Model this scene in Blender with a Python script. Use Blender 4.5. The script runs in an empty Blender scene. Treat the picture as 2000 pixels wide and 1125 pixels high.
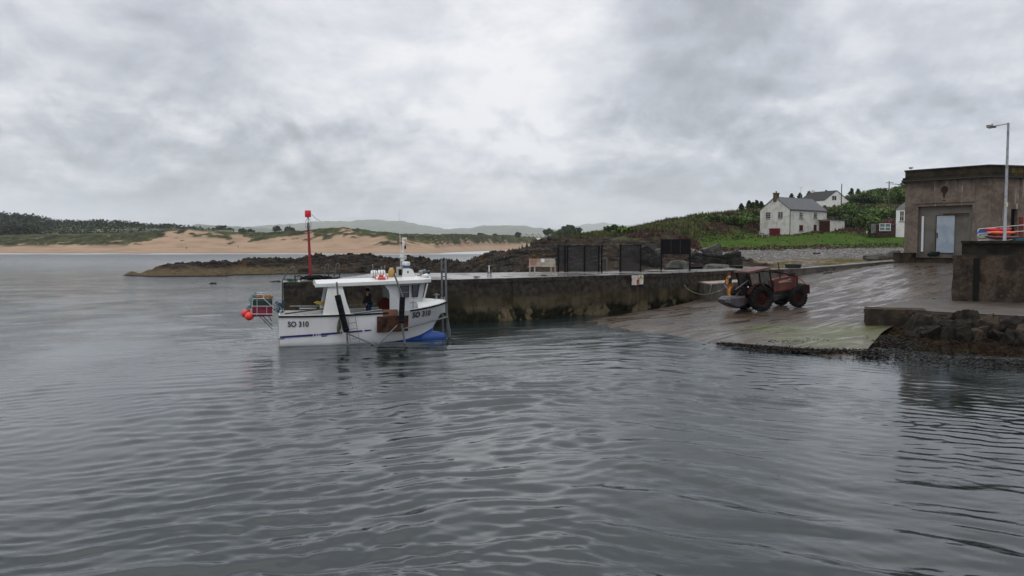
import bpy, math, random
import numpy as np
from mathutils import Vector, Matrix, Euler
from mathutils.bvhtree import BVHTree
R = math.radians
random.seed(7)
SC = bpy.context.scene
COL = SC.collection

# ------------------------------------------------------------------ camera
CH = 4.8                       # eye height above the water
F = 1570.0                     # focal length in pixels of the 2000 px wide photograph
PITCH = math.atan(84.0 / F)
cam_d = bpy.data.cameras.new("camera"); cam = bpy.data.objects.new("camera", cam_d); COL.objects.link(cam)
cam_d.sensor_width = 36.0; cam_d.lens = 36.0 * F / 2000.0
cam_d.clip_start = 0.1; cam_d.clip_end = 30000
cam.location = (0, 0, CH); cam.rotation_euler = (R(90) - PITCH, 0, 0)
SC.camera = cam

# ------------------------------------------------------------------ world, sun, exposure
SC.view_settings.view_transform = 'Standard'
SC.view_settings.look = 'None'
SC.view_settings.exposure = 0.0
SC.view_settings.gamma = 1.0
SC.view_settings.use_curve_mapping = False
SUN_EL, SUN_AZ = R(52), R(205)          # azimuth clockwise from +Y (north)
w = bpy.data.worlds.new("World"); SC.world = w; w.use_nodes = True

DEEP = False
class NT:
    """tiny node graph helper"""
    def __init__(s, tree):
        s.t = tree; s.n = tree.nodes; s.l = tree.links
    def new(s, typ, **kw):
        n = s.n.new(typ)
        for k, v in kw.items():
            if k.startswith('i_'):
                n.inputs[int(k[2:]) if k[2:].isdigit() else k[2:].replace('_', ' ')].default_value = v
            else: setattr(n, k, v)
        return n
    def ln(s, a, b): s.l.new(a, b)
    def val(s, sock, v):
        if isinstance(v, (int, float)): sock.default_value = v
        elif isinstance(v, (tuple, list)):
            if DEEP and sock.type == 'RGBA':          # camera contrast put into the colours: dark base colours deepened everywhere
                l_ = .3 * v[0] + .6 * v[1] + .1 * v[2]; v = tuple(x * l_ / (l_ + .016) for x in v[:3])
            sock.default_value = tuple(v) + (1,) if (len(v) == 3 and sock.type == 'RGBA') else tuple(v)
        else: s.ln(v, sock)
    def math(s, op, a, b=0.0, c=None, clamp=False):
        n = s.new('ShaderNodeMath', operation=op, use_clamp=clamp); s.val(n.inputs[0], a); s.val(n.inputs[1], b)
        if c is not None: s.val(n.inputs[2], c)
        return n.outputs[0]
    def vmath(s, op, a, b=(0, 0, 0)):
        n = s.new('ShaderNodeVectorMath', operation=op); s.val(n.inputs[0], a); s.val(n.inputs[1], b)
        return n.outputs[1] if op in ('DOT_PRODUCT', 'LENGTH', 'DISTANCE') else n.outputs[0]
    def mix(s, fac, a, b, mode='MIX'):
        n = s.new('ShaderNodeMix', data_type='RGBA', blend_type=mode)
        s.val(n.inputs[0], fac); s.val(n.inputs[6], a); s.val(n.inputs[7], b); return n.outputs[2]
    def ramp(s, fac, lo, hi, o0=0.0, o1=1.0, smooth=True):
        n = s.new('ShaderNodeMapRange', interpolation_type='SMOOTHSTEP' if smooth else 'LINEAR')
        s.val(n.inputs[0], fac); n.inputs[1].default_value = lo; n.inputs[2].default_value = hi
        n.inputs[3].default_value = o0; n.inputs[4].default_value = o1; return n.outputs[0]
    def noise(s, vec, scale, detail=4, rough=.55, dist=0.0, out=0):
        n = s.new('ShaderNodeTexNoise'); s.val(n.inputs['Vector'], vec); n.inputs['Scale'].default_value = scale
        n.inputs['Detail'].default_value = detail; n.inputs['Roughness'].default_value = rough
        n.inputs['Distortion'].default_value = dist; return n.outputs[out]
    def mapping(s, vec, scale=(1, 1, 1), rot=(0, 0, 0), loc=(0, 0, 0)):
        n = s.new('ShaderNodeMapping'); s.val(n.inputs[0], vec); n.inputs[1].default_value = loc
        n.inputs[2].default_value = rot; n.inputs[3].default_value = scale; return n.outputs[0]
    def sep(s, vec):
        n = s.new('ShaderNodeSeparateXYZ'); s.val(n.inputs[0], vec); return n.outputs
    def comb(s, x, y, z):
        n = s.new('ShaderNodeCombineXYZ'); s.val(n.inputs[0], x); s.val(n.inputs[1], y); s.val(n.inputs[2], z); return n.outputs[0]

def pdir(px, py):
    """world direction of a pixel of the photograph, scaled to y = 1"""
    a = (px - 1000.0); b = (py - 562.5); cp, sp = math.cos(PITCH), math.sin(PITCH)
    y = F * cp - b * sp; z = -F * sp - b * cp
    return Vector((a / y, 1.0, z / y))
def at(px, py, d):
    v = pdir(px, py) * d; return Vector((v.x, v.y, v.z + CH))
def on_z(px, py, z):
    v = pdir(px, py); return at(px, py, (z - CH) / v.z)
def zat(px, py, d): return at(px, py, d).z

def build_world():
    g = NT(w.node_tree); g.n.clear()
    tc = g.new('ShaderNodeTexCoord'); d = tc.outputs['Generated']
    x, y, z = g.sep(d)
    zz = g.math('ADD', g.math('MAXIMUM', z, 0.0), 0.16)
    P = g.comb(g.math('DIVIDE', x, zz), g.math('DIVIDE', y, zz), 0.0)
    def lit(vec, sc, det, ro, di, sh):
        """noise and its slope along the light: lumps bright above, shaded below"""
        a = g.noise(vec, sc, det, ro, di); c2 = g.noise(g.mapping(vec, loc=sh), sc, det, ro, di); return a, g.math('SUBTRACT', a, c2)
    n1 = g.noise(g.mapping(P, loc=(3.1, 1.7, 0)), 0.45, 4, .5, .2)
    n2, e2 = lit(g.mapping(P, loc=(9.4, 4.2, 1)), 1.5, 9, .56, .25, (0, -.10, 0))
    n3, e3 = lit(g.mapping(d, scale=(1, 1, 1.35), loc=(1.5, .3, .2)), 5.5, 10, .58, .25, (0, 0, .03))
    n4, e4 = lit(g.mapping(d, scale=(1, 1, 1.6), loc=(.2, 2.3, 5)), 10.0, 9, .55, .35, (0, 0, .028))
    b = g.math('MULTIPLY_ADD', g.math('SUBTRACT', n1, .5), .45, .735)
    b = g.math('MULTIPLY_ADD', g.math('SUBTRACT', n2, .5), .26, b)
    b = g.math('MULTIPLY_ADD', e2, .45, b)
    b = g.math('MULTIPLY_ADD', g.math('SUBTRACT', n3, .5), .36, b)
    b = g.math('MULTIPLY_ADD', e3, g.ramp(z, .05, .3, 1.0, .75), b)
    b = g.math('MULTIPLY_ADD', e4, g.math('MULTIPLY', g.ramp(z, .22, .13), g.ramp(z, .02, .06, .4, 1.25)), b)
    b = g.math('MULTIPLY_ADD', g.ramp(z, .20, .06), -.09, b)
    # smooth blue grey stratus sheet showing between the banks on the left
    def blob(px, py, rad, amt):
        nonlocal b
        c = pdir(px, py).normalized()
        dp = g.vmath('DOT_PRODUCT', g.vmath('NORMALIZE', g.vmath('ADD', d, g.vmath('MULTIPLY', g.vmath('SUBTRACT', g.noise(d, 5, 4, .5, out=1), (.5, .5, .5)), (.16, .16, .10)))), tuple(c))
        f = g.ramp(dp, math.cos(R(rad)), 1.0)
        b = g.math('MULTIPLY_ADD', f, amt, b)
    blob(1060, 90, 8, .17); blob(760, 60, 11, .12); blob(330, 200, 10, -.12); blob(1380, 190, 11, -.23); blob(1380, 30, 8, -.14); blob(980, 240, 7, .07)
    blob(1900, 80, 8, -.12); blob(1150, 280, 8, .06); blob(100, 170, 6, .06)
    ov = g.ramp(z, .50, 1.0)                       # brighter towards the zenith, as under real cloud
    b = g.math('MULTIPLY_ADD', ov, .42, b)
    cr = g.new('ShaderNodeValToRGB'); g.ln(b, cr.inputs[0]); e = cr.color_ramp
    e.elements[0].position = .18; e.elements[0].color = (.26, .285, .33, 1)
    e.elements[1].position = 1.0; e.elements[1].color = (1.0, 1.0, 1.02, 1)
    for p, c in ((.40, (.405, .43, .47)), (.56, (.54, .57, .635)), (.74, (.745, .765, .815))):
        k = e.elements.new(p); k.color = c + (1,)
    sky = g.new('ShaderNodeTexSky', sky_type='NISHITA', sun_disc=False, sun_elevation=SUN_EL, sun_rotation=SUN_AZ)
    skyc = g.mix(1.0, sky.outputs[0], (.1, .1, .1), 'MULTIPLY')
    c = g.mix(.96, skyc, cr.outputs[0])
    c = g.vmath('SCALE', c) if False else c
    sc_ = g.new('ShaderNodeVectorMath', operation='SCALE'); g.val(sc_.inputs[0], c); g.ln(g.math('MULTIPLY_ADD', ov, .7, 1.0), sc_.inputs[3]); c = sc_.outputs[0]
    below = g.ramp(z, -.02, 0.0)
    c = g.mix(below, (.10, .11, .115), c)
    bg = g.new('ShaderNodeBackground'); g.ln(c, bg.inputs[0]); bg.inputs[1].default_value = 1.0
    o = g.new('ShaderNodeOutputWorld'); g.ln(bg.outputs[0], o.inputs[0])
build_world()
DEEP = True
sd = bpy.data.lights.new("sun", 'SUN'); sun = bpy.data.objects.new("sun", sd); COL.objects.link(sun)
sd.energy = 0.6; sd.angle = R(25); sd.color = (1.0, .965, .92)
sun.rotation_euler = (R(90) - SUN_EL, 0, math.pi - SUN_AZ)

# ------------------------------------------------------------------ helpers
def tag(o, label=None, cat=None, group=None, kind=None):
    if label: o["label"] = label
    if cat: o["category"] = cat
    if group: o["group"] = group
    if kind: o["kind"] = kind
    return o
def thing(name, label, cat, loc=(0, 0, 0), rz=0.0, group=None, rot=None):
    o = bpy.data.objects.new(name, None); COL.objects.link(o); o.empty_display_size = .2
    o.location = loc; o.rotation_euler = rot if rot else (0, 0, rz)
    return tag(o, label, cat, group)
def lm(o):
    return Matrix.Translation(o.location) @ o.rotation_euler.to_matrix().to_4x4()
def wmat(o):
    m = lm(o); p = o.parent
    while p: m = lm(p) @ m; p = p.parent
    return m
def children(o): return [c for c in bpy.data.objects if c.parent == o]
def copy_tree(o, parent=None):
    c = o.copy(); COL.objects.link(c)
    if parent: c.parent = parent
    for ch in children(o): copy_tree(ch, c)
    return c

class MB:
    def __init__(s): s.v = []; s.f = []; s.m = []; s.cur = 0; s.T = None
    def add(s, vs, fs):
        b = len(s.v)
        s.v += [(s.T @ Vector(p)) if s.T else Vector(p) for p in vs]
        s.f += [tuple(b + i for i in f) for f in fs]; s.m += [s.cur] * len(fs)
        return s
    def box(s, c, d, rot=None, taper=1.0):
        x, y, z = d[0] / 2, d[1] / 2, d[2] / 2; t = taper
        vs = [Vector(p) for p in ((-x, -y, -z), (x, -y, -z), (x, y, -z), (-x, y, -z), (-x*t, -y*t, z), (x*t, -y*t, z), (x*t, y*t, z), (-x*t, y*t, z))]
        if rot is not None:
            m = rot if isinstance(rot, Matrix) else Euler(rot).to_matrix(); vs = [m @ p for p in vs]
        c = Vector(c)
        return s.add([p + c for p in vs], [(0, 3, 2, 1), (4, 5, 6, 7), (0, 1, 5, 4), (1, 2, 6, 5), (2, 3, 7, 6), (3, 0, 4, 7)])
    def beam(s, a, b, wd, h=None):
        a, b = Vector(a), Vector(b); h = h or wd; d = b - a; L = d.length; d = d / L
        up = Vector((0, 0, 1)) if abs(d.z) < .95 else Vector((0, 1, 0))
        sx = d.cross(up).normalized(); sz = sx.cross(d)
        vs = [a + sx * (i * wd / 2) + sz * (j * h / 2) for i, j in ((-1, -1), (1, -1), (1, 1), (-1, 1))]
        vs += [p + d * L for p in vs]
        return s.add(vs, [(0, 1, 2, 3), (7, 6, 5, 4), (0, 4, 5, 1), (1, 5, 6, 2), (2, 6, 7, 3), (3, 7, 4, 0)])
    def tube(s, pts, r, n=8, closed=False, caps=True):
        pts = [Vector(p) for p in pts]; N = len(pts); rr = r if isinstance(r, (list, tuple)) else [r] * N
        vs = []; prev = None
        for i, p in enumerate(pts):
            if closed: t = pts[(i + 1) % N] - pts[i - 1]
            else: t = pts[min(i + 1, N - 1)] - pts[max(i - 1, 0)]
            t = t.normalized()
            if prev is None:
                up = Vector((0, 0, 1)) if abs(t.z) < .9 else Vector((1, 0, 0)); sx = t.cross(up).normalized()
            else: sx = (prev - t * prev.dot(t)).normalized()
            prev = sx; sy = t.cross(sx)
            vs += [p + (sx * math.cos(2 * math.pi * k / n) + sy * math.sin(2 * math.pi * k / n)) * rr[i] for k in range(n)]
        fs = []
        for i in range(N if closed else N - 1):
            j = (i + 1) % N
            fs += [(i * n + k, i * n + (k + 1) % n, j * n + (k + 1) % n, j * n + k) for k in range(n)]
        if not closed and caps: fs += [tuple(reversed(range(n))), tuple((N - 1) * n + k for k in range(n))]
        return s.add(vs, fs)
    def lathe(s, c, prof, n=20, axis='Z', caps=False):
        """prof: list of (radius, height)"""
        vs = []; c = Vector(c)
        for r_, h in prof:
            for k in range(n):
                a = 2 * math.pi * k / n; q = (r_ * math.cos(a), r_ * math.sin(a), h)
                q = q if axis == 'Z' else ((q[0], q[2], q[1]) if axis == 'Y' else (q[2], q[0], q[1]))
                vs.append(Vector(q) + c)
        N = len(prof)
        fs = [(i * n + k, i * n + (k + 1) % n, (i + 1) * n + (k + 1) % n, (i + 1) * n + k) for i in range(N - 1) for k in range(n)]
        if caps: fs += [tuple(reversed(range(n))), tuple((N - 1) * n + k for k in range(n))]
        return s.add(vs, fs)
    def prism(s, outline, d):
        """outline: list of 3D points; extruded by vector d"""
        n = len(outline); a = [Vector(p) for p in outline]; d = Vector(d)
        return s.add(a + [p + d for p in a], [tuple(range(n)), tuple(reversed(range(n, 2 * n)))] + [(i, (i + 1) % n + 0, (i + 1) % n + n, i + n) for i in range(n)])
    def ball(s, c, r, n=12, m=8, noise=0, seed=0, flat=1.0):
        rx, ry, rz = r if isinstance(r, (list, tuple)) else (r, r, r); rnd = random.Random(seed)
        vs = []
        for i in range(m + 1):
            th = math.pi * i / m
            for k in range(n):
                a = 2 * math.pi * k / n; q = 1 + (rnd.uniform(-noise, noise) if 0 < i < m else 0)
                vs.append((c[0] + rx * math.sin(th) * math.cos(a) * q, c[1] + ry * math.sin(th) * math.sin(a) * q, c[2] + rz * math.cos(th) * q))
        return s.add(vs, [(i * n + k, (i + 1) * n + k, (i + 1) * n + (k + 1) % n, i * n + (k + 1) % n) for i in range(m) for k in range(n)])
    def mat(s, k): s.cur = k; return s
    def build(s, name, mats, parent=None, world=False, smooth=False, bevel=0, auto=None, tagv=None):
        vs = s.v
        if world and parent is not None:
            mi = wmat(parent).inverted(); vs = [mi @ p for p in vs]
        me = bpy.data.meshes.new(name); me.from_pydata([tuple(p) for p in vs], [], s.f)
        mats = mats if isinstance(mats, (list, tuple)) else [mats]
        for m_ in mats: me.materials.append(m_)
        if len(mats) > 1: me.polygons.foreach_set('material_index', s.m)
        if smooth or auto:
            me.polygons.foreach_set('use_smooth', [True] * len(me.polygons))
            if auto: me.set_sharp_from_angle(angle=R(auto))
        me.update()
        o = bpy.data.objects.new(name, me); COL.objects.link(o)
        if parent is not None: o.parent = parent
        if bevel:
            b = o.modifiers.new('bevel', 'BEVEL'); b.width = bevel; b.segments = 2; b.limit_method = 'ANGLE'; b.angle_limit = R(40)
        return o

def npmesh(name, V, Q, mat, attrs=None, smooth=True, parent=None):
    me = bpy.data.meshes.new(name); V = np.asarray(V, np.float32); Q = np.asarray(Q, np.int32); k = Q.shape[1]
    me.vertices.add(len(V)); me.vertices.foreach_set('co', V.ravel())
    me.loops.add(Q.size); me.loops.foreach_set('vertex_index', Q.ravel())
    me.polygons.add(len(Q)); me.polygons.foreach_set('loop_start', np.arange(0, Q.size, k, dtype=np.int32))
    me.polygons.foreach_set('loop_total', np.full(len(Q), k, np.int32))
    me.polygons.foreach_set('use_smooth', np.full(len(Q), smooth, bool))
    for m_ in (mat if isinstance(mat, (list, tuple)) else [mat]): me.materials.append(m_)
    me.update(); me.validate()
    for nm, arr in (attrs or {}).items():
        a = me.color_attributes.new(nm, 'FLOAT_COLOR', 'POINT'); arr = np.asarray(arr, np.float32)
        if arr.shape[1] == 3: arr = np.hstack([arr, np.ones((len(arr), 1), np.float32)])
        a.data.foreach_set('color', arr.ravel())
    o = bpy.data.objects.new(name, me); COL.objects.link(o)
    if parent: o.parent = parent
    return o
def gridq(nr, nc):
    i = np.arange(nr - 1)[:, None] * nc + np.arange(nc - 1)[None, :]
    i = i.ravel(); return np.stack([i, i + 1, i + nc + 1, i + nc], 1)

def _h(i, j, k):
    n = (i * 374761393 + j * 668265263 + k * 2147483647) & 0xffffffff
    n = ((n ^ (n >> 13)) * 1274126177) & 0xffffffff
    n = n ^ (n >> 16); return (n & 0xffff) / 65535.0
def vn(x, y, seed=0):
    x = np.asarray(x, float); y = np.asarray(y, float)
    xi = np.floor(x).astype(np.int64); yi = np.floor(y).astype(np.int64); fx = x - xi; fy = y - yi
    fx = fx * fx * (3 - 2 * fx); fy = fy * fy * (3 - 2 * fy)
    a = _h(xi, yi, seed); b = _h(xi + 1, yi, seed); c = _h(xi, yi + 1, seed); d = _h(xi + 1, yi + 1, seed)
    return (a * (1 - fx) + b * fx) * (1 - fy) + (c * (1 - fx) + d * fx) * fy
def fbm(x, y, oct=5, seed=0, gain=.5):
    s = 0; a = 1; t = 0
    for o in range(oct):
        s = s + a * vn(x * 2**o + 17.3 * o, y * 2**o - 9.1 * o, seed + o); t += a; a *= gain
    return s / t
def ridged(x, y, oct=5, seed=0, gain=.5):
    s = 0; a = 1; t = 0
    for o in range(oct):
        n = 1 - np.abs(2 * vn(x * 2**o + 7.7 * o, y * 2**o + 3.3 * o, seed + o) - 1); s = s + a * n * n; t += a; a *= gain
    return s / t
def sst(a, b, x):
    t = np.clip((x - a) / (b - a), 0, 1); return t * t * (3 - 2 * t)

# ------------------------------------------------------------------ materials
MC = {}
def M(name, c, rough=.6, metal=0.0, c2=None, thr=(.45, .65), scale=3.0, var=.15, vscale=20., bump=.0, bscale=40., sq=(1, 1, 1),
      c3=None, thr3=(.6, .7), scale3=1.5, sq3=(1, 1, 1), spec=.5, alpha=1.0, coat=0.0, rough2=None):
    if name in MC: return MC[name]
    if rough >= .6 and spec == .5: spec = .07
    m = bpy.data.materials.new(name); m.use_nodes = True; g = NT(m.node_tree)
    p = g.n['Principled BSDF']; tc = g.new('ShaderNodeTexCoord'); v = tc.outputs['Object']
    col = c
    if c2:
        f = g.ramp(g.noise(g.mapping(v, scale=sq), scale, 6, .6, .3), *thr); col = g.mix(f, c, c2)
        if rough2 is not None: g.ln(g.ramp(f, 0, 1, rough, rough2), p.inputs['Roughness'])
    if c3:
        f3 = g.ramp(g.noise(g.mapping(v, scale=sq3, loc=(4, 7, 2)), scale3, 7, .65, .4), *thr3); col = g.mix(f3, col, c3)
    if var:
        k = g.ramp(g.noise(v, vscale, 4, .6), .2, .8, 1 - var, 1 + var, False)
        n = g.new('ShaderNodeVectorMath', operation='SCALE')
        g.val(n.inputs[0], col if not isinstance(col, tuple) else col); g.ln(k, n.inputs[3]); col = n.outputs[0]
    g.val(p.inputs['Base Color'], col)
    if not (c2 and rough2 is not None): p.inputs['Roughness'].default_value = rough
    p.inputs['Metallic'].default_value = metal; p.inputs['Specular IOR Level'].default_value = spec
    if coat: p.inputs['Coat Weight'].default_value = coat
    if bump:
        b = g.new('ShaderNodeBump'); b.inputs['Strength'].default_value = bump; b.inputs['Distance'].default_value = .03
        g.ln(g.noise(v, bscale, 6, .6), b.inputs['Height']); g.ln(b.outputs[0], p.inputs['Normal'])
    if alpha < 1: p.inputs['Alpha'].default_value = alpha
    MC[name] = m; return m

def base_mat(name):
    m = bpy.data.materials.new(name); m.use_nodes = True; g = NT(m.node_tree)
    return m, g, g.n['Principled BSDF'], g.new('ShaderNodeTexCoord').outputs['Object']
def bumpn(g, p, h, strength, dist):
    b = g.new('ShaderNodeBump'); b.inputs['Strength'].default_value = strength; b.inputs['Distance'].default_value = dist
    g.ln(h, b.inputs['Height']); g.ln(b.outputs[0], p.inputs['Normal']); return b

steel = M('galvanised steel', (.30, .315, .33), .5, .5, c2=(.18, .17, .16), thr=(.5, .7), scale=4, var=.2)
dsteel = M('dark steel', (.035, .035, .038), .5, .3, c2=(.09, .05, .03), thr=(.55, .75), scale=5)
rubber = M('black rubber', (.012, .012, .014), .7, c2=(.035, .034, .034), scale=8, bump=.4)
glass = M('window glass', (.02, .025, .03), .08, var=0)
gel = M('white gelcoat', (.66, .67, .66), .3, c2=(.58, .56, .51), thr=(.5, .85), scale=1.2, sq=(1, 1, .25), var=.05, vscale=6, c3=(.5, .44, .34), thr3=(.68, .85), scale3=3, sq3=(1.6, 1.6, .3), spec=.5)
rope_m = M('rope', (.35, .36, .30), .9, c2=(.12, .2, .2), scale=12)
rust = M('rusty plate', (.075, .032, .02), .75, c2=(.14, .08, .05), thr=(.4, .7), scale=3, var=.3, c3=(.03, .02, .02), thr3=(.5, .65), scale3=1.7, bump=.3)
# ------------------------------------------------------------------ WATER
def build_water():
    ys = [4.0]
    while ys[-1] < 130: ys.append(ys[-1] * 1.0041)
    while ys[-1] < 22000: ys.append(ys[-1] * 1.03)
    WIDE = 1
    ys = np.array(ys); us = np.linspace(-1.0, 1.0, 880)
    Y, U = np.meshgrid(ys, us, indexing='ij'); X = U * Y
    rs = np.random.RandomState(5); Z = np.zeros_like(X)
    wx = X + 1.6 * (fbm(X * .12, Y * .12, 3, 3) - .5) * 2; wy = Y + 1.6 * (fbm(X * .12 + 40, Y * .12, 3, 5) - .5) * 2
    sp = np.maximum(np.gradient(Y, axis=0), (us[1] - us[0]) * Y)
    def grp(n, l0, l1, slope, dir0, spread, mod):
        nonlocal Z
        for i in range(n):
            l = l0 * (l1 / l0) ** rs.rand(); k = 2 * math.pi / l; a = slope / k / math.sqrt(n)*1.4
            th = R(dir0) + R(spread) * rs.randn(); ph = rs.rand() * 6.28
            fade = np.clip((l / sp - 3) / 3, 0, 1)
            if fade.max() <= 0: continue
            Z += mod * fade * a * np.sin(k * (wx * math.cos(th) + wy * math.sin(th)) + ph)
    m1 = .12 + 1.5 * sst(.36, .64, fbm(X * .10 + 5, Y * .06, 4, 11))      # ruffled and calm patches
    m2 = .2 + 1.4 * sst(.38, .64, fbm(X * .07 + 31, Y * .05 + 4, 4, 17))
    calm = sst(-13, -2, X + (Y - 20) * .15)                                  # open water on the left is finer
    quiet = 1 - .72 * sst(7.5, 13, X - (Y - 30) * .12) * sst(60, 40, Y) * sst(19, 27, Y)            # sheltered corner by the quay
    lm_ = sst(5, -4, X - (Y - 14) * .25); rm_ = 1 - lm_
    for msk, dr in ((lm_, 112), (rm_, 62)):
        grp(20, .18, .40, .095, dr, 26, (.25 + .75 * m1) * (.6 + .4 * calm) * quiet * msk)
        grp(18, .34, .80, .155, dr, 18, (.25 + .75 * calm) * (.2 + .8 * m1) * quiet * msk)
        grp(9, .85, 2.2, .058, dr, 16, (.15 + .85 * calm) * m2 * quiet * msk)
    grp(6, 4, 9, .010, 100, 40, 1.0)
    Z *= 1 - .8 * sst(60, 130, Y)
    V = np.stack([X, Y, Z], -1).reshape(-1, 3)
    m, g, p, v = base_mat('sea water')
    p.inputs['Base Color'].default_value = (.020, .036, .038, 1)
    p.inputs['Roughness'].default_value = .06; p.inputs['IOR'].default_value = 1.52; p.inputs['Specular IOR Level'].default_value = .5
    x, y, z = g.sep(v)
    # foam line along the beach
    sh = g.ramp(g.math('ADD', y, g.math('MULTIPLY', g.noise(v, .02, 3), 40)), 428, 446)
    fo = g.math('MULTIPLY', sh, g.ramp(g.noise(g.mapping(v, scale=(.3, 1, 1)), .12, 4), .40, .55))
    col = g.mix(g.math('MULTIPLY', fo, .85), (.013, .026, .027), (.65, .68, .68))
    g.ln(col, p.inputs['Base Color'])
    g.ln(g.math('MAXIMUM', g.ramp(y, 50, 380, .035, .32), g.math('MULTIPLY', fo, .7)), p.inputs['Roughness'])
    d1 = g.noise(g.mapping(v, scale=(.75, 1.25, 1)), 3.2, 5, .6, .4)
    d2 = g.noise(g.mapping(v, scale=(.6, 1.6, 1)), .55, 5, .62, .5)
    far = g.ramp(y, 40, 120)
    d1 = g.math('MULTIPLY_ADD', g.noise(g.mapping(v, scale=(.8, 1.3, 1)), 8.5, 4, .6, .3), g.ramp(y, 12, 30, .10, .0), d1)
    h = g.math('ADD', g.math('MULTIPLY', d1, g.math('MULTIPLY', g.ramp(y, 14, 60, .16, 1.3), g.ramp(g.noise(g.mapping(v, scale=(.8, .5, 1)), .12, 3, .5), .38, .6, .35, 1.5))), g.math('MULTIPLY', d2, g.math('MULTIPLY', far, 5.0)))
    bumpn(g, p, h, .7, .06)
    o = npmesh('water', V, gridq(len(ys), len(us)), m); tag(o, kind='structure'); return o
build_water()

# ------------------------------------------------------------------ polar height field from control knots
def knots_field(cols, pxs, nd, dens=None):
    """cols: {px: [(d, z)...]}; returns d, z, k (knot coordinate) arrays of shape (nd, len(pxs))"""
    kx = sorted(cols); K = len(cols[kx[0]])
    D = np.array([[cols[p][k][0] for k in range(K)] for p in kx]); Zk = np.array([[cols[p][k][1] for k in range(K)] for p in kx])
    Di = np.stack([np.interp(pxs, kx, D[:, k]) for k in range(K)]); Zi = np.stack([np.interp(pxs, kx, Zk[:, k]) for k in range(K)])
    t = np.linspace(0, K - 1, nd) if dens is None else np.interp(np.linspace(0, 1, nd), np.cumsum([0] + dens) / sum(dens), np.arange(K))
    i = np.minimum(t.astype(int), K - 2); f = (t - i)[:, None]
    d = Di[i] * (1 - f) + Di[i + 1] * f; z = Zi[i] * (1 - f) + Zi[i + 1] * f
    return d, z, np.broadcast_to(t[:, None], d.shape).copy()
def zz(px, spec):
    d, v = spec
    return (d, v if isinstance(v, (int, float)) and not isinstance(v, bool) and abs(v) < 60 else zat(px, v, d))
def cookc(cols): return {p: [zz(p, s_) for s_ in l] for p, l in cols.items()}

# --- dunes and beach across the bay
def build_dunes():
    cr = {-900: 470, -300: 466, 0: 463, 60: 461, 150: 459, 250: 457, 290: 455, 330: 451, 370: 449.5, 410: 452, 450: 455, 520: 456, 590: 453, 630: 449,
          670: 446.5, 700: 449, 730: 454, 760: 457.5, 850: 459, 950: 460, 1000: 461.5, 1050: 465, 1150: 467, 1300: 470, 1700: 470}
    wl = {-900: 520, 0: 458, 500: 455, 700: 445, 827: 425, 900: 520, 950: 640, 1000: 720, 1150: 760, 1700: 760}
    cols = {}
    for p in sorted(cr):
        dw = float(np.interp(p, sorted(wl), [wl[q] for q in sorted(wl)]))
        cols[p] = [(dw - 60, -2.0), (dw, -.02), (dw + 25, 1.0), (dw + 55, zat(p, 484.5 if p < 900 else 480, dw + 55)), (dw + 80, zat(p, cr[p], dw + 80)),
                   (dw + 140, zat(p, cr[p] + 1.5, dw + 140)), (dw + 500, zat(p, 470, dw + 500)), (2600, 6.0)]
    pxs = np.arange(-900, 1702, 3.0)
    d, z, k = knots_field(cols, pxs, 150, [1, 3, 4, 12, 6, 4, 2])
    U = (pxs[None, :] - 1000) / F; X = U * d; Y = d
    up = sst(2.6, 4.0, k)
    z = z + up * (fbm(X * .035, Y * .05, 4, 2) - .5) * 3.2 + sst(1, 3, k) * (fbm(X * .1, Y * .1, 3, 9) - .5) * .6 + sst(3.4, 4.2, k) * (fbm(X * .3, Y * .3, 3, 8) - .5) * 1.3
    t0 = np.interp(pxs, [-900, 0, 100, 200, 270, 300, 330, 400, 430, 520, 600, 660, 700, 740, 800, 900, 1000, 1700], [3.1, 3.15, 3.3, 3.05, 3.15, 3.45, 3.9, 3.85, 3.6, 3.6, 3.75, 3.82, 3.75, 3.45, 3.35, 3.3, 3.15, 3.1])
    n = fbm(X * .05, Y * .12, 4, 21); n2 = fbm(X * .16, Y * .3, 4, 23)
    veg = sst(-.07, .07, (k - t0[None, :]) + (n - .5) * 1.3 + (n2 - .5) * 1.2) * sst(3.05, 3.3, k)
    veg = np.maximum(veg, sst(3.9, 4.0, k + (n - .5) * .25) * (1 - .9 * (sst(318, 332, pxs) * (1 - sst(372, 392, pxs)))[None, :]))
    veg = np.maximum(veg, sst(4.3, 4.7, k))
    wet = 1 - sst(1.0, 1.9, k)
    z = z + veg * fbm(X * .8, Y * .8, 2, 4) * .8
    V = np.stack([X, Y, z], -1).reshape(-1, 3); A = np.stack([veg, wet, n2], -1).reshape(-1, 3)
    m, g, p, v = base_mat('dune sand and marram')
    at_ = g.new('ShaderNodeVertexColor', layer_name='mask'); s_ = g.new('ShaderNodeSeparateColor'); g.ln(at_.outputs[0], s_.inputs[0])
    sand = g.mix(g.ramp(g.noise(g.mapping(v, scale=(.4, 1, 1)), .15, 5), .35, .7), (.36, .255, .175), (.27, .19, .13))
    sand = g.mix(s_.outputs[1], sand, (.26, .19, .135))
    gr = g.mix(g.ramp(g.noise(v, .12, 5, .65), .38, .62), (.065, .075, .028), (.026, .032, .015))
    gr = g.mix(g.ramp(g.noise(v, .3, 4, .6), .55, .75), gr, (.19, .15, .085))
    g.ln(g.mix(s_.outputs[0], sand, gr), p.inputs['Base Color']); p.inputs['Roughness'].default_value = .95; p.inputs['Specular IOR Level'].default_value = .1
    o = npmesh('beach_dunes', V, gridq(*d.shape), m, {'mask': A}); tag(o, kind='structure')
    return o
dunes = build_dunes()

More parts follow.
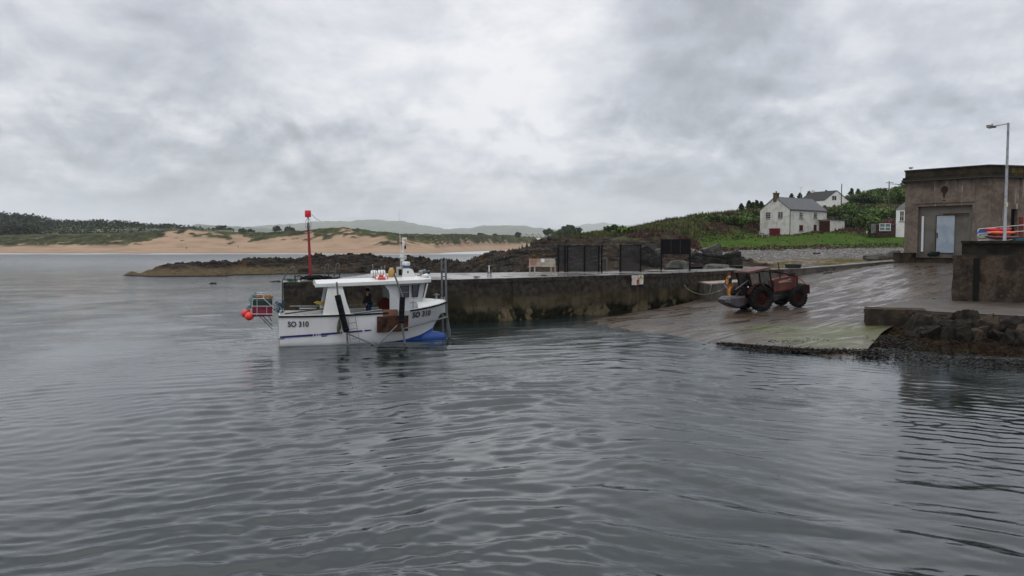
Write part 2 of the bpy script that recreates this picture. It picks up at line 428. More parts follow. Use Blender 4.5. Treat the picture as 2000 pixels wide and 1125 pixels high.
# --- far hills
def build_hills():
    V = []; Q = []; base = 0
    ridges = [
        (5000, [(-1500, 470), (100, 460), (330, 452), (385, 439), (470, 441), (520, 447), (600, 455), (700, 462), (800, 470)]),
        (9000, [(300, 470), (420, 446), (500, 441), (560, 439), (620, 433.5), (690, 431.5), (750, 430.5), (790, 433), (820, 440), (870, 447), (930, 450), (1000, 458), (1100, 470)]),
        (7500, [(780, 470), (850, 455), (890, 448), (930, 443.5), (965, 441), (1000, 440.5), (1035, 443), (1065, 448), (1110, 452), (1180, 456), (1260, 462), (1400, 470)]),
        (14000, [(900, 468), (1060, 452), (1100, 444), (1150, 438), (1180, 436.5), (1230, 441), (1300, 432), (1400, 436), (1600, 430), (2000, 440), (2600, 440)]),
    ]
    for ri, (D, pts) in enumerate(ridges):
        pxs = np.arange(pts[0][0], pts[-1][0] + 1, 4.0); ky = np.interp(pxs, [a for a, b in pts], [b for a, b in pts])
        zt = np.array([zat(a, b, D) for a, b in zip(pxs, ky)]); zt = zt + (fbm(pxs * .05, pxs * 0 + ri, 4, 3) - .5) * D * .004
        rows = []
        for f in np.linspace(0, 1, 22):
            d = D * (.72 + .28 * f); pr = sst(0, 1, np.array(f)) ** .8
            z = zt * pr; z = z * (1 + .35 * (fbm(pxs * .03, pxs * 0 + f * 5, 4, ri) - .5) * (1 - f) * 2)
            rows.append(np.stack([(pxs - 1000) / F * d, np.full_like(pxs, d), z - 1 * (f == 0)], -1))
        rows.append(np.stack([(pxs - 1000) / F * D * 1.2, np.full_like(pxs, D * 1.2), zt * .1 - 1], -1))
        A = np.array(rows); V.append(A.reshape(-1, 3)); Q.append(gridq(A.shape[0], A.shape[1]) + base); base += A.shape[0] * A.shape[1]
    m, g, p, v = base_mat('far hillside')
    c = g.mix(g.ramp(g.noise(v, .004, 6, .6), .4, .6), (.075, .10, .05), (.12, .13, .06)); c = g.mix(g.ramp(g.noise(v, .012, 5), .52, .62), c, (.03, .045, .03))
    g.ln(c, p.inputs['Base Color']); p.inputs['Roughness'].default_value = 1
    o = npmesh('hills', np.vstack(V), np.vstack(Q), m); tag(o, kind='structure')
build_hills()

# --- rock material shared by reef and shore
def rock_nodes(g, v):
    st = g.mapping(v, rot=(0, R(-18), R(20)), scale=(.5, .5, 3.0))
    a = g.noise(st, 1.4, 8, .65, .5); b = g.noise(v, 5.0, 6, .65)
    c = g.mix(g.ramp(a, .35, .6), (.010, .009, .0085), (.050, .042, .034))
    c = g.mix(g.ramp(g.noise(v, .35, 5, .6), .50, .68), c, (.075, .045, .024))
    c = g.mix(g.math('MULTIPLY', g.ramp(a, .56, .66), g.ramp(b, .45, .6)), c, (.17, .15, .125))
    return c, a, b

def leaf_verts(rs, C, n, size, spread):
    """quads scattered in ellipsoid shells; C (m,3) centres, spread (m,3)"""
    k = rs.randint(0, len(C), n); dirs = rs.randn(n, 3); dirs /= np.linalg.norm(dirs, axis=1)[:, None]
    r = rs.rand(n) ** .35; P = C[k] + dirs * spread[k] * r[:, None]
    a = rs.randn(n, 3); a /= np.linalg.norm(a, axis=1)[:, None]; b = np.cross(a, rs.randn(n, 3)); b /= np.linalg.norm(b, axis=1)[:, None]
    s = size * (.6 + .8 * rs.rand(n))[:, None]
    V = np.stack([P - a * s * .5 - b * s * .35, P + a * s * .5 - b * s * .35, P + a * s * .5 + b * s * .35, P - a * s * .5 + b * s * .35], 1).reshape(-1, 3)
    return V, np.arange(4 * n).reshape(-1, 4), k, r
def foliage_mat(name, c1, c2, c3=None):
    m, g, p, v = base_mat(name)
    at_ = g.new('ShaderNodeVertexColor', layer_name='tint'); s_ = g.new('ShaderNodeSeparateColor'); g.ln(at_.outputs[0], s_.inputs[0])
    c = g.mix(s_.outputs[0], c1, c2)
    if c3: c = g.mix(g.ramp(s_.outputs[1], .8, .95), c, c3)
    g.ln(c, p.inputs['Base Color']); p.inputs['Roughness'].default_value = .75; p.inputs['Specular IOR Level'].default_value = .25
    return m
leaf_dark = foliage_mat('dark leaves', (.020, .040, .011), (.065, .105, .028), (.09, .11, .035))
leaf_mid = foliage_mat('bush leaves', (.030, .062, .014), (.105, .175, .040), (.14, .17, .05))
leaf_far = foliage_mat('far canopy', (.016, .028, .014), (.045, .065, .030), (.05, .06, .03))
bark = M('bark', (.06, .045, .035), .9, c2=(.10, .08, .06), scale=6)
def crown(name, C, S, n, size, mat, parent, seed, world=True):
    rs = np.random.RandomState(seed); C = np.array(C, float); S = np.array(S, float)
    V, Q, k, r = leaf_verts(rs, C, n, size, S); ct = rs.rand(len(C))
    A = np.stack([np.clip(ct[k] * .7 + rs.rand(n) * .4, 0, 1), rs.rand(n), r], -1); A = np.repeat(A, 4, 0)
    if world and parent is not None: V = V - np.array(parent.location)
    return npmesh(name, V, Q, mat, {'tint': A}, smooth=False, parent=parent)

# --- rocky reef
def build_reef():
    T = {238: (127, 127.5, 538.5, 128), 246: (126, 127, 535, 130), 258: (124, 128, 529.5, 132), 268: (123, 129, 533, 134), 276: (122, 130, 533.5, 137), 290: (121, 131, 524, 139), 304: (121, 131, 519, 141), 345: (122, 133, 513, 144), 400: (122, 134, 509, 146),
         440: (123, 136, 506.5, 148), 452: (126, 138, 512, 150), 462: (127, 141, 509, 151), 480: (128, 142, 504, 152), 530: (130, 145, 500.5, 156), 560: (132, 147, 500, 160), 610: (133, 148, 496.5, 160), 650: (135, 148, 495, 160),
         690: (138, 150, 493, 162), 712: (139, 150, 493, 162), 722: (139, 150, 497, 162), 790: (139, 149, 498.5, 161), 830: (134, 146, 502, 156), 870: (118, 138, 504.5, 152), 900: (92, 125, 506, 145), 930: (72, 115, 501, 142), 960: (66, 108, 492, 138), 990: (66, 104, 485, 136),
         1020: (66, 101, 479, 134), 1060: (67, 99, 475, 132), 1100: (68, 99, 473, 132), 1150: (70, 100, 471, 130)}
    cols = {}
    for p, (f, c, y, b) in T.items():
        zc = zat(p, y, c); cols[p] = [(f - 5, -1.2), (f, -.05), (f + (c - f) * .12, zc * .26), (f + (c - f) * .5, zc * .62), (c, zc), (c + (b - c) * .5, zc * .55), (b, -1.2)]
    pxs = np.arange(238, 1150, 1.5); d, z, k = knots_field(cols, pxs, 150)
    X = (pxs[None, :] - 1000) / F * d; Y = d
    ca, sa = math.cos(R(25)), math.sin(R(25)); A = X * ca + Y * sa; B = -X * sa + Y * ca
    am = np.clip(z, 0, 2.2) / 2.2
    lay = ridged(A * .16, B * .5, 5, 31); r2 = ridged(A * .5, B * 1.3, 4, 35)
    z = z - .35 * sst(.4, 1.6, z) * (1 - sst(900, 980, pxs))[None, :]
    z = z + am * ((lay - .55) * 1.5 + (r2 - .5) * (1.0 - .6 * sst(880, 960, pxs)[None, :]) + (fbm(X * 2.2, Y * 2.2, 3, 41) - .5) * (.5 - .3 * sst(880, 960, pxs)[None, :])) + np.where(z > -.5, (fbm(X * .6, Y * .6, 4, 42) - .5) * .5, 0)
    big = sst(940, 1010, pxs)[None, :] * sst(1, 2.5, k) * (1 - sst(4, 5.2, k))
    q = z + X * .42 - Y * .1; st = .8; big = big * .4; z = z + big * ((np.floor(q / st) + sst(.55, 1, q / st - np.floor(q / st))) * st - q) * .5
    V = np.stack([X, Y, z], -1).reshape(-1, 3)
    m, g, p, v = base_mat('reef rock'); c, a, b = rock_nodes(g, v); x, y, zz_ = g.sep(v)
    n = g.noise(g.mapping(v, scale=(.25, .25, 1)), .8, 5)
    f = g.math('MULTIPLY', g.ramp(g.math('MULTIPLY_ADD', n, 1.6, zz_), 2.3, 1.5), g.ramp(x, -25, -45))
    c = g.mix(g.math('MULTIPLY', f, .8), c, g.mix(g.ramp(b, .35, .6), (.075, .056, .030), (.16, .12, .066)))
    c = g.mix(g.ramp(zz_, .22, .05), c, (.015, .013, .010))
    g.ln(c, p.inputs['Base Color']); p.inputs['Roughness'].default_value = .7; p.inputs['Specular IOR Level'].default_value = .06; bumpn(g, p, a, 1.0, .4)
    o = npmesh('rock_reef', V, gridq(*d.shape), m, smooth=False); tag(o, 'dark rocky reef with a tan lower shelf running out into the bay', kind='structure')
build_reef()

# --- land on the right
LAND = cookc({
    1040: [(66, 1.8), (80, 2.4), (95, 478), (105, 474), (118, 476), (135, 1.0), (170, -1.), (260, -1.)],
    1080: [(66, 2.2), (82, 2.8), (96, 476), (110, 471), (122, 470), (140, 474), (190, 0.5), (280, -1.)],
    1110: [(66, 2.3), (82, 3.2), (96, 475), (110, 469), (125, 467.5), (150, 468), (200, 2.), (300, 0.5)],
    1150: [(67, 2.4), (82, 497), (95, 482), (112, 468), (130, 463.5), (150, 461.5), (200, 466), (300, 2.)],
    1200: [(69, 2.5), (80, 503), (95, 482), (112, 464), (130, 458), (150, 454), (200, 457), (300, 468)],
    1250: [(71, 2.6), (80, 508), (92, 486), (108, 463), (125, 452), (150, 446), (200, 449), (300, 462)],
    1300: [(74, 2.6), (83, 510), (92, 490), (105, 464), (125, 447), (150, 434), (200, 438), (300, 452)],
    1345: [(76, 2.7), (84, 512), (94, 497), (104, 482), (125, 460), (150, 428), (200, 428), (300, 446)],
    1372: [(78, 2.7), (86, 511), (97, 498), (107, 489), (128, 473), (153, 424), (200, 423), (300, 440)],
    1440: [(78, 2.75), (88, 512), (100, 498), (111, 489.5), (138, 468), (163, 417), (200, 413), (300, 432)],
    1490: [(76, 2.7), (88, 512), (102, 497), (112, 488.5), (149, 463.5), (175, 430), (215, 405), (300, 420)],
    1560: [(72, 2.45), (86, 511), (104, 496), (114, 488), (148, 460), (175, 440), (215, 408), (300, 400)],
    1620: [(73, 2.5), (87, 509), (105, 495), (115, 486), (150, 455.5), (175, 438), (215, 407), (300, 392)],
    1700: [(74, 2.75), (87, 507), (105, 492), (115, 483), (140, 463), (170, 443), (220, 402), (300, 382)],
    1765: [(75.5, 3.0), (87, 502), (105, 490), (115, 481), (140, 461), (170, 438), (220, 396), (300, 366)],
    1850: [(77, 3.2), (90, 3.6), (105, 4.0), (115, 4.6), (140, 459), (170, 432), (220, 392), (300, 355)],
    2000: [(77, 3.4), (90, 3.7), (105, 4.0), (115, 4.6), (140, 455), (170, 425), (220, 380), (300, 345)],
    2700: [(77, 3.4), (90, 3.7), (105, 4.0), (115, 4.6), (140, 455), (170, 425), (220, 380), (300, 345)]})
def build_land():
    pxs = np.arange(1040, 2702, 2.0); d, z, k = knots_field(LAND, pxs, 230, [3, 4, 3, 6, 6, 5, 4])
    X = (pxs[None, :] - 1000) / F * d; Y = d; PX = np.broadcast_to(pxs[None, :], d.shape)
    kr = np.interp(pxs, [1040, 1110, 1200, 1300, 1345, 1372, 1400, 1460, 1520, 2700], [4.6, 3.3, 3.1, 3.3, 2.9, 2.2, 1.6, 1.2, .0, .0])[None, :]
    n = fbm(X * .25, Y * .25, 4, 51) - .5
    rock = 1 - sst(-.25, .25, k - kr + n * 1.6)
    outc = sst(.58, .64, fbm(X * .12, Y * .12, 4, 55)) * sst(3.0, 3.4, k) * (1 - sst(1330, 1390, PX)) * (1 - sst(4.6, 5, k)); rock = np.maximum(rock, outc)
    peb = (1 - sst(2.75, 3.15, k + n * .8)) * (1 - rock)
    lawn = sst(2.8, 3.2, k + n * .8) * (1 - sst(4.15, 4.35, k + n * .25)) * sst(1335, 1385, PX) * (1 - rock)
    wild = np.clip(1 - rock - peb - lawn, 0, 1)
    ca, sa = math.cos(R(25)), math.sin(R(25)); A = X * ca + Y * sa; B = -X * sa + Y * ca
    hr = (ridged(A * .16, B * .5, 5, 61) - .5) * 1.7 + (ridged(A * .6, B * 1.4, 4, 63) - .5) * .5
    q = z + hr + X * .4 - Y * .1; st = .8; hr = hr + ((np.floor(q / st) + sst(.6, 1, q / st - np.floor(q / st))) * st - q) * .25
    near = sst(0, 1, k)
    z = z + rock * hr * near + wild * ((fbm(X * .22, Y * .22, 4, 71) - .5) * 1.6 + (fbm(X * 1.1, Y * 1.1, 3, 72) - .5) * .8) * sst(3, 3.6, k) \
        + peb * ((fbm(X * 2.5, Y * 2.5, 2, 73) - .5) * .16 + (fbm(X * .3, Y * .3, 3, 74) - .5) * .35) * near + lawn * ((fbm(X * .3, Y * .3, 3, 75) - .5) * .3 + (fbm(X * 1.5, Y * 1.5, 3, 76) - .5) * .12)
    V = np.stack([X, Y, z], -1).reshape(-1, 3)
    m, g, p, v = base_mat('shore land')
    at_ = g.new('ShaderNodeVertexColor', layer_name='mask'); s_ = g.new('ShaderNodeSeparateColor'); g.ln(at_.outputs[0], s_.inputs[0])
    rk, lw, pb = s_.outputs[0], s_.outputs[1], s_.outputs[2]
    rc, a, b = rock_nodes(g, v)
    lc = g.mix(g.ramp(g.noise(v, .5, 6, .65), .35, .65), (.030, .078, .006), (.060, .115, .010)); lc = g.mix(g.ramp(g.noise(v, .16, 5, .6), .50, .66), lc, (.075, .070, .022)); lc = g.mix(g.ramp(g.noise(v, 1.6, 5, .7), .52, .7), lc, (.022, .045, .006))
    wc = g.mix(g.ramp(g.noise(v, .35, 6, .65), .38, .62), (.050, .070, .018), (.088, .090, .032))
    wc = g.mix(g.ramp(g.noise(v, .12, 6, .7), .54, .62), wc, (.040, .022, .018)); wc = g.mix(g.ramp(g.noise(v, 1.4, 5, .7), .60, .72), wc, (.10, .09, .045))
    vo = g.new('ShaderNodeTexVoronoi'); vo.inputs['Scale'].default_value = 5.0; g.ln(v, vo.inputs['Vector'])
    sp = g.sep(vo.outputs['Color']); pc = g.mix(sp[0], (.055, .053, .050), (.22, .21, .195)); pc = g.mix(g.ramp(sp[1], .94, .98), pc, (.42, .42, .40))
    x, y, z_ = g.sep(v); wd = g.math('MULTIPLY', g.ramp(g.noise(g.mapping(v, scale=(.25, .6, 1)), .5, 6, .65), .42, .52), g.ramp(y, 95, 86))
    pc = g.mix(wd, pc, g.mix(g.ramp(g.noise(v, 2, 5), .4, .6), (.085, .055, .018), (.12, .11, .03)))
    pc = g.mix(g.math('MULTIPLY', g.ramp(g.noise(g.mapping(v, scale=(.15, .6, 1), loc=(7, 1, 0)), .5, 4), .55, .62), g.ramp(y, 92, 84)), pc, (.27, .2, .16))
    c = g.mix(lw, wc, lc); c = g.mix(pb, c, pc); c = g.mix(rk, c, rc)
    g.ln(c, p.inputs['Base Color']); p.inputs['Roughness'].default_value = .85; p.inputs['Specular IOR Level'].default_value = .04
    hh = g.math('ADD', g.math('MULTIPLY', a, rk), g.math('MULTIPLY', vo.outputs['Distance'], g.math('MULTIPLY', pb, -.6))); hh = g.math('ADD', hh, g.math('MULTIPLY', g.noise(v, 3, 5), .5))
    bumpn(g, p, hh, .8, .22)
    mask = np.stack([rock, lawn, peb], -1).reshape(-1, 3)
    o = npmesh('ground', V, gridq(*d.shape), m, {'mask': mask}); tag(o, kind='structure')
    bv = BVHTree.FromPolygons([tuple(q) for q in V], [tuple(q) for q in gridq(*d.shape)])
    return o, bv, (X, Y, z, wild, lawn, PX, k)
land, LBV, LF = build_land()
def ground_z(x, y, default=4.0):
    h = LBV.ray_cast(Vector((x, y, 200)), Vector((0, 0, -1))); return h[0].z if h[0] else default
def hit(px, py, bv):
    h = bv.ray_cast(Vector((0, 0, CH)), pdir(px, py).normalized()); return h[0]

# wild grass and heather tufts over the hillside (uncountable)
def tufts():
    X, Y, z, wild, lawn, PX, k = LF; rs = np.random.RandomState(3)
    ok = np.argwhere((wild > .5) & (k > 3) & (k < 6.2) & (PX < 1800)); pick = ok[rs.randint(0, len(ok), 26000)]
    i, j = pick[:, 0], pick[:, 1]; P = np.stack([X[i, j], Y[i, j], z[i, j]], -1) + rs.randn(len(i), 3) * [.25, .5, 0]
    lw = np.argwhere((lawn > .15) & (PX < 1800) & ((k < 3.25) | (rs.rand(*k.shape) < .05) | (k > 4.0))); p2 = lw[rs.randint(0, len(lw), 6500)]; i2, j2 = p2[:, 0], p2[:, 1]
    P = np.vstack([P, np.stack([X[i2, j2], Y[i2, j2], z[i2, j2]], -1) + rs.randn(len(i2), 3) * [.25, .7, 0]])
    n = len(P); h = .25 + .5 * rs.rand(n); h[len(i):] *= .28; wd = .10 + .16 * rs.rand(n); a = rs.rand(n) * 3.14; t = rs.randn(n, 2) * .2
    dx, dy = np.cos(a) * wd, np.sin(a) * wd
    V = np.stack([P + np.stack([-dx, -dy, -.1 + 0 * h], -1), P + np.stack([dx, dy, -.1 + 0 * h], -1), P + np.stack([t[:, 0], t[:, 1], h], -1)], 1).reshape(-1, 3)
    cl = fbm(P[:, 0] * .3, P[:, 1] * .3, 3, 5); he = fbm(P[:, 0] * .09 + 7, P[:, 1] * .07, 4, 15); A = np.repeat(np.stack([np.clip((cl - .3) * 2 + rs.rand(n) * .3, 0, 1), np.clip((he - .50) * 7 + rs.rand(n) * .5 + .4, 0, 1), h], -1), 3, 0)
    m = foliage_mat('hill grass', (.040, .050, .016), (.100, .115, .034), (.075, .035, .030))
    o = npmesh('hillside_grass', V, np.arange(3 * n).reshape(-1, 3), m, {'tint': A}, smooth=False); tag(o, 'rough grass and heather on the headland', kind='stuff')
    # marram tufts on the dunes
tufts()
# ------------------------------------------------------------------ trees across the bay
def build_wood():
    rs = np.random.RandomState(8); C = []; S = []
    top = lambda p: float(np.interp(p, [-500, -200, 0, 40, 80, 110, 150, 200, 250, 300, 340, 390, 400], [400, 405, 413, 415, 421, 428, 429, 428, 431, 437, 436, 442, 452]))
    def add(px, py, d, r):
        C.append((*at(px, py, d),)); S.append((r * 1.15, r, r * .85))
    for px in np.arange(-420, 392, 7.5):
        for row in range(7):
            p = px + rs.uniform(-5, 5); d = 860 - row * 32; r = rs.uniform(4.5, 7.5); t = top(p); b = 462
            add(p, t + r * .85 / d * F + row * (b - t) / 7.6 + (rs.uniform(-.6, .8) if row < 2 else rs.uniform(-1.5, 2.5)), d, r)
    for px in np.arange(-100, 75, 8): add(px, rs.uniform(449, 456), 600, 4.5)       # belt below the field
    for px in np.arange(408, 440, 7): add(px, 452 - 5 * (px > 425), 800, 4.)
    n = 70000; V, Q, k, r = leaf_verts(rs, np.array(C), n, 1.7, np.array(S)); ct = rs.rand(len(C))
    # tint varies at random from crown to crown and leaf to leaf
    A = np.repeat(np.stack([np.clip(ct[k] * .6 + rs.rand(n) * .5, 0, 1), rs.rand(n), r], -1), 4, 0)
    o = npmesh('far_wood', V, Q, leaf_far, {'tint': A}, smooth=False); tag(o, 'dark wood on the low hill beyond the dunes', kind='stuff')
    # slope the wood stands on
    pxs = np.arange(-900, 460, 12.0); rows = []
    for f, yy in ((.0, 470), (.25, 458), (.5, 449), (1, None)):
        d = 620 + 260 * f; rows.append([(*at(p, yy if yy else top(p) + 6, d),) for p in pxs])
    rows.append([(*at(p, 480, 1100),) for p in pxs]); Vg = np.array(rows).reshape(-1, 3)
    m, g, p_, v = base_mat('far field'); g.ln(g.mix(g.ramp(g.noise(v, .01, 5), .4, .6), (.10, .13, .05), (.05, .07, .03)), p_.inputs['Base Color']); p_.inputs['Roughness'].default_value = 1
    o = npmesh('far_field', Vg, gridq(5, len(pxs)), m); tag(o, kind='structure')
build_wood()

def tree(name, px, pyb, d, w_, h, label, n=700, size=.9, mat=leaf_far, seed=1, group=None, blobs=7, cat='tree', flat=.55, base=None):
    """w_, h crown width and total height in metres"""
    p = at(px, pyb, d) if base is None else Vector(base); t = thing(name, label, cat, p, 0, group); rnd = random.Random(seed)
    mb = MB(); top = Vector((0, 0, h * .55)); mb.tube([(0, 0, -.6), (rnd.uniform(-.1, .1), 0, h * .3), top], [h * .035, h * .025, h * .012], 7)
    for k in range(4):
        a = k * 1.6 + rnd.random(); mb.tube([(0, 0, h * .25 + k * h * .05), (math.cos(a) * w_ * .2, math.sin(a) * w_ * .2, h * .5), (math.cos(a) * w_ * .33, math.sin(a) * w_ * .33, h * .65)], [h * .015, h * .01, h * .004], 5)
    mb.build('trunk', bark, t, smooth=True)
    C = []; S = []
    for k in range(blobs):
        a = rnd.random() * 6.28; r = rnd.random() ** .6 * w_ * .34; e = 1 - (r / (w_ * .5)) ** 2
        rr = w_ * rnd.uniform(.15, .24); C.append((p.x + math.cos(a) * r, p.y + math.sin(a) * r * .7, p.z + h * .38 + (h * .62 - rr * .8) * e * rnd.uniform(.35, 1)))
        S.append((rr, rr, rr * flat / .6))
    crown('crown', C, S, n, size, mat, t, seed)
    return t
# individual trees on the skyline across the bay
for i, (px, pb, d, w_, h, lab) in enumerate([
        (432, 461, 820, 11, 13, 'dark tree on the skyline just left of the low bushes'), (449, 461, 840, 8, 9.5, 'small rounded tree right of the tallest skyline tree'),
        (470, 462, 860, 12, 10, 'broad tree in the middle of the skyline row left of the beacon'), (491, 462, 860, 9, 9, 'low tree in the skyline row behind the sand dune'),
        (540, 458, 900, 13, 11, 'leftmost of the two dark trees behind the dunes left of the beacon'), (566, 458, 900, 14, 10, 'rightmost of the two dark trees behind the dunes left of the beacon'),
        (941, 466, 800, 8, 6, 'lone round dark bush beyond the dune grass'), (966, 466, 850, 7, 5, 'pale small bush beyond the dune grass right of the round dark one'),
        (1012, 468, 780, 9, 7.5, 'bush left of the white village houses')]):
    tree('skyline_tree', px, pb, d, w_, h, lab, 260, 1.7, leaf_far, 20 + i, 'trees along the skyline', 6)
# great domed tree behind the grey house
def big_tree():
    p = at(1108, 472, 560); t = thing('domed_tree', 'huge dark dome shaped tree beside the far grey house', 'tree', p)
    mb = MB()
    for k in range(5):
        x = -9 + k * 4.2; mb.tube([(x, 0, -1), (x * 1.1, 0, 3), (x * 1.05, 0, 6)], [.5, .35, .2], 6)
    mb.build('trunk', bark, t, smooth=True); C = []; S = []; rnd = random.Random(5)
    for k in range(70):
        u = rnd.uniform(-1, 1); prof = (1 - abs(u - .1) ** 2.2) if u > .1 else (1 - (abs(u - .1) / 1.1) ** 1.5); zt = 2.5 + 9.2 * max(prof, 0)
        rr = rnd.uniform(1.5, 2.6); C.append((p.x + u * 11.8, p.y + rnd.uniform(-4, 4), p.z + rnd.uniform(2.2, max(zt - rr * .5, 2.6)))); S.append((rr * 1.25, rr, rr * .7))
    crown('crown', C, S, 8000, .95, leaf_dark, t, 77)
big_tree()
for i, (px, pb, d, w_, h, lab) in enumerate([(1070, 468, 600, 10, 8.5, 'dark tree joined to the left foot of the domed tree'), (1148, 470, 420, 6.5, 4.6, 'small dark tree to the right of the domed tree'),
                                              (1142, 466, 700, 9, 5, 'low bush far behind the foot of the domed tree')]):
    tree('dark_tree', px, pb, d, w_, h, lab, 500, 1.0, leaf_dark, 50 + i, None, 7)

# ------------------------------------------------------------------ buildings
slate = M('slate roof', (.055, .06, .07), .55, c2=(.09, .09, .095), thr=(.35, .7), scale=2, sq=(1, 1, 3), var=.25, vscale=9, bump=.3)
wwash = M('whitewashed wall', (.58, .57, .54), .9, c2=(.42, .40, .36), thr=(.42, .68), scale=.9, var=.08, c3=(.22, .21, .19), thr3=(.60, .78), scale3=1.6, sq3=(1, 1, .35), bump=.4, bscale=6)
wclean = M('clean white wall', (.74, .74, .72), .9, c2=(.64, .64, .60), scale=.6, var=.05)
wframe = M('white window frame', (.72, .72, .70), .5, var=.03)
dframe = M('weathered window frame', (.42, .41, .38), .7, var=.1)
reddoor = M('dark red door paint', (.16, .018, .028), .6, c2=(.10, .02, .022), scale=1.5, sq=(4, 4, .5), c3=(.35, .15, .13), thr3=(.66, .72), scale3=1.2)
brownp = M('brown paint', (.075, .030, .025), .7, c2=(.05, .022, .02))
stone_sill = M('sill', (.22, .21, .19), .9)

def house(name, label, o, th, W, L, ze, zr, zb, wallm=wwash, roofm=slate, cat='house', over=.12, chim=None, chimm=None, hip=0):
    """o: nearest corner; long side runs along (cos th, sin th), gable along (-sin th, cos th)"""
    t = thing(name, label, cat, (o[0], o[1], zb), 0); a = Vector((math.cos(th), math.sin(th), 0)); b = Vector((-math.sin(th), math.cos(th), 0))
    o = Vector((o[0], o[1], 0)); z = lambda v, h: v + Vector((0, 0, h))
    c = [o, o + a * L, o + a * L + b * W, o + b * W]; m0, m1 = o + b * W / 2, o + a * L + b * W / 2
    mb = MB(); vs = [z(p, zb - 1.2) for p in c] + [z(p, ze) for p in c] + [z(m0, zr), z(m1, zr)]
    mb.add(vs, [(0, 1, 5, 4), (2, 3, 7, 6), (3, 0, 4, 7), (1, 2, 6, 5)] if hip else [(0, 1, 5, 4), (2, 3, 7, 6), (3, 0, 4, 8, 7), (1, 2, 6, 9, 5)]); mb.build('wall', wallm, t, world=True)
    if hip:
        h0, h1 = m0 + a * hip, m1 - a * hip; rb = MB(); e = over; q = [z(c[0] - a * e - b * e, ze), z(c[1] + a * e - b * e, ze), z(c[2] + a * e + b * e, ze), z(c[3] - a * e + b * e, ze), z(h0, zr), z(h1, zr)]
        rb.add(q, [(0, 1, 5, 4), (2, 3, 4, 5), (1, 2, 5), (3, 0, 4), (3, 2, 1, 0)]); rb.build('roof', roofm, t, world=True); return t, o, a, b
    rb = MB(); n = Vector((0, 0, 1)); e = over; sl = (zr - ze) / (W / 2)
    for s0, s1 in ((0, 1), (1, 0)):
        edge0 = c[0] if s0 == 0 else c[3]; out = -b if s0 == 0 else b
        p0 = z(edge0 - a * e + out * e, ze - sl * e + .03); p1 = z(edge0 + a * (L + e) + out * e, ze - sl * e + .03)
        q0 = z(m0 - a * e, zr + .03); q1 = z(m1 + a * e, zr + .03)
        rb.add([p0, p1, q1, q0] + [p + Vector((0, 0, .13)) for p in (p0, p1, q1, q0)], [(0, 1, 2, 3), (7, 6, 5, 4), (0, 4, 5, 1), (1, 5, 6, 2), (2, 6, 7, 3), (3, 7, 4, 0)])
    roof = rb.build('roof', roofm, t, world=True)
    if chim:
        for (u, sx, sy, hh) in chim:
            q = m0 + a * u; cb = MB(); cb.box(z(q, zr + hh / 2 - .4), (sx, sy, hh + .8), rot=(0, 0, th)); cb.box(z(q, zr + hh + .03), (sx + .16, sy + .16, .16), rot=(0, 0, th)); cb.lathe(z(q, zr + hh + .1), [(.13, 0), (.11, .35), (.09, .36), (.09, .1)], 8)
            cb.build('chimney', chimm or wallm, roof, world=True)
    return t, o, a, b
def plane_uv(px, py, o, a):
    """hit the vertical plane through o along a; returns (u along a, z)"""
    v = pdir(px, py); n = Vector((a.y, -a.x, 0)); t = n.dot(Vector((o.x, o.y, 0))) / n.dot(v); p = v * t
    return (p - o).dot(a), p.z + CH
def opening(t, o, a, box, out=None, name='window', frame=dframe, pane=glass, sill=True, bars=(1, 1), mullw=.05, proud=.03, panen='pane', lab=None):
    """window or door on the plane through o along a; box: pixel rectangle (x0, y0, x1, y1)"""
    x0, y0, x1, y1 = box; yc = (y0 + y1) / 2; xc = (x0 + x1) / 2
    u0, u1 = plane_uv(x0, yc, o, a)[0], plane_uv(x1, yc, o, a)[0]; z1, z0 = plane_uv(xc, y0, o, a)[1], plane_uv(xc, y1, o, a)[1]
    n = out if out is not None else Vector((a.y, -a.x, 0)); P = lambda u, z, q: o + a * u + n * q + Vector((0, 0, z))
    fw = min(.07, abs(u1 - u0) * .12); mb = MB(); th = math.atan2(a.y, a.x)
    def slab(m_, ua, ub, za, zb, q0, q1):
        m_.box(P((ua + ub) / 2, (za + zb) / 2, (q0 + q1) / 2), (abs(ub - ua), abs(q1 - q0), abs(zb - za)), rot=(0, 0, th))
    slab(mb, u0, u1, z1 - fw, z1, 0, proud); slab(mb, u0, u1, z0, z0 + fw, 0, proud)
    slab(mb, u0, u0 + fw, z0 + fw, z1 - fw, 0, proud); slab(mb, u1 - fw, u1, z0 + fw, z1 - fw, 0, proud)
    for k in range(1, bars[0] + 1 if bars[0] else 1):
        u = u0 + (u1 - u0) * k / (bars[0] + 1); slab(mb, u - mullw / 2, u + mullw / 2, z0 + fw, z1 - fw, 0, proud - .004)
    for k in range(1, bars[1] + 1 if bars[1] else 1):
        zc = z0 + (z1 - z0) * k / (bars[1] + 1); slab(mb, u0 + fw, u1 - fw, zc - mullw / 2, zc + mullw / 2, 0, proud - .008)
    f = mb.build(name, frame, t, world=True)
    if lab: f['label'] = lab
    pb = MB(); slab(pb, u0 + fw * .5, u1 - fw * .5, z0 + fw * .5, z1 - fw * .5, -.01, .008); pb.build(panen, pane, f, world=True)
    if sill:
        sb = MB(); slab(sb, u0 - .1, u1 + .1, z0 - .12, z0 - .004, -.02, .12); sb.build('sill', stone_sill, f, world=True)
    return f

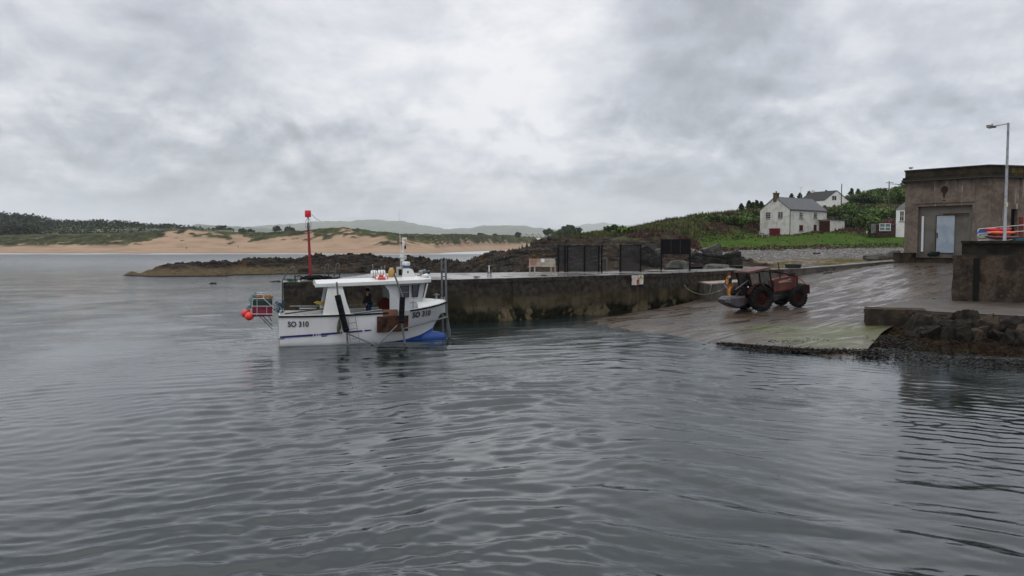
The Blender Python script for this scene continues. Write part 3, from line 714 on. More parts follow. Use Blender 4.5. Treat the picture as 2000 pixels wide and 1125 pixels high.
# --- old white cottage
o = at(1542, 461, 150); th = R(40); W_, L_ = 6.3, 13.3
zb = o.z - .1; ze = zat(1542, 409, 150); zr = zat(1518, 385.5, 152.4)
ct, o, a, b = house('cottage', 'old white two storey cottage with grey slate roof and red garage door on the lawn', (o.x, o.y), th, W_, L_, ze, zr, zb,
                    chim=[(.35, .95, .7, .75)], chimm=M('old chimney', (.13, .095, .05), .9, c2=(.07, .06, .04)))
gb = b; nb = -a      # gable plane runs along b, outward normal -a
for bx in ((1496, 414.5, 1504.5, 427), (1520, 413.5, 1528.5, 426)): opening(ct, o, gb, bx, out=nb, bars=(1, 2))
for bx in ((1561, 415, 1568, 426.5), (1589, 415, 1595.5, 426.5)): opening(ct, o, a, bx, bars=(1, 2))
opening(ct, o, a, (1561, 439.5, 1568, 450.5), bars=(1, 1), frame=brownp, pane=brownp, lab='shuttered brown window')
opening(ct, o, a, (1589, 439, 1594.5, 451), bars=(0, 0), frame=brownp, pane=brownp, sill=False, name='door', panen='panel')
opening(ct, o, gb, (1503, 446, 1523, 463.5), out=nb, name='garage_door', frame=reddoor, pane=reddoor, bars=(3, 0), mullw=.04, sill=False, panen='panel', lab='dark red garage door')
# lean-to at the far end
pa = o + a * (L_ * .70); mb = MB()
u1 = plane_uv(1598, 440, o, a)[0]; zl = zat(1606, 431.5, 158)
q0 = o + a * u1 - b * .02
n_ = Vector((a.y, -a.x, 0)); ln = 2.6
mb.prism([q0 + Vector((0, 0, zb - 1)), q0 + a * 5.2 + Vector((0, 0, zb - 1)), q0 + a * 5.2 + Vector((0, 0, zl)), q0 + Vector((0, 0, zl + .1))], n_ * ln)
mb.build('lean_to', wwash, ct, world=True)
mb = MB(); mb.box(q0 + a * 2.6 + n_ * ln / 2 + Vector((0, 0, zl + .12)), (5.5, ln + .3, .12), rot=(0, 0, th)); mb.build('lean_to_roof', slate, ct, world=True)
mb = MB(); q = q0 + n_ * ln * .5 - a * .03; mb.box(q + Vector((0, 0, zl - 1.25)), (.06, ln * .85, 2.3), rot=(0, 0, th)); mb.build('shed_door', brownp, ct, world=True)
# down pipe and gutter
mb = MB(); mb.tube([o + n_ * .1 - a * .06 + Vector((0, 0, zb)), o + n_ * .1 - a * .06 + Vector((0, 0, ze))], .06, 6); mb.tube([o + n_ * .2 + Vector((0, 0, ze - .1)), o + n_ * .2 + a * L_ + Vector((0, 0, ze - .1))], .07, 6); mb.build('gutter', dsteel, ct, world=True)
# --- white house higher on the hill
o2 = at(1657, 404, 222)
ze2 = zat(1653, 392.5, 222); zr2 = zat(1629, 375.5, 226)
ub, o2, a2, b2 = house('hill_house', 'clean white gabled house with dark roof higher up behind the cottage', (o2.x, o2.y), R(115), 8.9, 9.5, ze2, zr2, zat(1650, 406, 222) - 1, wclean, M('dark roof', (.04, .038, .04), .6, var=.2),
                       chim=[(8.5, .8, .6, .5)])
for bx, br in (((1625, 382, 1633.5, 391.5), (1, 0)), ((1626, 400, 1633, 405), (0, 0)), ((1608, 400, 1613, 405), (0, 0))):
    opening(ub, o2, b2, bx, out=-a2, bars=br, frame=wframe, sill=False)
# --- white house peeping out by the boathouse
o3 = at(1749.5, 458, 138); hz = zat(1749, 409.5, 138); hr = zat(1765, 391, 140)
rb_, o3, a3, b3 = house('shore_house', 'white house with grey slate roof half hidden behind the boathouse', (o3.x, o3.y), R(-25), 5, 9, hz, hz + 2.1, o3.z - .3, wclean, hip=2.1)
opening(rb_, o3, a3, (1757, 412, 1766, 432), frame=wframe, bars=(1, 1))
# --- glazed porch and grey fence
g0 = at(1715, 457, 136); pt = thing('glazed_porch', 'low brick porch with a white framed double window', 'porch', g0); A3 = Vector((1, .05, 0)).normalized()
brick = M('dull brick', (.075, .045, .038), .9, c2=(.05, .035, .03)); gl2 = M('pale glass', (.10, .15, .16), .1, var=0)
mb = MB(); mb.box(g0 + A3 * 1.55 + Vector((0, .5, .45)), (2.9, 1.0, 2.2)); mb.build('wall', brick, pt, world=True)
mb = MB(); mb.box(g0 + A3 * 1.55 + Vector((0, .5, 1.66)), (3.1, 1.2, .1)); mb.build('roof', M('porch roof', (.14, .13, .12), .8), pt, world=True)
opening(pt, Vector((g0.x, g0.y - .02, 0)), Vector((1, 0, 0)), (1717.5, 436.5, 1739.5, 451), frame=wframe, pane=gl2, bars=(1, 1), mullw=.08, sill=False, proud=.06)
f0 = at(1702, 455, 137); ft = thing('board_fence', 'short grey board fence left of the glazed porch', 'fence', f0); mb = MB()
for k in range(7): mb.box(f0 + Vector((.16 * k, .02 * (k % 2), .75)), (.14, .04, 1.6))
mb.build('board', M('grey boards', (.20, .20, .21), .9, c2=(.14, .14, .14)), ft, world=True)
for h_ in (.4, 1.2): MB().beam(f0 + Vector((-.1, .06, h_)), f0 + Vector((1.1, .06, h_)), .06, .09).build('rail', bark, ft, world=True); mb = None
# small white gas bottle on the lawn, farm gate by the cottage
p = at(1694, 455, 140); t = thing('gas_bottle', 'small white gas bottle standing on the lawn', 'gas bottle', p); mb = MB(); mb.lathe((0, 0, -.1), [(0, 0), (.15, 0), (.16, .1), (.16, .55), (.1, .68), (.05, .7), (.05, .8), (0, .8)], 12); mb.build('bottle', wclean, t, smooth=True); MB().lathe((0, 0, .66), [(.11, 0), (.11, .14), (.10, .14), (.10, 0)], 10).build('collar', steel, t)
p = at(1483, 463, 149); t = thing('farm_gate', 'white tubular farm gate leaning beside the cottage gable', 'gate', p); mb = MB()
pe = Vector((1.55, -.75, 0))
for h in (.15, .45, .75, 1.05): mb.tube([(0, 0, h), pe + Vector((0, 0, h))], .03, 6)
for f in (0, .33, .66, 1): mb.tube([pe * f + Vector((0, 0, .1)), pe * f + Vector((0, 0, 1.1))], .03, 6)
mb.build('bars', M('white tube', (.5, .5, .5), .5), t)
# --- far grey house and village
greyw = M('far grey wall', (.22, .22, .24), .9); palew = M('far white wall', (.62, .62, .60), .9)
o5 = at(1084, 471.5, 560); z5 = o5.z
t5, o5, a5, b5 = house('grey_house', 'long grey gabled house beyond the rocks with the domed tree behind it', (o5.x - 6.5, o5.y), R(10), 5.4, 10.5, z5 + 2.0, z5 + 3.7, z5 - .5, greyw, M('far roof', (.11, .105, .115), .8))
mb = MB(); q = at(1048, 469, 556); mb.box(q + Vector((1.2, 0, .5)), (3.0, 3, 2.2)); o = mb.build('white_shed', palew); tag(o, 'low white shed at the left end of the far grey house', 'shed')
mb = MB(); q = at(1091, 470, 558); mb.box(q + Vector((3.2, 0, 2.0)), (6.5, 3, .3)); mb.box(q + Vector((.5, -1.2, .9)), (.3, .3, 2.2)); mb.box(q + Vector((4.2, 0, .7)), (4.2, 2.6, 2.3)); o = mb.build('open_shed', M('shed sides', (.16, .15, .14), .8)); tag(o, 'low open fronted shed right of the far grey house', 'shed')
vlabs = ['leftmost white house of the far village row', 'second white house from the left of the far village row', 'white gabled house in the left half of the village row', 'white gabled house near the middle of the village row',
         'white house right of the middle of the village row', 'third white house from the right of the village row', 'second white house from the right of the village row', 'rightmost white house of the far village row']
for i, (px, wpx) in enumerate([(983, 5), (992, 5), (1020, 8), (1029, 7), (1038, 8), (1046, 7), (1053, 7), (1059, 6)]):
    p = at(px, 464.5, 900); W5 = wpx / F * 900
    t, oo, aa, bb = house('village_house', vlabs[i], (p.x, p.y), R(90 + (i % 3) * 8 - 8), W5 * .95, 8, p.z + 2.4, p.z + 2.4 + 2.1 * (1 if i > 1 else .5), p.z - 1, palew, M('far roof', (.11, .105, .115), .8), over=.2)
    t['group'] = 'white houses of the far village'
    opening(t, oo, bb, (px - wpx * .75, 460.5, px - wpx * .35, 462.5), out=-aa, bars=(0, 0), sill=False, frame=wframe)

# --- utility poles
pole_m = M('pole wood', (.10, .09, .08), .9)
def upole(px, yb, yt, d, lab, arm=True):
    p = at(px, yb, d); h = zat(px, yt, d) - p.z; t = thing('utility_pole', lab, 'utility pole', p)
    MB().tube([(0, 0, -1.5), (0, 0, h)], [.17, .12], 8).build('pole', pole_m, t, smooth=True)
    if arm:
        MB().beam((-.8, 0, h - .35), (.8, 0, h - .35), .1).build('crossarm', pole_m, t)
        for x in (-.7, 0, .7): MB().lathe((x, 0, h - .3), [(.02, 0), (.06, .05), (.06, .14), (0, .2)], 8).build('insulator', wclean, t)
    return p + Vector((0, 0, h))
t1 = upole(1643, 405, 359, 205, 'bare utility pole in front of the white hill house', False)
t2 = upole(1735.5, 405, 354, 190, 'utility pole with crossarm on the bushy hillside')
mb = MB(); e_ = at(1775, 357, 150)
for k in range(3):
    pts = [t2 + Vector((-.7 + .7 * k, 0, -.2)) + (e_ - t2) * f - Vector((0, 0, 1.2 * 4 * f * (1 - f) * .3)) for f in np.linspace(0, 1, 9)]; mb.tube(pts, .025, 4)
o = mb.build('power_line', dsteel); tag(o, 'power lines running from the crossarm pole to behind the boathouse', 'cable')
p = at(1564, 388, 165); t = thing('tv_aerial', 'thin television aerial above the cottage ridge', 'aerial', p); h = zat(1564, 366, 165) - p.z
MB().tube([(0, 0, -.8), (0, 0, h)], .03, 5).build('mast', steel, t); mb = MB(); mb.tube([(-.45, 0, h), (.45, 0, h)], .02, 5)
for k in range(5): mb.tube([(-.4 + .2 * k, -.2, h), (-.4 + .2 * k, .2, h)], .012, 4)
mb.build('elements', steel, t)

# --- bushes on the hillside
def bush(px, pyb, d, w_, h, label, seed, mat=leaf_mid, n=900, size=.34, group='bushes on the hillside behind the cottage', name='hillside_bush', cat='bush', blobs=9):
    p = at(px, pyb, d); gz = ground_z(p.x, p.y, p.z); p.z = min(p.z, gz + .3) if gz < p.z else gz - .2
    t = thing(name, label, cat, p, 0, group); rnd = random.Random(seed); mb = MB()
    for k in range(4): mb.tube([(rnd.uniform(-.2, .2) * w_, 0, -.4), (rnd.uniform(-.3, .3) * w_, rnd.uniform(-.2, .2) * w_, h * .6)], [.08, .03], 5)
    mb.build('stem', bark, t); C = []; S = []
    for k in range(blobs):
        x = rnd.uniform(-.36, .36) * w_; rr = rnd.uniform(.16, .26) * w_; e = 1 - (x / (w_ * .62)) ** 2
        C.append((p.x + x, p.y + rnd.uniform(-.22, .22) * w_, p.z + rnd.uniform(.12, .78) * h * e)); S.append((rr, rr * .9, min(rr * .8, h * .3)))
    crown('foliage', C, S, n, size, mat, t, seed); return t
BU = [(1640, 440, 168, 6.0, 2.6, 'dark bush just right of the cottage lean-to', leaf_dark), (1658, 446, 172, 6, 2.6, 'broad green bush low on the slope right of the cottage', leaf_mid), (1636, 426, 190, 9, 2.6, 'big rounded dark bush below the white hill house', leaf_dark),
      (1672, 425, 190, 9, 3.8, 'big rounded green bush right of the white hill house pole', leaf_mid), (1700, 432, 185, 9, 3.8, 'round bush in the middle of the right slope', leaf_dark), (1690, 446, 160, 7, 3.2, 'low spreading bush above the gas bottle', leaf_mid),
      (1730, 430, 175, 8, 3.8, 'bush around the foot of the crossarm pole', leaf_mid), (1715, 448, 140, 5, 2.6, 'low bush behind the grey board fence', leaf_dark), (1755, 428, 160, 8, 3.6, 'tall bush against the left edge of the boathouse', leaf_dark),
      (1686, 402, 225, 10, 3, 'bush on the upper slope right of the hill house roof', leaf_dark), (1712, 396, 228, 12, 3.6, 'leafy bush high on the slope left of the crossarm pole', leaf_mid), (1750, 392, 222, 12, 4.2, 'large bush high on the slope next to the boathouse roof', leaf_mid),
      (1672, 388, 250, 9, 2.4, 'dark bush on the skyline right of the hill house', leaf_dark), (1695, 383, 255, 11, 2.6, 'pale green bush on the skyline of the right slope', leaf_mid), (1720, 376, 262, 12, 2.8, 'skyline bush left of the crossarm pole top', leaf_dark),
      (1750, 370, 268, 13, 2.6, 'skyline bush right of the crossarm pole', leaf_dark), (1785, 366, 272, 13, 2.6, 'skyline bush beside the boathouse parapet', leaf_dark),
      (1455, 446, 160, 8, 1.7, 'rough dark shrub on the bank left of the cottage', leaf_mid), (1425, 450, 150, 8, 1.5, 'low shrub on the bank at the left edge of the lawn', leaf_mid), (1400, 440, 150, 7, 1.5, 'shrub halfway up the headland above the lawn', leaf_mid),
      (1470, 425, 170, 7, 1.7, 'shrub on the slope touching the cottage gable', leaf_dark),]
for i, (px, py, d, w_, h, lab, m_) in enumerate(BU): bush(px, py, d, w_, h, lab, 100 + i, m_, n=int(700 + w_ * 110), size=.42 if d > 200 else .36)
bush(1200, 455, 135, 3.2, 1.4, 'round dark bush on the crest of the headland', 150, leaf_dark, group='bushes on the headland crest')
bush(1225, 461, 118, 4.0, 1.6, 'bright green bush on the headland above the black screens', 151, leaf_mid, group='bushes on the headland crest')
pink = foliage_mat('pink blossom', (.04, .06, .02), (.30, .05, .12), (.38, .08, .18))
bush(1739, 455, 143, 3.4, 3.0, 'pink flowering shrub beside the shore house', 152, pink, n=500, size=.2, group=None)
# conifers on the skyline above the cottage
def conifer(px, pyb, d, h, lab, seed):
    h *= .5; p = at(px, pyb, d); t = thing('pine_tree', lab, 'tree', p, 0, 'pine trees on the skyline'); rnd = random.Random(seed)
    MB().tube([(0, 0, -1), (0, 0, h)], [.14, .03], 6).build('trunk', bark, t); C = []; S = []
    for k in range(9):
        f = k / 8; rr = (1 - f * .75) * h * .42; C.append((p.x + rnd.uniform(-.5, .5) * rr, p.y, p.z + h * (.25 + .72 * f))); S.append((rr, rr, h * .07))
    crown('crown', C, S, 420, .4, leaf_dark, t, seed)
for i, (px, pb, d, h, lab) in enumerate([(1448, 410, 175, 2.4, 'leftmost small pine on the headland skyline'), (1463, 408, 176, 3.2, 'taller of the small pines left of the cottage chimney'), (1471, 408, 176, 2.6, 'small pine between two others left of the cottage'), (1478, 408, 176, 3.4, 'tallest pine left of the cottage gable'), (1487, 407, 177, 2.6, 'pine closest to the cottage gable'),
                                         (1546, 391, 235, 3.6, 'pine just left of the television aerial'), (1562, 391, 235, 4.0, 'pine behind the television aerial'), (1580, 390, 236, 4.6, 'tallest pine above the cottage ridge'), (1590, 390, 236, 3.4, 'pine touching the hill house roof'),
                                         (1614, 385, 250, 4.0, 'pine behind the hill house ridge'), (1663, 383, 262, 4.8, 'pine right of the bare pole'), (1676, 381, 262, 3.8, 'second pine right of the bare pole')]):
    conifer(px, pb, d, h, lab, 300 + i)
# ------------------------------------------------------------------ PIER
PZ = 2.7
fr = [on_z(*q, PZ) for q in ((553, 551.5), (900, 545.6), (985, 543.5), (1250, 536), (1420, 528.7))]
fr.append(fr[-1] + (fr[-1] - fr[-2]) * .55)
rr_ = [on_z(*q, PZ) for q in ((553, 548.6), (663, 543), (735, 533.3), (900, 533), (1100, 530.6), (1250, 528), (1420, 524))]
rr_.append(fr[-1] + Vector((-2.5, 4.5, 0)))
def wall_mat():
    m, g, p, v = base_mat('tidal pier concrete'); x, y, z = g.sep(v); wz = g.math('ADD', z, 0)
    n = g.noise(g.mapping(v, scale=(1, 1, .6)), .55, 7, .65, .4); n2 = g.noise(v, 3.0, 6, .65); st = g.noise(g.mapping(v, scale=(2.2, 2.2, .12)), 1.2, 5, .6)
    top = g.mix(g.ramp(n2, .35, .65), (.034, .029, .025), (.070, .060, .050)); top = g.mix(g.ramp(st, .50, .85), top, (.016, .013, .011)); top = g.mix(g.ramp(n, .64, .72), top, (.11, .105, .09))
    mid = g.mix(g.ramp(n, .38, .60), (.042, .036, .022), (.095, .076, .048)); mid = g.mix(g.ramp(st, .5, .85), mid, (.028, .024, .015)); mid = g.mix(g.ramp(n2, .56, .68), mid, (.040, .046, .014))
    low = g.mix(g.ramp(n2, .42, .62), (.010, .010, .007), (.026, .028, .010))
    bare = g.ramp(g.noise(g.mapping(v, scale=(1, 1, 1.3), loc=(2, 0, 1)), .4, 5, .6, .3), .53, .57); low = g.mix(bare, low, g.mix(g.ramp(n2, .3, .7), (.085, .066, .040), (.15, .12, .075)))
    h1 = g.math('MULTIPLY_ADD', n, 1.6, wz); c = g.mix(g.ramp(h1, 2.55, 2.2), top, mid); c = g.mix(g.ramp(h1, 1.75, 1.35), c, low)
    g.ln(c, p.inputs['Base Color']); g.ln(g.ramp(wz, .3, 1.6, .6, .85), p.inputs['Roughness']); p.inputs['Specular IOR Level'].default_value = .08; bumpn(g, p, g.math('ADD', n, g.math('MULTIPLY', n2, .35)), .9, .12); return m
pierm = wall_mat()
def deck_mat():
    m, g, p, v = base_mat('wet concrete deck'); n = g.noise(v, .35, 6, .62, .3); n2 = g.noise(v, 4, 6, .65)
    c = g.mix(g.ramp(n2, .3, .7), (.11, .10, .088), (.18, .165, .145)); c = g.mix(g.ramp(n, .45, .62), c, (.07, .062, .055)); g.ln(c, p.inputs['Base Color'])
    g.ln(g.ramp(n, .42, .52, .6, .12), p.inputs['Roughness']); bumpn(g, p, n2, .3, .02); return m
deckm = deck_mat()
def build_pier():
    t = thing('stone_pier', 'long weathered concrete pier wall with dark weed growing along its foot', 'pier', (fr[0].x, fr[0].y, 0))
    poly = fr + rr_[::-1]; poly = [Vector((p.x, p.y, 0)) for p in poly]; N = len(poly)
    # face sheets, subdivided and roughened, with battered foot
    nz = 30; rows = []; pts = []
    closed = poly + [poly[0]]
    cum = []
    for i in range(N):
        a, b = closed[i], closed[i + 1]; L = (b - a).length; k = max(1, int(L / .25))
        for j in range(k): pts.append((a.lerp(b, j / k), (b - a).normalized()))
    n = len(pts); V = np.zeros((nz, n, 3)); S = np.arange(n) * .25
    zs = np.linspace(-1.5, PZ - .05, nz)
    for r, z in enumerate(zs):
        for j, (p, d) in enumerate(pts):
            out = Vector((d.y, -d.x, 0)); V[r, j] = (p.x, p.y, z); V[r, j, :2] += np.array(out[:2]) * (.0)
    O = np.array([[d.y, -d.x] for p, d in pts]); Sg, Zg = np.meshgrid(S, zs); 
    off = (fbm(Sg * .4, Zg * .7, 4, 91) - .5) * .30 + (fbm(Sg * 2, Zg * 2, 3, 92) - .5) * .08 + .28 * sst(1.2, 0, Zg) * sst(.35, .6, fbm(Sg * .12, Zg * .3, 3, 93))
    off *= sst(PZ - .05, PZ - .5, Zg)
    V[:, :, 0] += O[None, :, 0] * off; V[:, :, 1] += O[None, :, 1] * off
    V[:, :, 0] -= t.location.x; V[:, :, 1] -= t.location.y
    Q = []
    for r in range(nz - 1):
        for j in range(n): Q.append((r * n + j, r * n + (j + 1) % n, (r + 1) * n + (j + 1) % n, (r + 1) * n + j))
    npmesh('wall_face', V.reshape(-1, 3), Q, pierm, parent=t)
    mb = MB(); mb.prism([p + Vector((0, 0, PZ - .22)) for p in reversed(poly)], (0, 0, .22)); dk = mb.build('deck', deckm, t, world=True)
    # coping: slightly proud edge strip along the front
    mb = MB()
    for i in range(len(fr) - 1):
        a, b = fr[i].copy(), fr[i + 1].copy(); d = (b - a).normalized(); o_ = Vector((d.y, -d.x, 0)) * .0
        k = int((b - a).length / 3) + 1
        for j in range(k):
            p, q = a.lerp(b, j / k + (.004 if j else 0)), a.lerp(b, (j + 1) / k); mb.beam(p + Vector((0, 0, -.10)), q + Vector((0, 0, -.10)), .06, .208)
    mb.build('coping', pierm if True else M('pier coping', (.13, .115, .095), .75, c2=(.06, .052, .045), thr=(.4, .6), scale=1.2, var=.15, bump=.4), t, world=True)
    return t
pier = build_pier()
def onp(px, py, z=PZ): return on_z(px, py, z)

# ------------------------------------------------------------------ SLIPWAY
def slip_mat():
    m, g, p, v = base_mat('wet slipway concrete'); q = g.mapping(v, rot=(0, 0, R(-36)))
    x, y, z = g.sep(q); wx, wy, wz = g.sep(v)
    st = g.noise(g.mapping(q, scale=(.30, 1.1, 1)), .9, 8, .66, .8); n = g.noise(v, .45, 6, .65, .3); n2 = g.noise(v, 6, 6, .7)
    c = g.mix(g.ramp(st, .35, .62), (.036, .023, .014), (.095, .066, .043)); c = g.mix(g.ramp(n, .5, .68), c, (.105, .082, .060))
    c = g.mix(g.ramp(n2, .3, .75, 0, .5), c, (.05, .04, .03))
    # slab joints
    def joint(co, sp, off):
        f = g.math('ABSOLUTE', g.math('SUBTRACT', g.math('FRACT', g.math('ADD', g.math('DIVIDE', co, sp), off)), .5)); return g.ramp(f, .15 / sp, .07 / sp)
    wob = g.math('MULTIPLY', g.noise(v, .5, 3), .25)
    j = g.math('MAXIMUM', joint(g.math('ADD', y, wob), 3.6, .15), joint(g.math('ADD', x, wob), 5.2, .4)); c = g.mix(g.math('MULTIPLY', j, .95), c, (.010, .008, .007))
    # weed: bright algae on the lower right, brown film near the water
    alg = g.math('MULTIPLY', g.math('MULTIPLY', g.ramp(wz, .55, .40), g.ramp(wz, .06, .14)), g.math('MULTIPLY', g.ramp(wx, 11.5, 13.5), g.ramp(wy, 46.0, 43.5)))
    alg = g.math('MULTIPLY', alg, g.ramp(g.noise(g.mapping(q, scale=(.35, 1.1, 1)), 1.1, 6, .65), .34, .46)); c = g.mix(g.math('MULTIPLY', alg, g.ramp(n, .38, .62, .95, .35)), c, g.mix(g.ramp(n2, .35, .65), (.062, .085, .010), (.12, .13, .03)))
    film = g.ramp(g.math('MULTIPLY_ADD', n, .25, wz), .36, .20); c = g.mix(g.math('MULTIPLY', film, .85), c, g.mix(g.ramp(n2, .4, .65), (.045, .028, .012), (.085, .06, .03)))
    g.ln(c, p.inputs['Base Color']); r = g.ramp(st, .42, .62, .46, .10); r = g.math('MULTIPLY_ADD', g.ramp(n2, .3, .7), .12, r); g.ln(r, p.inputs['Roughness'])
    bumpn(g, p, g.math('ADD', g.math('MULTIPLY', n2, .5), g.math('MULTIPLY_ADD', j, -1.2, st)), .35, .03); return m
slipm = slip_mat()
def build_slip():
    L = [(-2.0, 43.5, -1.0), (4.4, 50.9, -.03), (10.5, 56.6, .30), (fr[4].x - .6, fr[4].y - .9, .85), (25.4, 69.8, 2.25), (35.9, 72.9, 3.33), (37.5, 76, 3.42)]
    Rr = [(10.5, 27.5, -1.1), (15.0, 34.2, .07), (19.3, 41.6, .36), (27.6, 50.0, 1.30), (33.5, 57.5, 2.45), (40.5, 66.8, 3.42), (42, 70, 3.46)]
    # extend the right side further out, under the apron and yard
    nr, nc = 150, 110; t = np.linspace(0, 6, nr); s = np.linspace(0, 1.0, nc)
    Li = np.stack([np.interp(t, range(7), [q[k] for q in L]) for k in range(3)], -1); Ri = np.stack([np.interp(t, range(7), [q[k] for q in Rr]) for k in range(3)], -1)
    ker = np.ones(9) / 9
    for A in (Li, Ri):
        for k in range(3): A[4:-4, k] = np.convolve(A[:, k], ker, 'valid')
    P = Li[:, None, :] * (1 - s)[None, :, None] + Ri[:, None, :] * s[None, :, None]
    P[:, :, 2] += .17 * (np.sin(math.pi * np.clip(s, 0, 1)) ** .6)[None, :] * np.exp(-((t - 1.1) / .75) ** 2)[:, None]
    P[:, :, 2] += (fbm(P[:, :, 0] * .25, P[:, :, 1] * .25, 3, 95) - .5) * .10
    o = npmesh('slipway', P.reshape(-1, 3), gridq(nr, nc), slipm); tag(o, kind='structure')
    bv = BVHTree.FromPolygons([tuple(q) for q in P.reshape(-1, 3)], [tuple(q) for q in gridq(nr, nc)]); return o, bv, Li
slip, SBV, SL = build_slip()

# low kerb wall curving from the pier up to the boathouse
conc = M('grey concrete', (.12, .112, .10), .8, c2=(.065, .06, .053), thr=(.4, .65), scale=.9, var=.15, c3=(.05, .045, .04), thr3=(.6, .75), scale3=1.5, sq3=(1, 1, .3), bump=.4)
conc_top = M('pale worn concrete', (.26, .245, .225), .6, c2=(.17, .16, .145), thr=(.4, .65), scale=.8, var=.12, bump=.3)
def kerb():
    t = thing('kerb_wall', 'low pale concrete kerb wall curving up beside the slipway', 'wall', (25, 70, 0)); a = fr[-1]
    cl = [Vector((fr[4].x + 1.6, fr[4].y + 1.3, 2.66)), on_z(1470, 527.0, 2.72), at(1560, 523.8, 70.3), at(1620, 519.5, 71.2), at(1690, 513.5, 72.0), at(1770, 507.0, 72.9), at(1790, 505, 73.2)]
    # resample
    pts = []
    for i in range(len(cl) - 1):
        for j in range(6): pts.append(cl[i].lerp(cl[i + 1], j / 6))
    pts.append(cl[-1]); mb = MB(); tb = MB(); W_ = .9
    def ring(m_, off0, off1, z0f, z1f):
        b = len(m_.v)
        for i, p in enumerate(pts):
            d = (pts[min(i + 1, len(pts) - 1)] - pts[max(i - 1, 0)]); d.z = 0; d.normalize(); n = Vector((d.y, -d.x, 0))
            for o_, zf in ((off0, z0f), (off0, z1f), (off1, z1f), (off1, z0f)): q = p - n * o_; m_.v.append(Vector((q.x, q.y, p.z + zf)))
        for i in range(len(pts) - 1):
            for k in range(4): m_.f.append((b + i * 4 + k, b + (i + 1) * 4 + k, b + (i + 1) * 4 + (k + 1) % 4, b + i * 4 + (k + 1) % 4)); m_.m.append(0)
        m_.f += [(b, b + 1, b + 2, b + 3)]; m_.m.append(0); e = b + (len(pts) - 1) * 4; m_.f.append((e + 3, e + 2, e + 1, e)); m_.m.append(0)
    ring(mb, 0, W_, -2.2, -.08); ring(tb, -.05, W_ + .05, -.076, 0)
    mb.build('wall', conc, t, world=True); tb.build('coping', conc_top, t, world=True)
kerb()
# lower landing step in front of the pier end
sh = hit(1400, 572, SBV)
zl = 1.9; a_ = on_z(1386, 554.5, zl); b_ = on_z(1472, 549.5, zl); c_ = on_z(1440, 543.5, zl + .0); 
mb = MB(); back = Vector((-.2, 3.4, 0)); q = [a_, b_, b_ + back, a_ + back * .9]
mb.mat(0).prism([p - Vector((0, 0, 1.6)) for p in q], (0, 0, 1.56)); mb.mat(1).prism([p - Vector((0, 0, .036)) for p in q], (0, 0, .07))
o = mb.build('landing_step', [conc, M('pinkish worn concrete', (.38, .30, .26), .6, c2=(.2, .16, .14), bump=.3)]); tag(o, 'low concrete landing step with pinkish top against the pier end', 'step')

# ------------------------------------------------------------------ RIGHT QUAY: wall, apron, yard
def qwall_mat():
    m, g, p, v = base_mat('old quay masonry'); x, y, z = g.sep(v); n = g.noise(v, .8, 7, .65, .4); n2 = g.noise(v, 4.5, 6, .7); st = g.noise(g.mapping(v, scale=(1.6, 1.6, .1)), 1.3, 5, .6)
    c = g.mix(g.ramp(n2, .3, .7), (.060, .046, .035), (.115, .085, .064)); c = g.mix(g.ramp(n, .42, .6), c, (.038, .031, .025)); c = g.mix(g.ramp(st, .58, .85), c, (.012, .011, .010))
    c = g.mix(g.ramp(z, 4.05, 4.3), c, g.mix(g.ramp(n, .4, .6), (.022, .020, .016), (.040, .035, .028))); c = g.mix(g.ramp(n, .655, .68), c, (.24, .20, .155))
    g.ln(c, p.inputs['Base Color']); p.inputs['Roughness'].default_value = .9; p.inputs['Specular IOR Level'].default_value = .06; bumpn(g, p, g.math('ADD', n, g.math('MULTIPLY', n2, .5)), .8, .1); return m
qm = qwall_mat()
WA = at(1858, 588, 50.0); WD = Vector((3.2, -2.1, 0)).normalized(); WB = Vector((WD.y * -1, WD.x, 0))   # WB points away from the water
if WB.y < 0: WB = -WB
def wq(px, py=540):
    """distance along the wall line where the pixel column hits it"""
    return plane_uv(px, py, WA, WD)[0]
t = thing('quay_wall', 'tall dark stained quay wall at the right edge above the apron', 'wall', (WA.x, WA.y, 0))
zlow = plane_uv(1900, 499, WA, WD)[1]; ztop = plane_uv(1900, 473.5, WA, WD)[1]
def rough_box(name, P0, D, Bk, L, T, z0, z1, mat, parent, amp=.12, seed=1, step=.22):
    """a box whose faces are roughened: front along D (length L), thickness T along Bk"""
    per = []
    for a, b, n in ((P0, P0 + D * L, L), (P0 + D * L, P0 + D * L + Bk * T, T), (P0 + D * L + Bk * T, P0 + Bk * T, L), (P0 + Bk * T, P0, T)):
        k = max(1, int(n / step)); per += [a.lerp(b, j / k) for j in range(k)]
    n = len(per); nz = max(3, int((z1 - z0) / step)); zs = np.linspace(z0, z1, nz); ctr = P0 + D * L / 2 + Bk * T / 2
    P = np.array([[p.x, p.y] for p in per]); cx = np.array([ctr.x, ctr.y]); V = []
    for i, z in enumerate(zs):
        dd = P - cx; ln_ = np.linalg.norm(dd, axis=1)[:, None]; nn = (fbm(P[:, 0] * .8 + seed, P[:, 1] * .8 + z * .9, 4, seed) - .5)[:, None]
        V.append(np.hstack([P + dd / ln_ * nn * amp * 2, np.full((n, 1), z)]))
    V = np.vstack(V + [np.hstack([P * .15 + cx * .85, np.full((n, 1), z1)]), np.array([[cx[0], cx[1], z1]])])
    F_ = []
    for r in range(nz):
        for j in range(n): F_.append((r * n + j, r * n + (j + 1) % n, (r + 1) * n + (j + 1) % n, (r + 1) * n + j))
    F_ += [(nz * n + j, nz * n + (j + 1) % n, (nz + 1) * n) for j in range(n)]
    m_ = MB(); m_.v = [Vector(p) for p in V]; m_.f = F_; m_.m = [0] * len(F_); return m_.build(name, mat, parent, world=True, auto=50)
P0 = Vector((WA.x, WA.y, 0)); rough_box('lower_wall', P0, WD, WB, 26, 1.6, .2, zlow, qm, t, .10, 3)
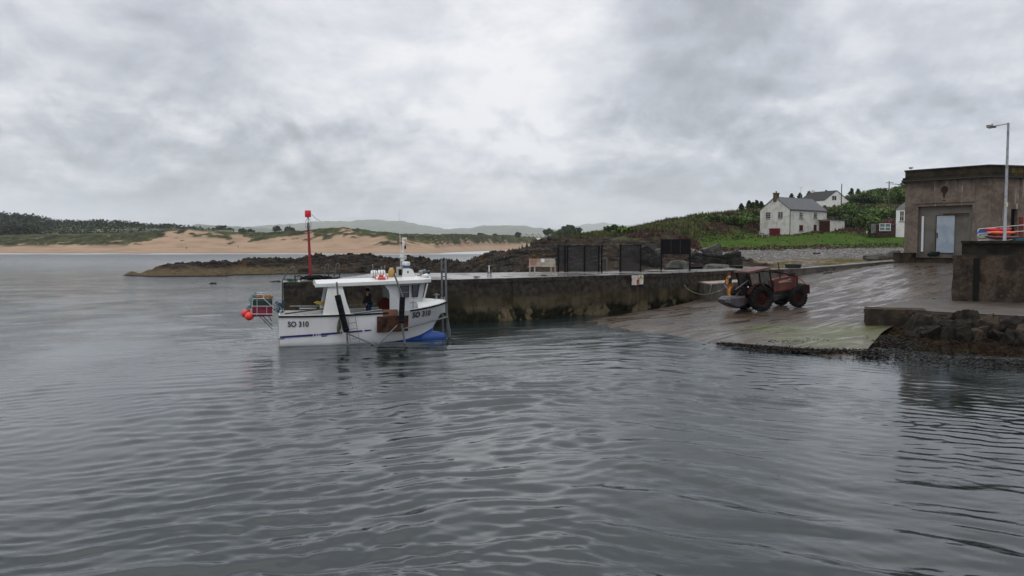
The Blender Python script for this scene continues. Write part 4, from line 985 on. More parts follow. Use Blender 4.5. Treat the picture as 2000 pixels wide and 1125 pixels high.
off = wq(1877); rough_box('parapet', P0 + WD * off + WB * .1, WD, WB, 26 - off, .7, zlow - .2, ztop, qm, t, .05, 5)
mb = MB(); mb.beam(P0 + WD * (off - .05) + WB * .42 + Vector((0, 0, ztop + .02)), P0 + WD * 26 + WB * .42 + Vector((0, 0, ztop + .02)), .86, .16); mb.build('coping', M('dark coping', (.040, .034, .026), .85, c2=(.022, .02, .016), bump=.4), t, world=True)
mb = MB(); mb.box(P0 + WD * wq(1907) - WB * .07 + Vector((0, 0, 2.7)), (.32, .12, 2.6), rot=(0, 0, math.atan2(WD.y, WD.x))); mb.build('timber_fender', M('wet black timber', (.010, .009, .008), .6), t, world=True)
# apron slab and its end block
AZ = 1.34
ap = [on_z(1692, 604, AZ), on_z(1790, 606.5, AZ), on_z(2000, 617.5, AZ)]; ap.append(ap[2] + (ap[2] - ap[1]) * 2.2)
t = thing('quay_apron', 'concrete apron slab with a square end block beside the slipway', 'quay', (ap[0].x, ap[0].y, 0))
back = [P0 + WD * 24 + WB * 1, P0 + WB * 1.0 + WD * -.3, P0 + WD * -2.0 + WB * .2 ]
mb = MB(); q = [Vector((p.x, p.y, 0)) for p in ap[1:]] + [Vector((p.x, p.y, 0)) for p in back] + [Vector((ap[0].x - .0, ap[0].y + .35, 0))]
mb.prism([p + Vector((0, 0, AZ - .24)) for p in q], (0, 0, .24)); mb.build('slab', conc_top if False else M('brown wet concrete', (.085, .065, .048), .5, c2=(.045, .036, .028), thr=(.4, .6), scale=.7, var=.15, bump=.4), t, world=True, bevel=.03)
bd = (ap[1] - ap[0]); bd.z = 0; bl = bd.length; bd.normalize(); bb = Vector((-bd.y, bd.x, 0))
rough_box('end_block', Vector((ap[0].x, ap[0].y, 0)) , bd, bb, bl + .5, 1.6, -.1, AZ + .02, M('stained block', (.070, .052, .035), .85, c2=(.034, .030, .027), thr=(.4, .6), scale=.9, c3=(.13, .095, .06), thr3=(.55, .7), bump=.6), t, .04, 9)
d_ = (ap[3] - ap[1]); d_.z = 0; L_ = d_.length; d_.normalize(); rough_box('stone_face', Vector((ap[1].x, ap[1].y, 0)) + d_ * .5 + Vector((-d_.y, d_.x, 0)) * .18, d_, Vector((-d_.y, d_.x, 0)), L_, 1.2, -.2, AZ - .245, M('rough stone face', (.060, .048, .036), .9, c2=(.026, .021, .017), thr=(.42, .58), scale=2.2, c3=(.11, .085, .06), thr3=(.60, .68), scale3=1.6, bump=1.0), t, .16, 21, .14)
# rubble revetment below the apron: bed and single boulders
def cut_rock(name, dim, seed, mat, m3=None, soft=.012):
    import bmesh
    rnd = random.Random(seed); bm = bmesh.new(); bmesh.ops.create_cube(bm, size=1); bmesh.ops.subdivide_edges(bm, edges=bm.edges[:], cuts=10, use_grid_fill=True)
    axs = [Vector((rnd.gauss(0, 1), rnd.gauss(0, 1), rnd.gauss(0, .7))).normalized() for _ in range(9)]; cut = [rnd.uniform(.38, .58) for _ in axs]
    lay = [rnd.uniform(-1, 1) for _ in range(40)]
    for v in bm.verts:
        for ax, cc in zip(axs, cut):
            dd = v.co.dot(ax)
            if dd > cc: v.co -= ax * (dd - cc)
        f_ = 1 + .035 * lay[int((v.co.z + .6) * 7) % 40]; v.co.x *= f_; v.co.y *= f_; v.co.z *= 1 + .22 * (float(vn(v.co.x * 5 + seed, v.co.y * 5, 3)) - .5)
        v.co += Vector((rnd.gauss(0, soft), rnd.gauss(0, soft), rnd.gauss(0, soft)))
        v.co = Vector((v.co.x * dim[0], v.co.y * dim[1], v.co.z * dim[2]))
        if m3: v.co = m3 @ v.co
    me = bpy.data.meshes.new(name); bm.to_mesh(me); bm.free(); me.materials.append(mat); o = bpy.data.objects.new(name, me); COL.objects.link(o); return o
def rubble():
    e0, e1 = ap[1], ap[3]; d = (e1 - e0); d.z = 0; L = d.length; d.normalize(); n = Vector((d.y, -d.x, 0));  n = -n if n.y > 0 else n
    s = np.linspace(-4.5, L, 300); r = np.linspace(-.6, 13, 240); S, Rg = np.meshgrid(s, r, indexing='ij')
    X = e0.x + d.x * S + n.x * Rg; Y = e0.y + d.y * S + n.y * Rg
    wl = 6.5 + 0 * S; z = np.interp(Rg, [-.6, .3, 1.6, 4, 7, 13], [.75, .50, .26, .10, -.10, -.6])
    z = np.where(S < 0, z * np.clip(1 + S / 6, .2, 1) - .15 * sst(0, -4, S) - .7 * sst(-.8, -4.4, S + (fbm(X * .9, Y * .9, 3, 104) - .5) * 4.5), z) + (fbm(X * 1.2, Y * 1.2, 4, 101) - .5) * .35 + (ridged(X * 3, Y * 3, 4, 102) - .5) * .30 + (fbm(X * 9, Y * 9, 2, 103) - .5) * .10
    m, g, p, v = base_mat('weedy rock bed'); nn = g.noise(v, 2.2, 6, .7, .4); n3 = g.noise(v, .6, 5, .6)
    c = g.mix(g.ramp(nn, .35, .65), (.012, .008, .005), (.045, .028, .016)); c = g.mix(g.ramp(n3, .58, .68), c, (.05, .050, .015)); g.ln(c, p.inputs['Base Color']); p.inputs['Roughness'].default_value = .8; p.inputs['Specular IOR Level'].default_value = .05; bumpn(g, p, nn, 1, .1)
    o = npmesh('foreshore', np.stack([X, Y, z], -1).reshape(-1, 3), gridq(300, 240), m, smooth=False); tag(o, kind='structure')
    m1 = M('grey boulder', (.042, .036, .029), .8, c2=(.020, .017, .014), thr=(.4, .6), scale=1.6, c3=(.11, .085, .055), thr3=(.62, .72), scale3=1.0, bump=.7); m2 = M('tan boulder', (.075, .058, .042), .9, c2=(.045, .036, .028), thr=(.45, .6), scale=1.4, bump=.7)
    rnd = random.Random(12); cnt = 0
    for k in range(150):
        ss = rnd.uniform(.2, min(L, 14)); q = rnd.random(); rg = .1 + q * 2.4; sz = rnd.uniform(.34, .66) * (1.15 - .3 * q)
        zc = np.interp(rg, [0, .6, 2.2], [.82, .62, .28]) + rnd.uniform(-.1, .1); tan = rnd.random() < (.3 if ss < 4 else .10)
        pos = e0 + d * ss + n * rg; pos.z = zc
        ob = cut_rock('boulder', (sz * 1.9, sz * 1.5, sz * 2.0), 500 + k, m2 if tan else m1, None, .006)
        ob.location = pos; ob.rotation_euler = (rnd.uniform(-.5, .5), rnd.uniform(-.5, .5), rnd.uniform(0, 6))
        tag(ob, 'tan boulder in the rubble heap under the quay apron' if tan else 'dark grey boulder in the rubble heap under the quay apron', 'boulder', 'tan boulders under the apron' if tan else 'grey boulders under the apron')
    for (px, py, z, dim, rz) in ((1802, 612, 1.05, (2.6, 1.2, .42), .3), (1846, 618, .95, (1.9, 1.0, .4), -.2)):
        pass
    # flat slabs jutting out under the apron edge
    for (ss, dim, lab) in ((1.4, (2.7, 1.3, .42), 'long tan stone slab jutting out under the left end of the apron edge'), (4.4, (2.0, 1.1, .36), 'shorter tan stone slab jutting out below the apron edge')):
        pos = e0 + d * ss + n * .35; ob = cut_rock('stone_slab', dim, int(ss * 7), m2); ob.location = (pos.x, pos.y, .96); ob.rotation_euler = (.05, -.06, math.atan2(d.y, d.x)); tag(ob, lab, 'stone slab')
    return d, n, e0
rubble()
# seaweed along the water's edge (uncountable)
def weed():
    rs = np.random.RandomState(9); P = []
    def patch(px0, py0, px1, py1, n, jx, jy, z=.0):
        for k in range(n):
            f = rs.rand(); p = on_z(px0 + (px1 - px0) * f + rs.randn() * jx, py0 + (py1 - py0) * f + rs.randn() * jy, z + .04); P.append(p)
    patch(1405, 672, 1585, 687, 2600, 8, 1.3, .02); patch(1470, 680, 1640, 688, 2400, 12, 1.8, .05); patch(1640, 682, 1715, 692, 1800, 14, 3, .06); patch(1690, 690, 2010, 715, 1700, 22, 6, .05); patch(1500, 668, 1620, 664, 90, 10, 1.2, .2)
    patch(1690, 658, 1790, 674, 1300, 14, 5, .15)
    P = np.array([tuple(p) for p in P]); n = len(P); P[:, 2] += rs.rand(n) * .07 * (rs.rand(n) > .3)
    a = rs.randn(n, 3) * [1, 1, .2]; a /= np.linalg.norm(a, axis=1)[:, None]; b = np.cross(a, rs.randn(n, 3) * [.4, .4, 1]); b /= np.linalg.norm(b, axis=1)[:, None]; s = (.03 + .045 * rs.rand(n))[:, None]
    V = np.stack([P - a * s - b * s * .35, P + a * s - b * s * .35, P + a * s + b * s * .35, P - a * s + b * s * .35], 1).reshape(-1, 3)
    A = np.repeat(np.stack([rs.rand(n), rs.rand(n), s[:, 0]], -1), 4, 0); m = foliage_mat('brown seaweed', (.008, .005, .003), (.020, .012, .006), (.026, .022, .008)); m.node_tree.nodes['Principled BSDF'].inputs['Roughness'].default_value = .7
    o = npmesh('seaweed', V, np.arange(4 * n).reshape(-1, 4), m, {'tint': A}, smooth=False); tag(o, 'brown seaweed along the water edge of the slipway', kind='stuff')
    # dry wrack on the shore behind the pier
weed()
# yard behind the quay wall
mb = MB(); yq = [P0 + WB * 1.4 + WD * .2, P0 + WD * 26 + WB * 1.4, P0 + WD * 40 + WB * 40, Vector((52, 92, 0)), Vector((41.5, 69.5, 0)), Vector((38.2, 63.5, 0))]
mb.prism([p + Vector((0, 0, 1.2)) for p in yq], (0, 0, 2.55)); o = mb.build('yard_ground', conc); tag(o, kind='structure')

# ------------------------------------------------------------------ BOATHOUSE
def boathouse():
    A = at(1765, 500, 73.0); B = at(1928, 505, 67.6); A.z = B.z = 0; D_ = (B - A).normalized(); nf = Vector((D_.y, -D_.x, 0))
    ztp = zat(1766, 333, 73.0); gz = 3.3
    E = Vector(((2120 - 1000) / F * 70.5, 70.5, 0)); E2 = E + Vector((2, 9, 0)); A2 = A + Vector((5.6, 9, 0))
    side = (E - B).normalized(); ns = Vector((side.y, -side.x, 0))
    m, g, p, v = base_mat('brown render'); n = g.noise(v, .5, 7, .65, .4); n2 = g.noise(v, 3, 7, .7); st = g.noise(g.mapping(v, scale=(2.5, 2.5, .14)), 1.1, 5, .6); x, y, z = g.sep(v)
    c = g.mix(g.ramp(n2, .3, .7), (.145, .115, .092), (.21, .17, .140)); c = g.mix(g.ramp(n, .45, .65), c, (.105, .083, .068)); c = g.mix(g.ramp(st, .55, .85), c, (.055, .043, .036)); c = g.mix(g.math('MULTIPLY', g.ramp(st, .42, .34), g.ramp(n, .48, .56)), c, (.34, .30, .27))
    g.ln(c, p.inputs['Base Color']); p.inputs['Roughness'].default_value = .92; p.inputs['Specular IOR Level'].default_value = .06; bumpn(g, p, g.math('ADD', n2, n), .5, .05)
    pm = M('parapet concrete', (.060, .048, .032), .9, c2=(.035, .030, .024), thr=(.4, .6), scale=.8, c3=(.12, .085, .03), thr3=(.58, .68), scale3=.7, bump=.5); dk = M('dark cornice', (.05, .047, .045), .85)
    t = thing('boathouse', 'square brown boathouse with flat parapet roof and pale blue door', 'boathouse', (A.x, A.y, gz))
    zc = ztp - 1.05                                          # cornice level
    Z = lambda q, h: Vector((q.x, q.y, h)); P = lambda u, h, o_=0: Z(A + D_ * u + nf * o_, h)
    W_ = (B - A).length; u0 = plane_uv(1792, 450, A, D_)[0]; u1 = plane_uv(1898, 450, A, D_)[0]; zo = plane_uv(1845, 402, A, D_)[1]; zf = plane_uv(1845, 494, A, D_)[1]
    q0 = plane_uv(1974, 440, B, side)[0]; q1 = plane_uv(1987, 440, B, side)[0]; zs1 = plane_uv(1980, 408, B, side)[1]
    mb = MB(); T_ = .45
    # front wall pieces round the big recess
    def fb(a, b, z0, z1, o0=0, o1=-T_, mm=mb, oo=A, dd=D_, nn=nf):
        qs = [oo + dd * a + nn * o0, oo + dd * b + nn * o0, oo + dd * b + nn * o1, oo + dd * a + nn * o1]; mm.prism([Z(q, z0) for q in reversed(qs)], (0, 0, z1 - z0))
    fb(0, u0, gz - 1, zc); fb(u1, W_, gz - 1, zc); fb(u0, u1, zo, zc)
    LS = (E - B).length; fb(.0, q0, gz - 1, zc, 0, -T_, mb, B, side, ns); fb(q1, LS, gz - 1, zc, 0, -T_, mb, B, side, ns); fb(q0, q1, zs1, zc, 0, -T_, mb, B, side, ns)
    mb.prism([Z(A + D_ * .0 - nf * .02, gz - 1), Z(A2, gz - 1), Z(A2 + Vector((.4, 0, 0)), gz - 1), Z(A + D_ * .4 - nf * .02, gz - 1)], (0, 0, zc - gz + 1)); mb.prism([Z(A2, gz - 1), Z(E2, gz - 1), Z(E2 - Vector((0, .4, 0)), gz - 1), Z(A2 - Vector((0, .4, 0)), gz - 1)], (0, 0, zc - gz + 1))
    mb.build('wall', m, t, world=True)
    ctr = (A + B + E + E2 + A2) / 5
    def ringp(o_, z0, z1, nm, mt, par=t):
        pts = []
        for q in (A, B, E, E2, A2):
            d = (q - ctr).normalized(); pts.append(q + d * o_)
        mm = MB(); mm.prism([Z(q, z0) for q in reversed(pts)], (0, 0, z1 - z0)); return mm.build(nm, mt, par, world=True, bevel=.03)
    ringp(.42, zc, zc + .16, 'cornice', dk); ringp(.30, zc + .163, zc + .36, 'cornice_band', pm); ringp(.06, zc + .363, ztp - .12, 'parapet', pm); ringp(.14, ztp - .117, ztp, 'coping', pm)
    # recess infill, doors
    g1 = M('grey brown infill', (.155, .145, .125), .85, c2=(.115, .105, .09), thr=(.4, .65), scale=.8, var=.12, bump=.3)
    ib = MB(); fb(u0 - .1, u1 + .1, gz - .5, zo + .1, -.30, -.42, ib); ib.build('infill_panel', g1, t, world=True)
    ub0 = plane_uv(1827, 450, A, D_)[0]; ub1 = plane_uv(1862, 450, A, D_)[0]; zd1 = plane_uv(1845, 421, A, D_)[1]; zd0 = plane_uv(1845, 493.5, A, D_)[1]
    db = MB(); fb(ub0, ub1, zd0, zd1, -.20, -.27, db); dr = db.build('door', M('pale blue steel door', (.24, .30, .37), .5, c2=(.32, .37, .41), thr=(.4, .65), scale=1.2, c3=(.15, .17, .2), thr3=(.62, .75), sq3=(1, 1, .4)), t, world=True, bevel=.01)
    hb = MB(); fb(ub0 + .06, ub0 + .12, zd0 + 1.3, zd0 + 1.75, -.12, -.2, hb); hb.build('handle', rust, dr, world=True)
    eb = MB(); fb(ub0 - .06, ub0 - .01, zd0, zd1 + .05, -.17, -.29, eb); fb(ub0 - .01, ub1 + .05, zd1 + .005, zd1 + .06, -.17, -.29, eb); eb.build('door_frame', rust, t, world=True)
    pp = plane_uv(1800, 450, A, D_)[0]; pb = MB(); pb.tube([P(pp, zf + .1, -.2), P(pp, zd1, -.2)], .10, 10); pb.build('white_pipe', M('white pipe', (.6, .62, .64), .4), t, world=True)
    rb = MB(); ra = plane_uv(1840, 418, A, D_); rb2 = plane_uv(1891, 417, A, D_); rb.beam(P(ra[0], ra[1], -.15), P(rb2[0], rb2[1], -.15), .1, .1); rb.build('door_rail', rust, t, world=True)
    # round rust mark / vent above the door
    vu, vz = plane_uv(1845, 370, A, D_); vb = MB(); th_ = math.atan2(D_.y, D_.x)
    vb.T = Matrix.Translation(P(vu, vz, .02)) @ Matrix.Rotation(th_, 4, 'Z'); vb.lathe((0, 0, 0), [(0, -.03), (.24, -.03), (.30, -.02), (.30, .03), (.24, .05), (0, .02)], 20, 'Y'); vb.build('round_vent', M('dark bronze', (.03, .018, .012), .7), t, world=True)
    sb = MB(); 
    for k, (du, dz, w_) in enumerate(((-.02, -.75, .12), (-.12, -.55, .06), (.1, -.5, .05), (-.02, -1.0, .25))): fb(vu + du - w_ / 2, vu + du + w_ / 2, vz + dz, vz + dz + (.45 if k < 3 else .1), .012, .002, sb)
    sb.build('rust_stain', M('rust drip', (.045, .022, .014), .9), t, world=True)
    lb = MB(); lz = plane_uv(1845, 396, A, D_)[1]; fb(u0 - .35, u1 + .3, lz, lz + .12, .07, -.02, lb); lb.build('lintel_moulding', m, t, world=True)
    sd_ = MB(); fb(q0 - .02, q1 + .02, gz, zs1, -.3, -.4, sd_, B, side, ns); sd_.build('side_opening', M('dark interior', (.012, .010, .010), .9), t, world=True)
    r0 = plane_uv(1990, 440, B, side)[0]; r1 = plane_uv(1997, 440, B, side)[0]; sz = plane_uv(1993, 424, B, side)[1]; rd = MB(); fb(r0, r1, gz, sz, .05, .004, rd, B, side, ns); rd.build('red_board', M('faded red board', (.20, .035, .03), .7, c2=(.1, .03, .03)), t, world=True)
    # plinth step along the front and ragged masonry at the left corner
    pb = MB(); fb(-.5, u0 - .05, 2.4, zf - .0, 1.0, .003, pb); fb(u0 - .05, W_ + .2, 2.4, zf - .42, 1.2, .003, pb); pb.build('plinth', M('plinth stone', (.060, .045, .030), .9, c2=(.028, .022, .017), thr=(.4, .6), scale=1.2, bump=.8), t, world=True, bevel=.05)
    # things at the doorway
    hp = P(plane_uv(1832, 490, A, D_)[0], zf - .3, .35); tt = thing('net_heap', 'heap of dark green netting at the boathouse door', 'net', hp); nb = MB()
    for k in range(9): nb.ball((random.uniform(-.5, .5), random.uniform(-.15, .15), .12 + random.uniform(0, .15)), (.28, .2, .16), 8, 6, .2, k)
    nb.build('netting', M('dark netting', (.010, .022, .020), .9, c2=(.03, .035, .03), scale=9), tt, smooth=True)
    # roof plants
    for k, px in enumerate((1899, 1985, 1997)):
        q = at(px, 322, 71 + k); q.z = ztp; lt = thing('roof_weed', ['tuft of weed on the boathouse parapet above the blue door', 'left tuft of weed on the far parapet beside the lamp post', 'right tuft of weed on the far parapet beside the lamp post'][k], 'plant', q)
        C = [(q.x + dx, q.y, q.z + .08) for dx in (-.12, 0, .12)]; crown('leaves', C, [(.16, .1, .14)] * 3, 60, .1, leaf_dark, lt, 400 + k); MB().tube([(0, 0, -.05), (0, 0, .2)], .01, 4).build('stem', bark, lt)
    # gull
    q = P(.35, ztp, -.2); gt = thing('gull', 'small grey and white gull perched on the boathouse corner', 'bird', q); gb = MB(); gb.ball((0, 0, .20), (.19, .085, .085), 12, 8); gb.ball((.17, 0, .30), (.055, .05, .05), 10, 6); gb.tube([(.12, 0, .24), (.17, 0, .30)], .045, 8); gb.build('body', M('gull white', (.55, .55, .56), .8), gt, smooth=True)
    MB().ball((-.03, 0, .225), (.2, .095, .075), 10, 6).build('wing', M('gull grey', (.22, .23, .25), .8), gt, smooth=True); MB().lathe((.22, 0, .295), [(.018, 0), (.0, .07)], 6, 'X').build('beak', M('beak yellow', (.5, .35, .05), .5), gt)
    for s in (-.03, .03): MB().tube([(0, s, 0), (0, s, .13)], .008, 4).build('leg', M('beak yellow', (.5, .35, .05), .5), gt)
    return t
boathouse()

# --- street lamp
p = at(1961, 500, 58); p.z = 3.75; h = zat(1961, 240, 58) - p.z; t = thing('street_lamp', 'tall galvanised street lamp behind the quay wall', 'street lamp', p)
MB().tube([(0, 0, -.1), (0, 0, 1.4), (0, 0, 1.45), (0, 0, h)], [.15, .145, .115, .075], 14).build('pole', steel, t, auto=40)
MB().tube([(0, 0, h - .06), (-.3, -.02, h - .10), (-.95, -.05, h - .22)], [.045, .035, .035], 8).build('arm', steel, t, smooth=True)
mb = MB(); mb.T = Matrix.Translation((-1.25, -.07, h - .26)) @ Euler((0, R(8), 0)).to_matrix().to_4x4(); mb.ball((0, 0, 0), (.38, .16, .10), 16, 8); lh = mb.build('lamp_head', M('lamp shell', (.10, .10, .11), .5), t, smooth=True)
mb = MB(); mb.T = Matrix.Translation((-1.38, -.07, h - .31)) @ Euler((0, R(8), 0)).to_matrix().to_4x4(); mb.ball((0, 0, 0), (.23, .13, .10), 14, 8); mb.build('lens', M('lamp lens', (.30, .27, .22), .3), t, smooth=True)
MB().lathe((-1.2, -.07, h - .18), [(.04, 0), (.04, .1), (0, .12)], 8).build('photocell', M('lamp shell', (.10, .10, .11), .5), lh)
MB().box((.01, -.12, 3.0 + .95), (.16, .012, .32)).build('number_plate', M('yellow plate', (.55, .5, .3), .6), t)

# --- kayaks on a rack with tubular rails
def kayak(px, py, d, L, r, col, lab, rz):
    p = at(px, py, d); t = thing('kayak', lab, 'kayak', p, rz, 'kayaks stacked on the rack'); mb = MB(); N = 14; m_ = 12; vs = []
    for i in range(N + 1):
        f = i / N; x = (f - .5) * L; q = max(math.sin(math.pi * f), .02) ** .6
        for k in range(m_): a = 2 * math.pi * k / m_; vs.append((x, math.cos(a) * r * 1.25 * q, math.sin(a) * r * .72 * q + .12 * (2 * f - 1) ** 4))
    mb.add(vs, [(i * m_ + k, (i + 1) * m_ + k, (i + 1) * m_ + (k + 1) % m_, i * m_ + (k + 1) % m_) for i in range(N) for k in range(m_)]); mb.build('hull', M(col[0], col[1], .4), t, smooth=True)
    MB().lathe((0, 0, r * .62), [(.0, 0), (.20, 0), (.22, .04), (.18, .06), (.0, .02)], 12).build('cockpit', rubber, t)
ky = Vector((.95, .3, 0)); rz = R(16)
kayak(1947, 449, 63, 3.0, .22, ('red kayak', (.50, .012, .035)), 'red kayak on top of the rack beside the lamp post', rz)
kayak(1955, 455, 62.6, 3.1, .24, ('orange kayak', (.65, .085, .025)), 'orange kayak lying just under the red one', rz)
kayak(1930, 459, 62.8, 2.2, .2, ('maroon kayak', (.16, .012, .02)), 'maroon kayak in the middle of the rack', rz)
kayak(1958, 464, 62.4, 3.4, .22, ('dark red kayak', (.10, .012, .012)), 'dark red kayak at the bottom of the rack', rz)
q = at(1916, 456, 62.6)
p = at(1914, 478, 61.5); t = thing('kayak_rack', 'white tubular rail rack holding the kayaks', 'rack', p); white_t = M('white rail', (.55, .57, .55), .4)
mb = MB(); v0 = at(1911, 447, 61.5) - p; v1 = at(2060, 434, 66) - p; w0 = at(1911, 456, 61.5) - p; w1 = at(2060, 448, 66) - p; x0 = at(1911, 469, 61.5) - p; x1 = at(2060, 466, 66) - p
for a, b in ((v0, v1), (w0, w1), (x0, x1)):
    MB().tube([a + Vector((-.05, 0, -.2)), a + Vector((.05, 0, 0)), b], .03, 6).build('rail', white_t, t)
for f in (0, .38, .75):
    MB().tube([(v0 + (v1 - v0) * f) + Vector((0, .06, .02)), Vector(((v0 + (v1 - v0) * f).x, (v0 + (v1 - v0) * f).y + .06, 3.75 - p.z))], .03, 6).build('post', steel, t)
for px, py, c_, lab, dim in ((1917, 453, (.06, .09, .30), 'blue fish box at the left end of the kayak rack', (.55, .5, .28)), (1919, 461, (.35, .4, .33), 'pale green crate under the blue box', (.5, .5, .3)), (1929, 463, (.45, .47, .47), 'white crate beside the pale green crate', (.5, .45, .2)), (1990, 468, (.03, .10, .12), 'teal crate at the right edge behind the quay wall', (.7, .5, .25))):
    q = at(px, py, 62.3); tt = thing('fish_box', lab, 'crate', q); mm = M('box ' + lab[:6], c_, .6); z0 = -dim[2] / 2
    bm_ = MB(); w_, d_, h_ = dim; bm_.box((0, 0, z0 + .015), (w_, d_, .03))
    for sx in (-1, 1): bm_.box((sx * (w_ / 2 - .015), 0, 0.015), (.03, d_, h_ - .03)); bm_.box((0, sx * (d_ / 2 - .015), 0.015), (w_ - .06, .03, h_ - .03))
    bm_.build('box', mm, tt); MB().box((0, 0, h_ / 2 + .0), (w_ * .9, d_ * .9, .05)).build('contents', M('dark contents', (.05, .05, .05), .9), tt)
# ------------------------------------------------------------------ PEOPLE
def person(label, loc, rz, J, cols, group=None, s=1.0, rot=None, parent_rot=None):
    """J: joint overrides in metres (x forward, y left); cols: dict skin, top, legs, hair"""
    j = dict(pel=(0, 0, .95), spi=(0, 0, 1.15), che=(0, 0, 1.36), nek=(.01, 0, 1.50), hea=(.03, 0, 1.60), top=(.02, 0, 1.70),
             shl=(0, .18, 1.42), ell=(-.02, .25, 1.13), wrl=(.10, .24, .90), shr=(0, -.18, 1.42), elr=(-.02, -.25, 1.13), wrr=(.10, -.24, .90),
             hil=(0, .09, .92), knl=(.02, .10, .50), anl=(-.02, .10, .09), tol=(.15, .12, .04), hir=(0, -.09, .92), knr=(.02, -.10, .50), anr=(-.02, -.10, .09), tor=(.15, -.12, .04))
    j.update(J); j = {k: Vector(v) * s for k, v in j.items()}
    t = thing('person', label, 'person', loc, rz, group)
    def skin(name, verts, edges, rad, mat, sub=1):
        me = bpy.data.meshes.new(name); me.from_pydata([tuple(v) for v in verts], edges, []); me.materials.append(mat)
        o = bpy.data.objects.new(name, me); COL.objects.link(o); o.parent = t
        m_ = o.modifiers.new('skin', 'SKIN'); m_.use_smooth_shade = True
        for i, r in enumerate(rad): me.skin_vertices[0].data[i].radius = (r * s, r * s) if not isinstance(r, tuple) else (r[0] * s, r[1] * s); me.skin_vertices[0].data[i].use_root = (i == 0)
        u = o.modifiers.new('sub', 'SUBSURF'); u.levels = sub; u.render_levels = sub; return o
    V = []; E = []; Rr = []; ix = {}
    def a(k, r, p=None):
        ix[k] = len(V); V.append(j[k] if k in j else p); Rr.append(r)
    for k, r in (('pel', .125), ('spi', .115), ('che', .13), ('nek', .055), ('hea', .088), ('top', .07)): a(k, r)
    for q in 'lr':
        for k, r in (('sh', .06), ('el', .042), ('wr', .03)): a(k + q, r)
        for k, r in (('hi', .085), ('kn', .058), ('an', .042), ('to', .035)): a(k + q, r)
    L = lambda x, y: E.append((ix[x], ix[y]))
    for x, y in (('pel', 'spi'), ('spi', 'che'), ('che', 'nek'), ('nek', 'hea'), ('hea', 'top')): L(x, y)
    for q in 'lr':
        L('che', 'sh' + q); L('sh' + q, 'el' + q); L('el' + q, 'wr' + q); L('pel', 'hi' + q); L('hi' + q, 'kn' + q); L('kn' + q, 'an' + q); L('an' + q, 'to' + q)
        w_ = j['wr' + q]; d = (w_ - j['el' + q]).normalized(); sd = d.cross(Vector((1, 0, 0)) if abs(d.x) < .8 else Vector((0, 0, 1))).normalized()
        ix['pa' + q] = len(V); V.append(w_ + d * .06 * s); Rr.append(.028); L('wr' + q, 'pa' + q)
        for f in range(5):
            o_ = (f - 2) * .018 * s; base = V[ix['pa' + q]]
            tip = base + sd * o_ * 1.6 + d * ((.075 if f else .03) - .006 * abs(f - 2)) * s; ix['f%d%s' % (f, q)] = len(V); V.append(tip); Rr.append(.008); E.append((ix['pa' + q], ix['f%d%s' % (f, q)]))
    sk = M('skin', (.42, .24, .18), .6, var=.05); skin('body', V, E, Rr, sk)
    # nose and ears belong to the head shape: small bumps via face piece
    face = MB(); hc = j['hea']; face.ball((hc.x + .085 * s, hc.y, hc.z - .005 * s), (.018 * s, .014 * s, .022 * s), 8, 6); 
    for q in (-1, 1): face.ball((hc.x, hc.y + q * .088 * s, hc.z), (.015 * s, .01 * s, .03 * s), 8, 6)
    face.build('nose_and_ears', sk, t, smooth=True)
    eb = MB()
    for q in (-1, 1): eb.ball((hc.x + .078 * s, hc.y + q * .032 * s, hc.z + .022 * s), .011 * s, 6, 4)
    eb.build('eyes', M('eye dark', (.02, .015, .012), .3), t, smooth=True)
    # hair
    hb = MB(); hb.ball((hc.x - .02 * s, hc.y, hc.z + .04 * s), (.105 * s, .10 * s, .095 * s), 12, 8, .05, 3); hb.build('hair', M('hair ' + cols['hair'][0], cols['hair'][1], .8), t, smooth=True)
    # clothes follow the body with a larger radius
    def garment(name, keys, edges, rads, mat): 
        m_ = {k: i for i, k in enumerate(keys)}; return skin(name, [j[k] for k in keys], [(m_[a_], m_[b_]) for a_, b_ in edges], rads, mat)
    garment('jacket', ['spi', 'che', 'shl', 'ell', 'wrl', 'shr', 'elr', 'wrr', 'pel'], [('pel', 'spi'), ('spi', 'che'), ('che', 'shl'), ('shl', 'ell'), ('ell', 'wrl'), ('che', 'shr'), ('shr', 'elr'), ('elr', 'wrr')],
            [.15, .165, .085, .065, .048, .085, .065, .048, .145], cols['top'])
    garment('trousers', ['pel', 'hil', 'knl', 'anl', 'hir', 'knr', 'anr'], [('pel', 'hil'), ('hil', 'knl'), ('knl', 'anl'), ('pel', 'hir'), ('hir', 'knr'), ('knr', 'anr')], [.15, .11, .085, .075, .11, .085, .075], cols['legs'])
    bb = MB()
    for q in 'lr':
        an, to = j['an' + q], j['to' + q]; bb.tube([an + Vector((0, 0, .14 * s)), an + Vector((0, 0, -.0)), an + Vector((.0, 0, -.05 * s))], [.06 * s, .055 * s, .05 * s], 8); bb.tube([an + Vector((-.06 * s, 0, -.04 * s)), to + Vector((.02 * s, 0, .0))], [.05 * s, .042 * s], 8)
    bb.build('boots', cols.get('boots', rubber), t, smooth=True)
    if 'bib' in cols:
        mb = MB(); c_ = j['che']; p_ = j['pel']; mb.T = None
        mb.prism([p_ + Vector((.165, .15, 0)) * s, p_ + Vector((.165, -.15, 0)) * s, c_ + Vector((.185, -.10, -.02)) * s, c_ + Vector((.185, .10, -.02)) * s], (.02, 0, 0))
        for q in (-1, 1): mb.beam(c_ + Vector((.19, q * .09, -.03)) * s, c_ + Vector((.02, q * .12, .15)) * s, .035 * s, .012)
        mb.build('bib', cols['bib'], t)
    return t
navy = M('dark jacket', (.012, .014, .022), .8); blue_t = M('blue trousers', (.02, .05, .12), .7); oilskin = M('orange oilskin', (.50, .20, .015), .45, c2=(.42, .16, .015), scale=3); blue_g = M('blue glove', (.03, .05, .35), .6)

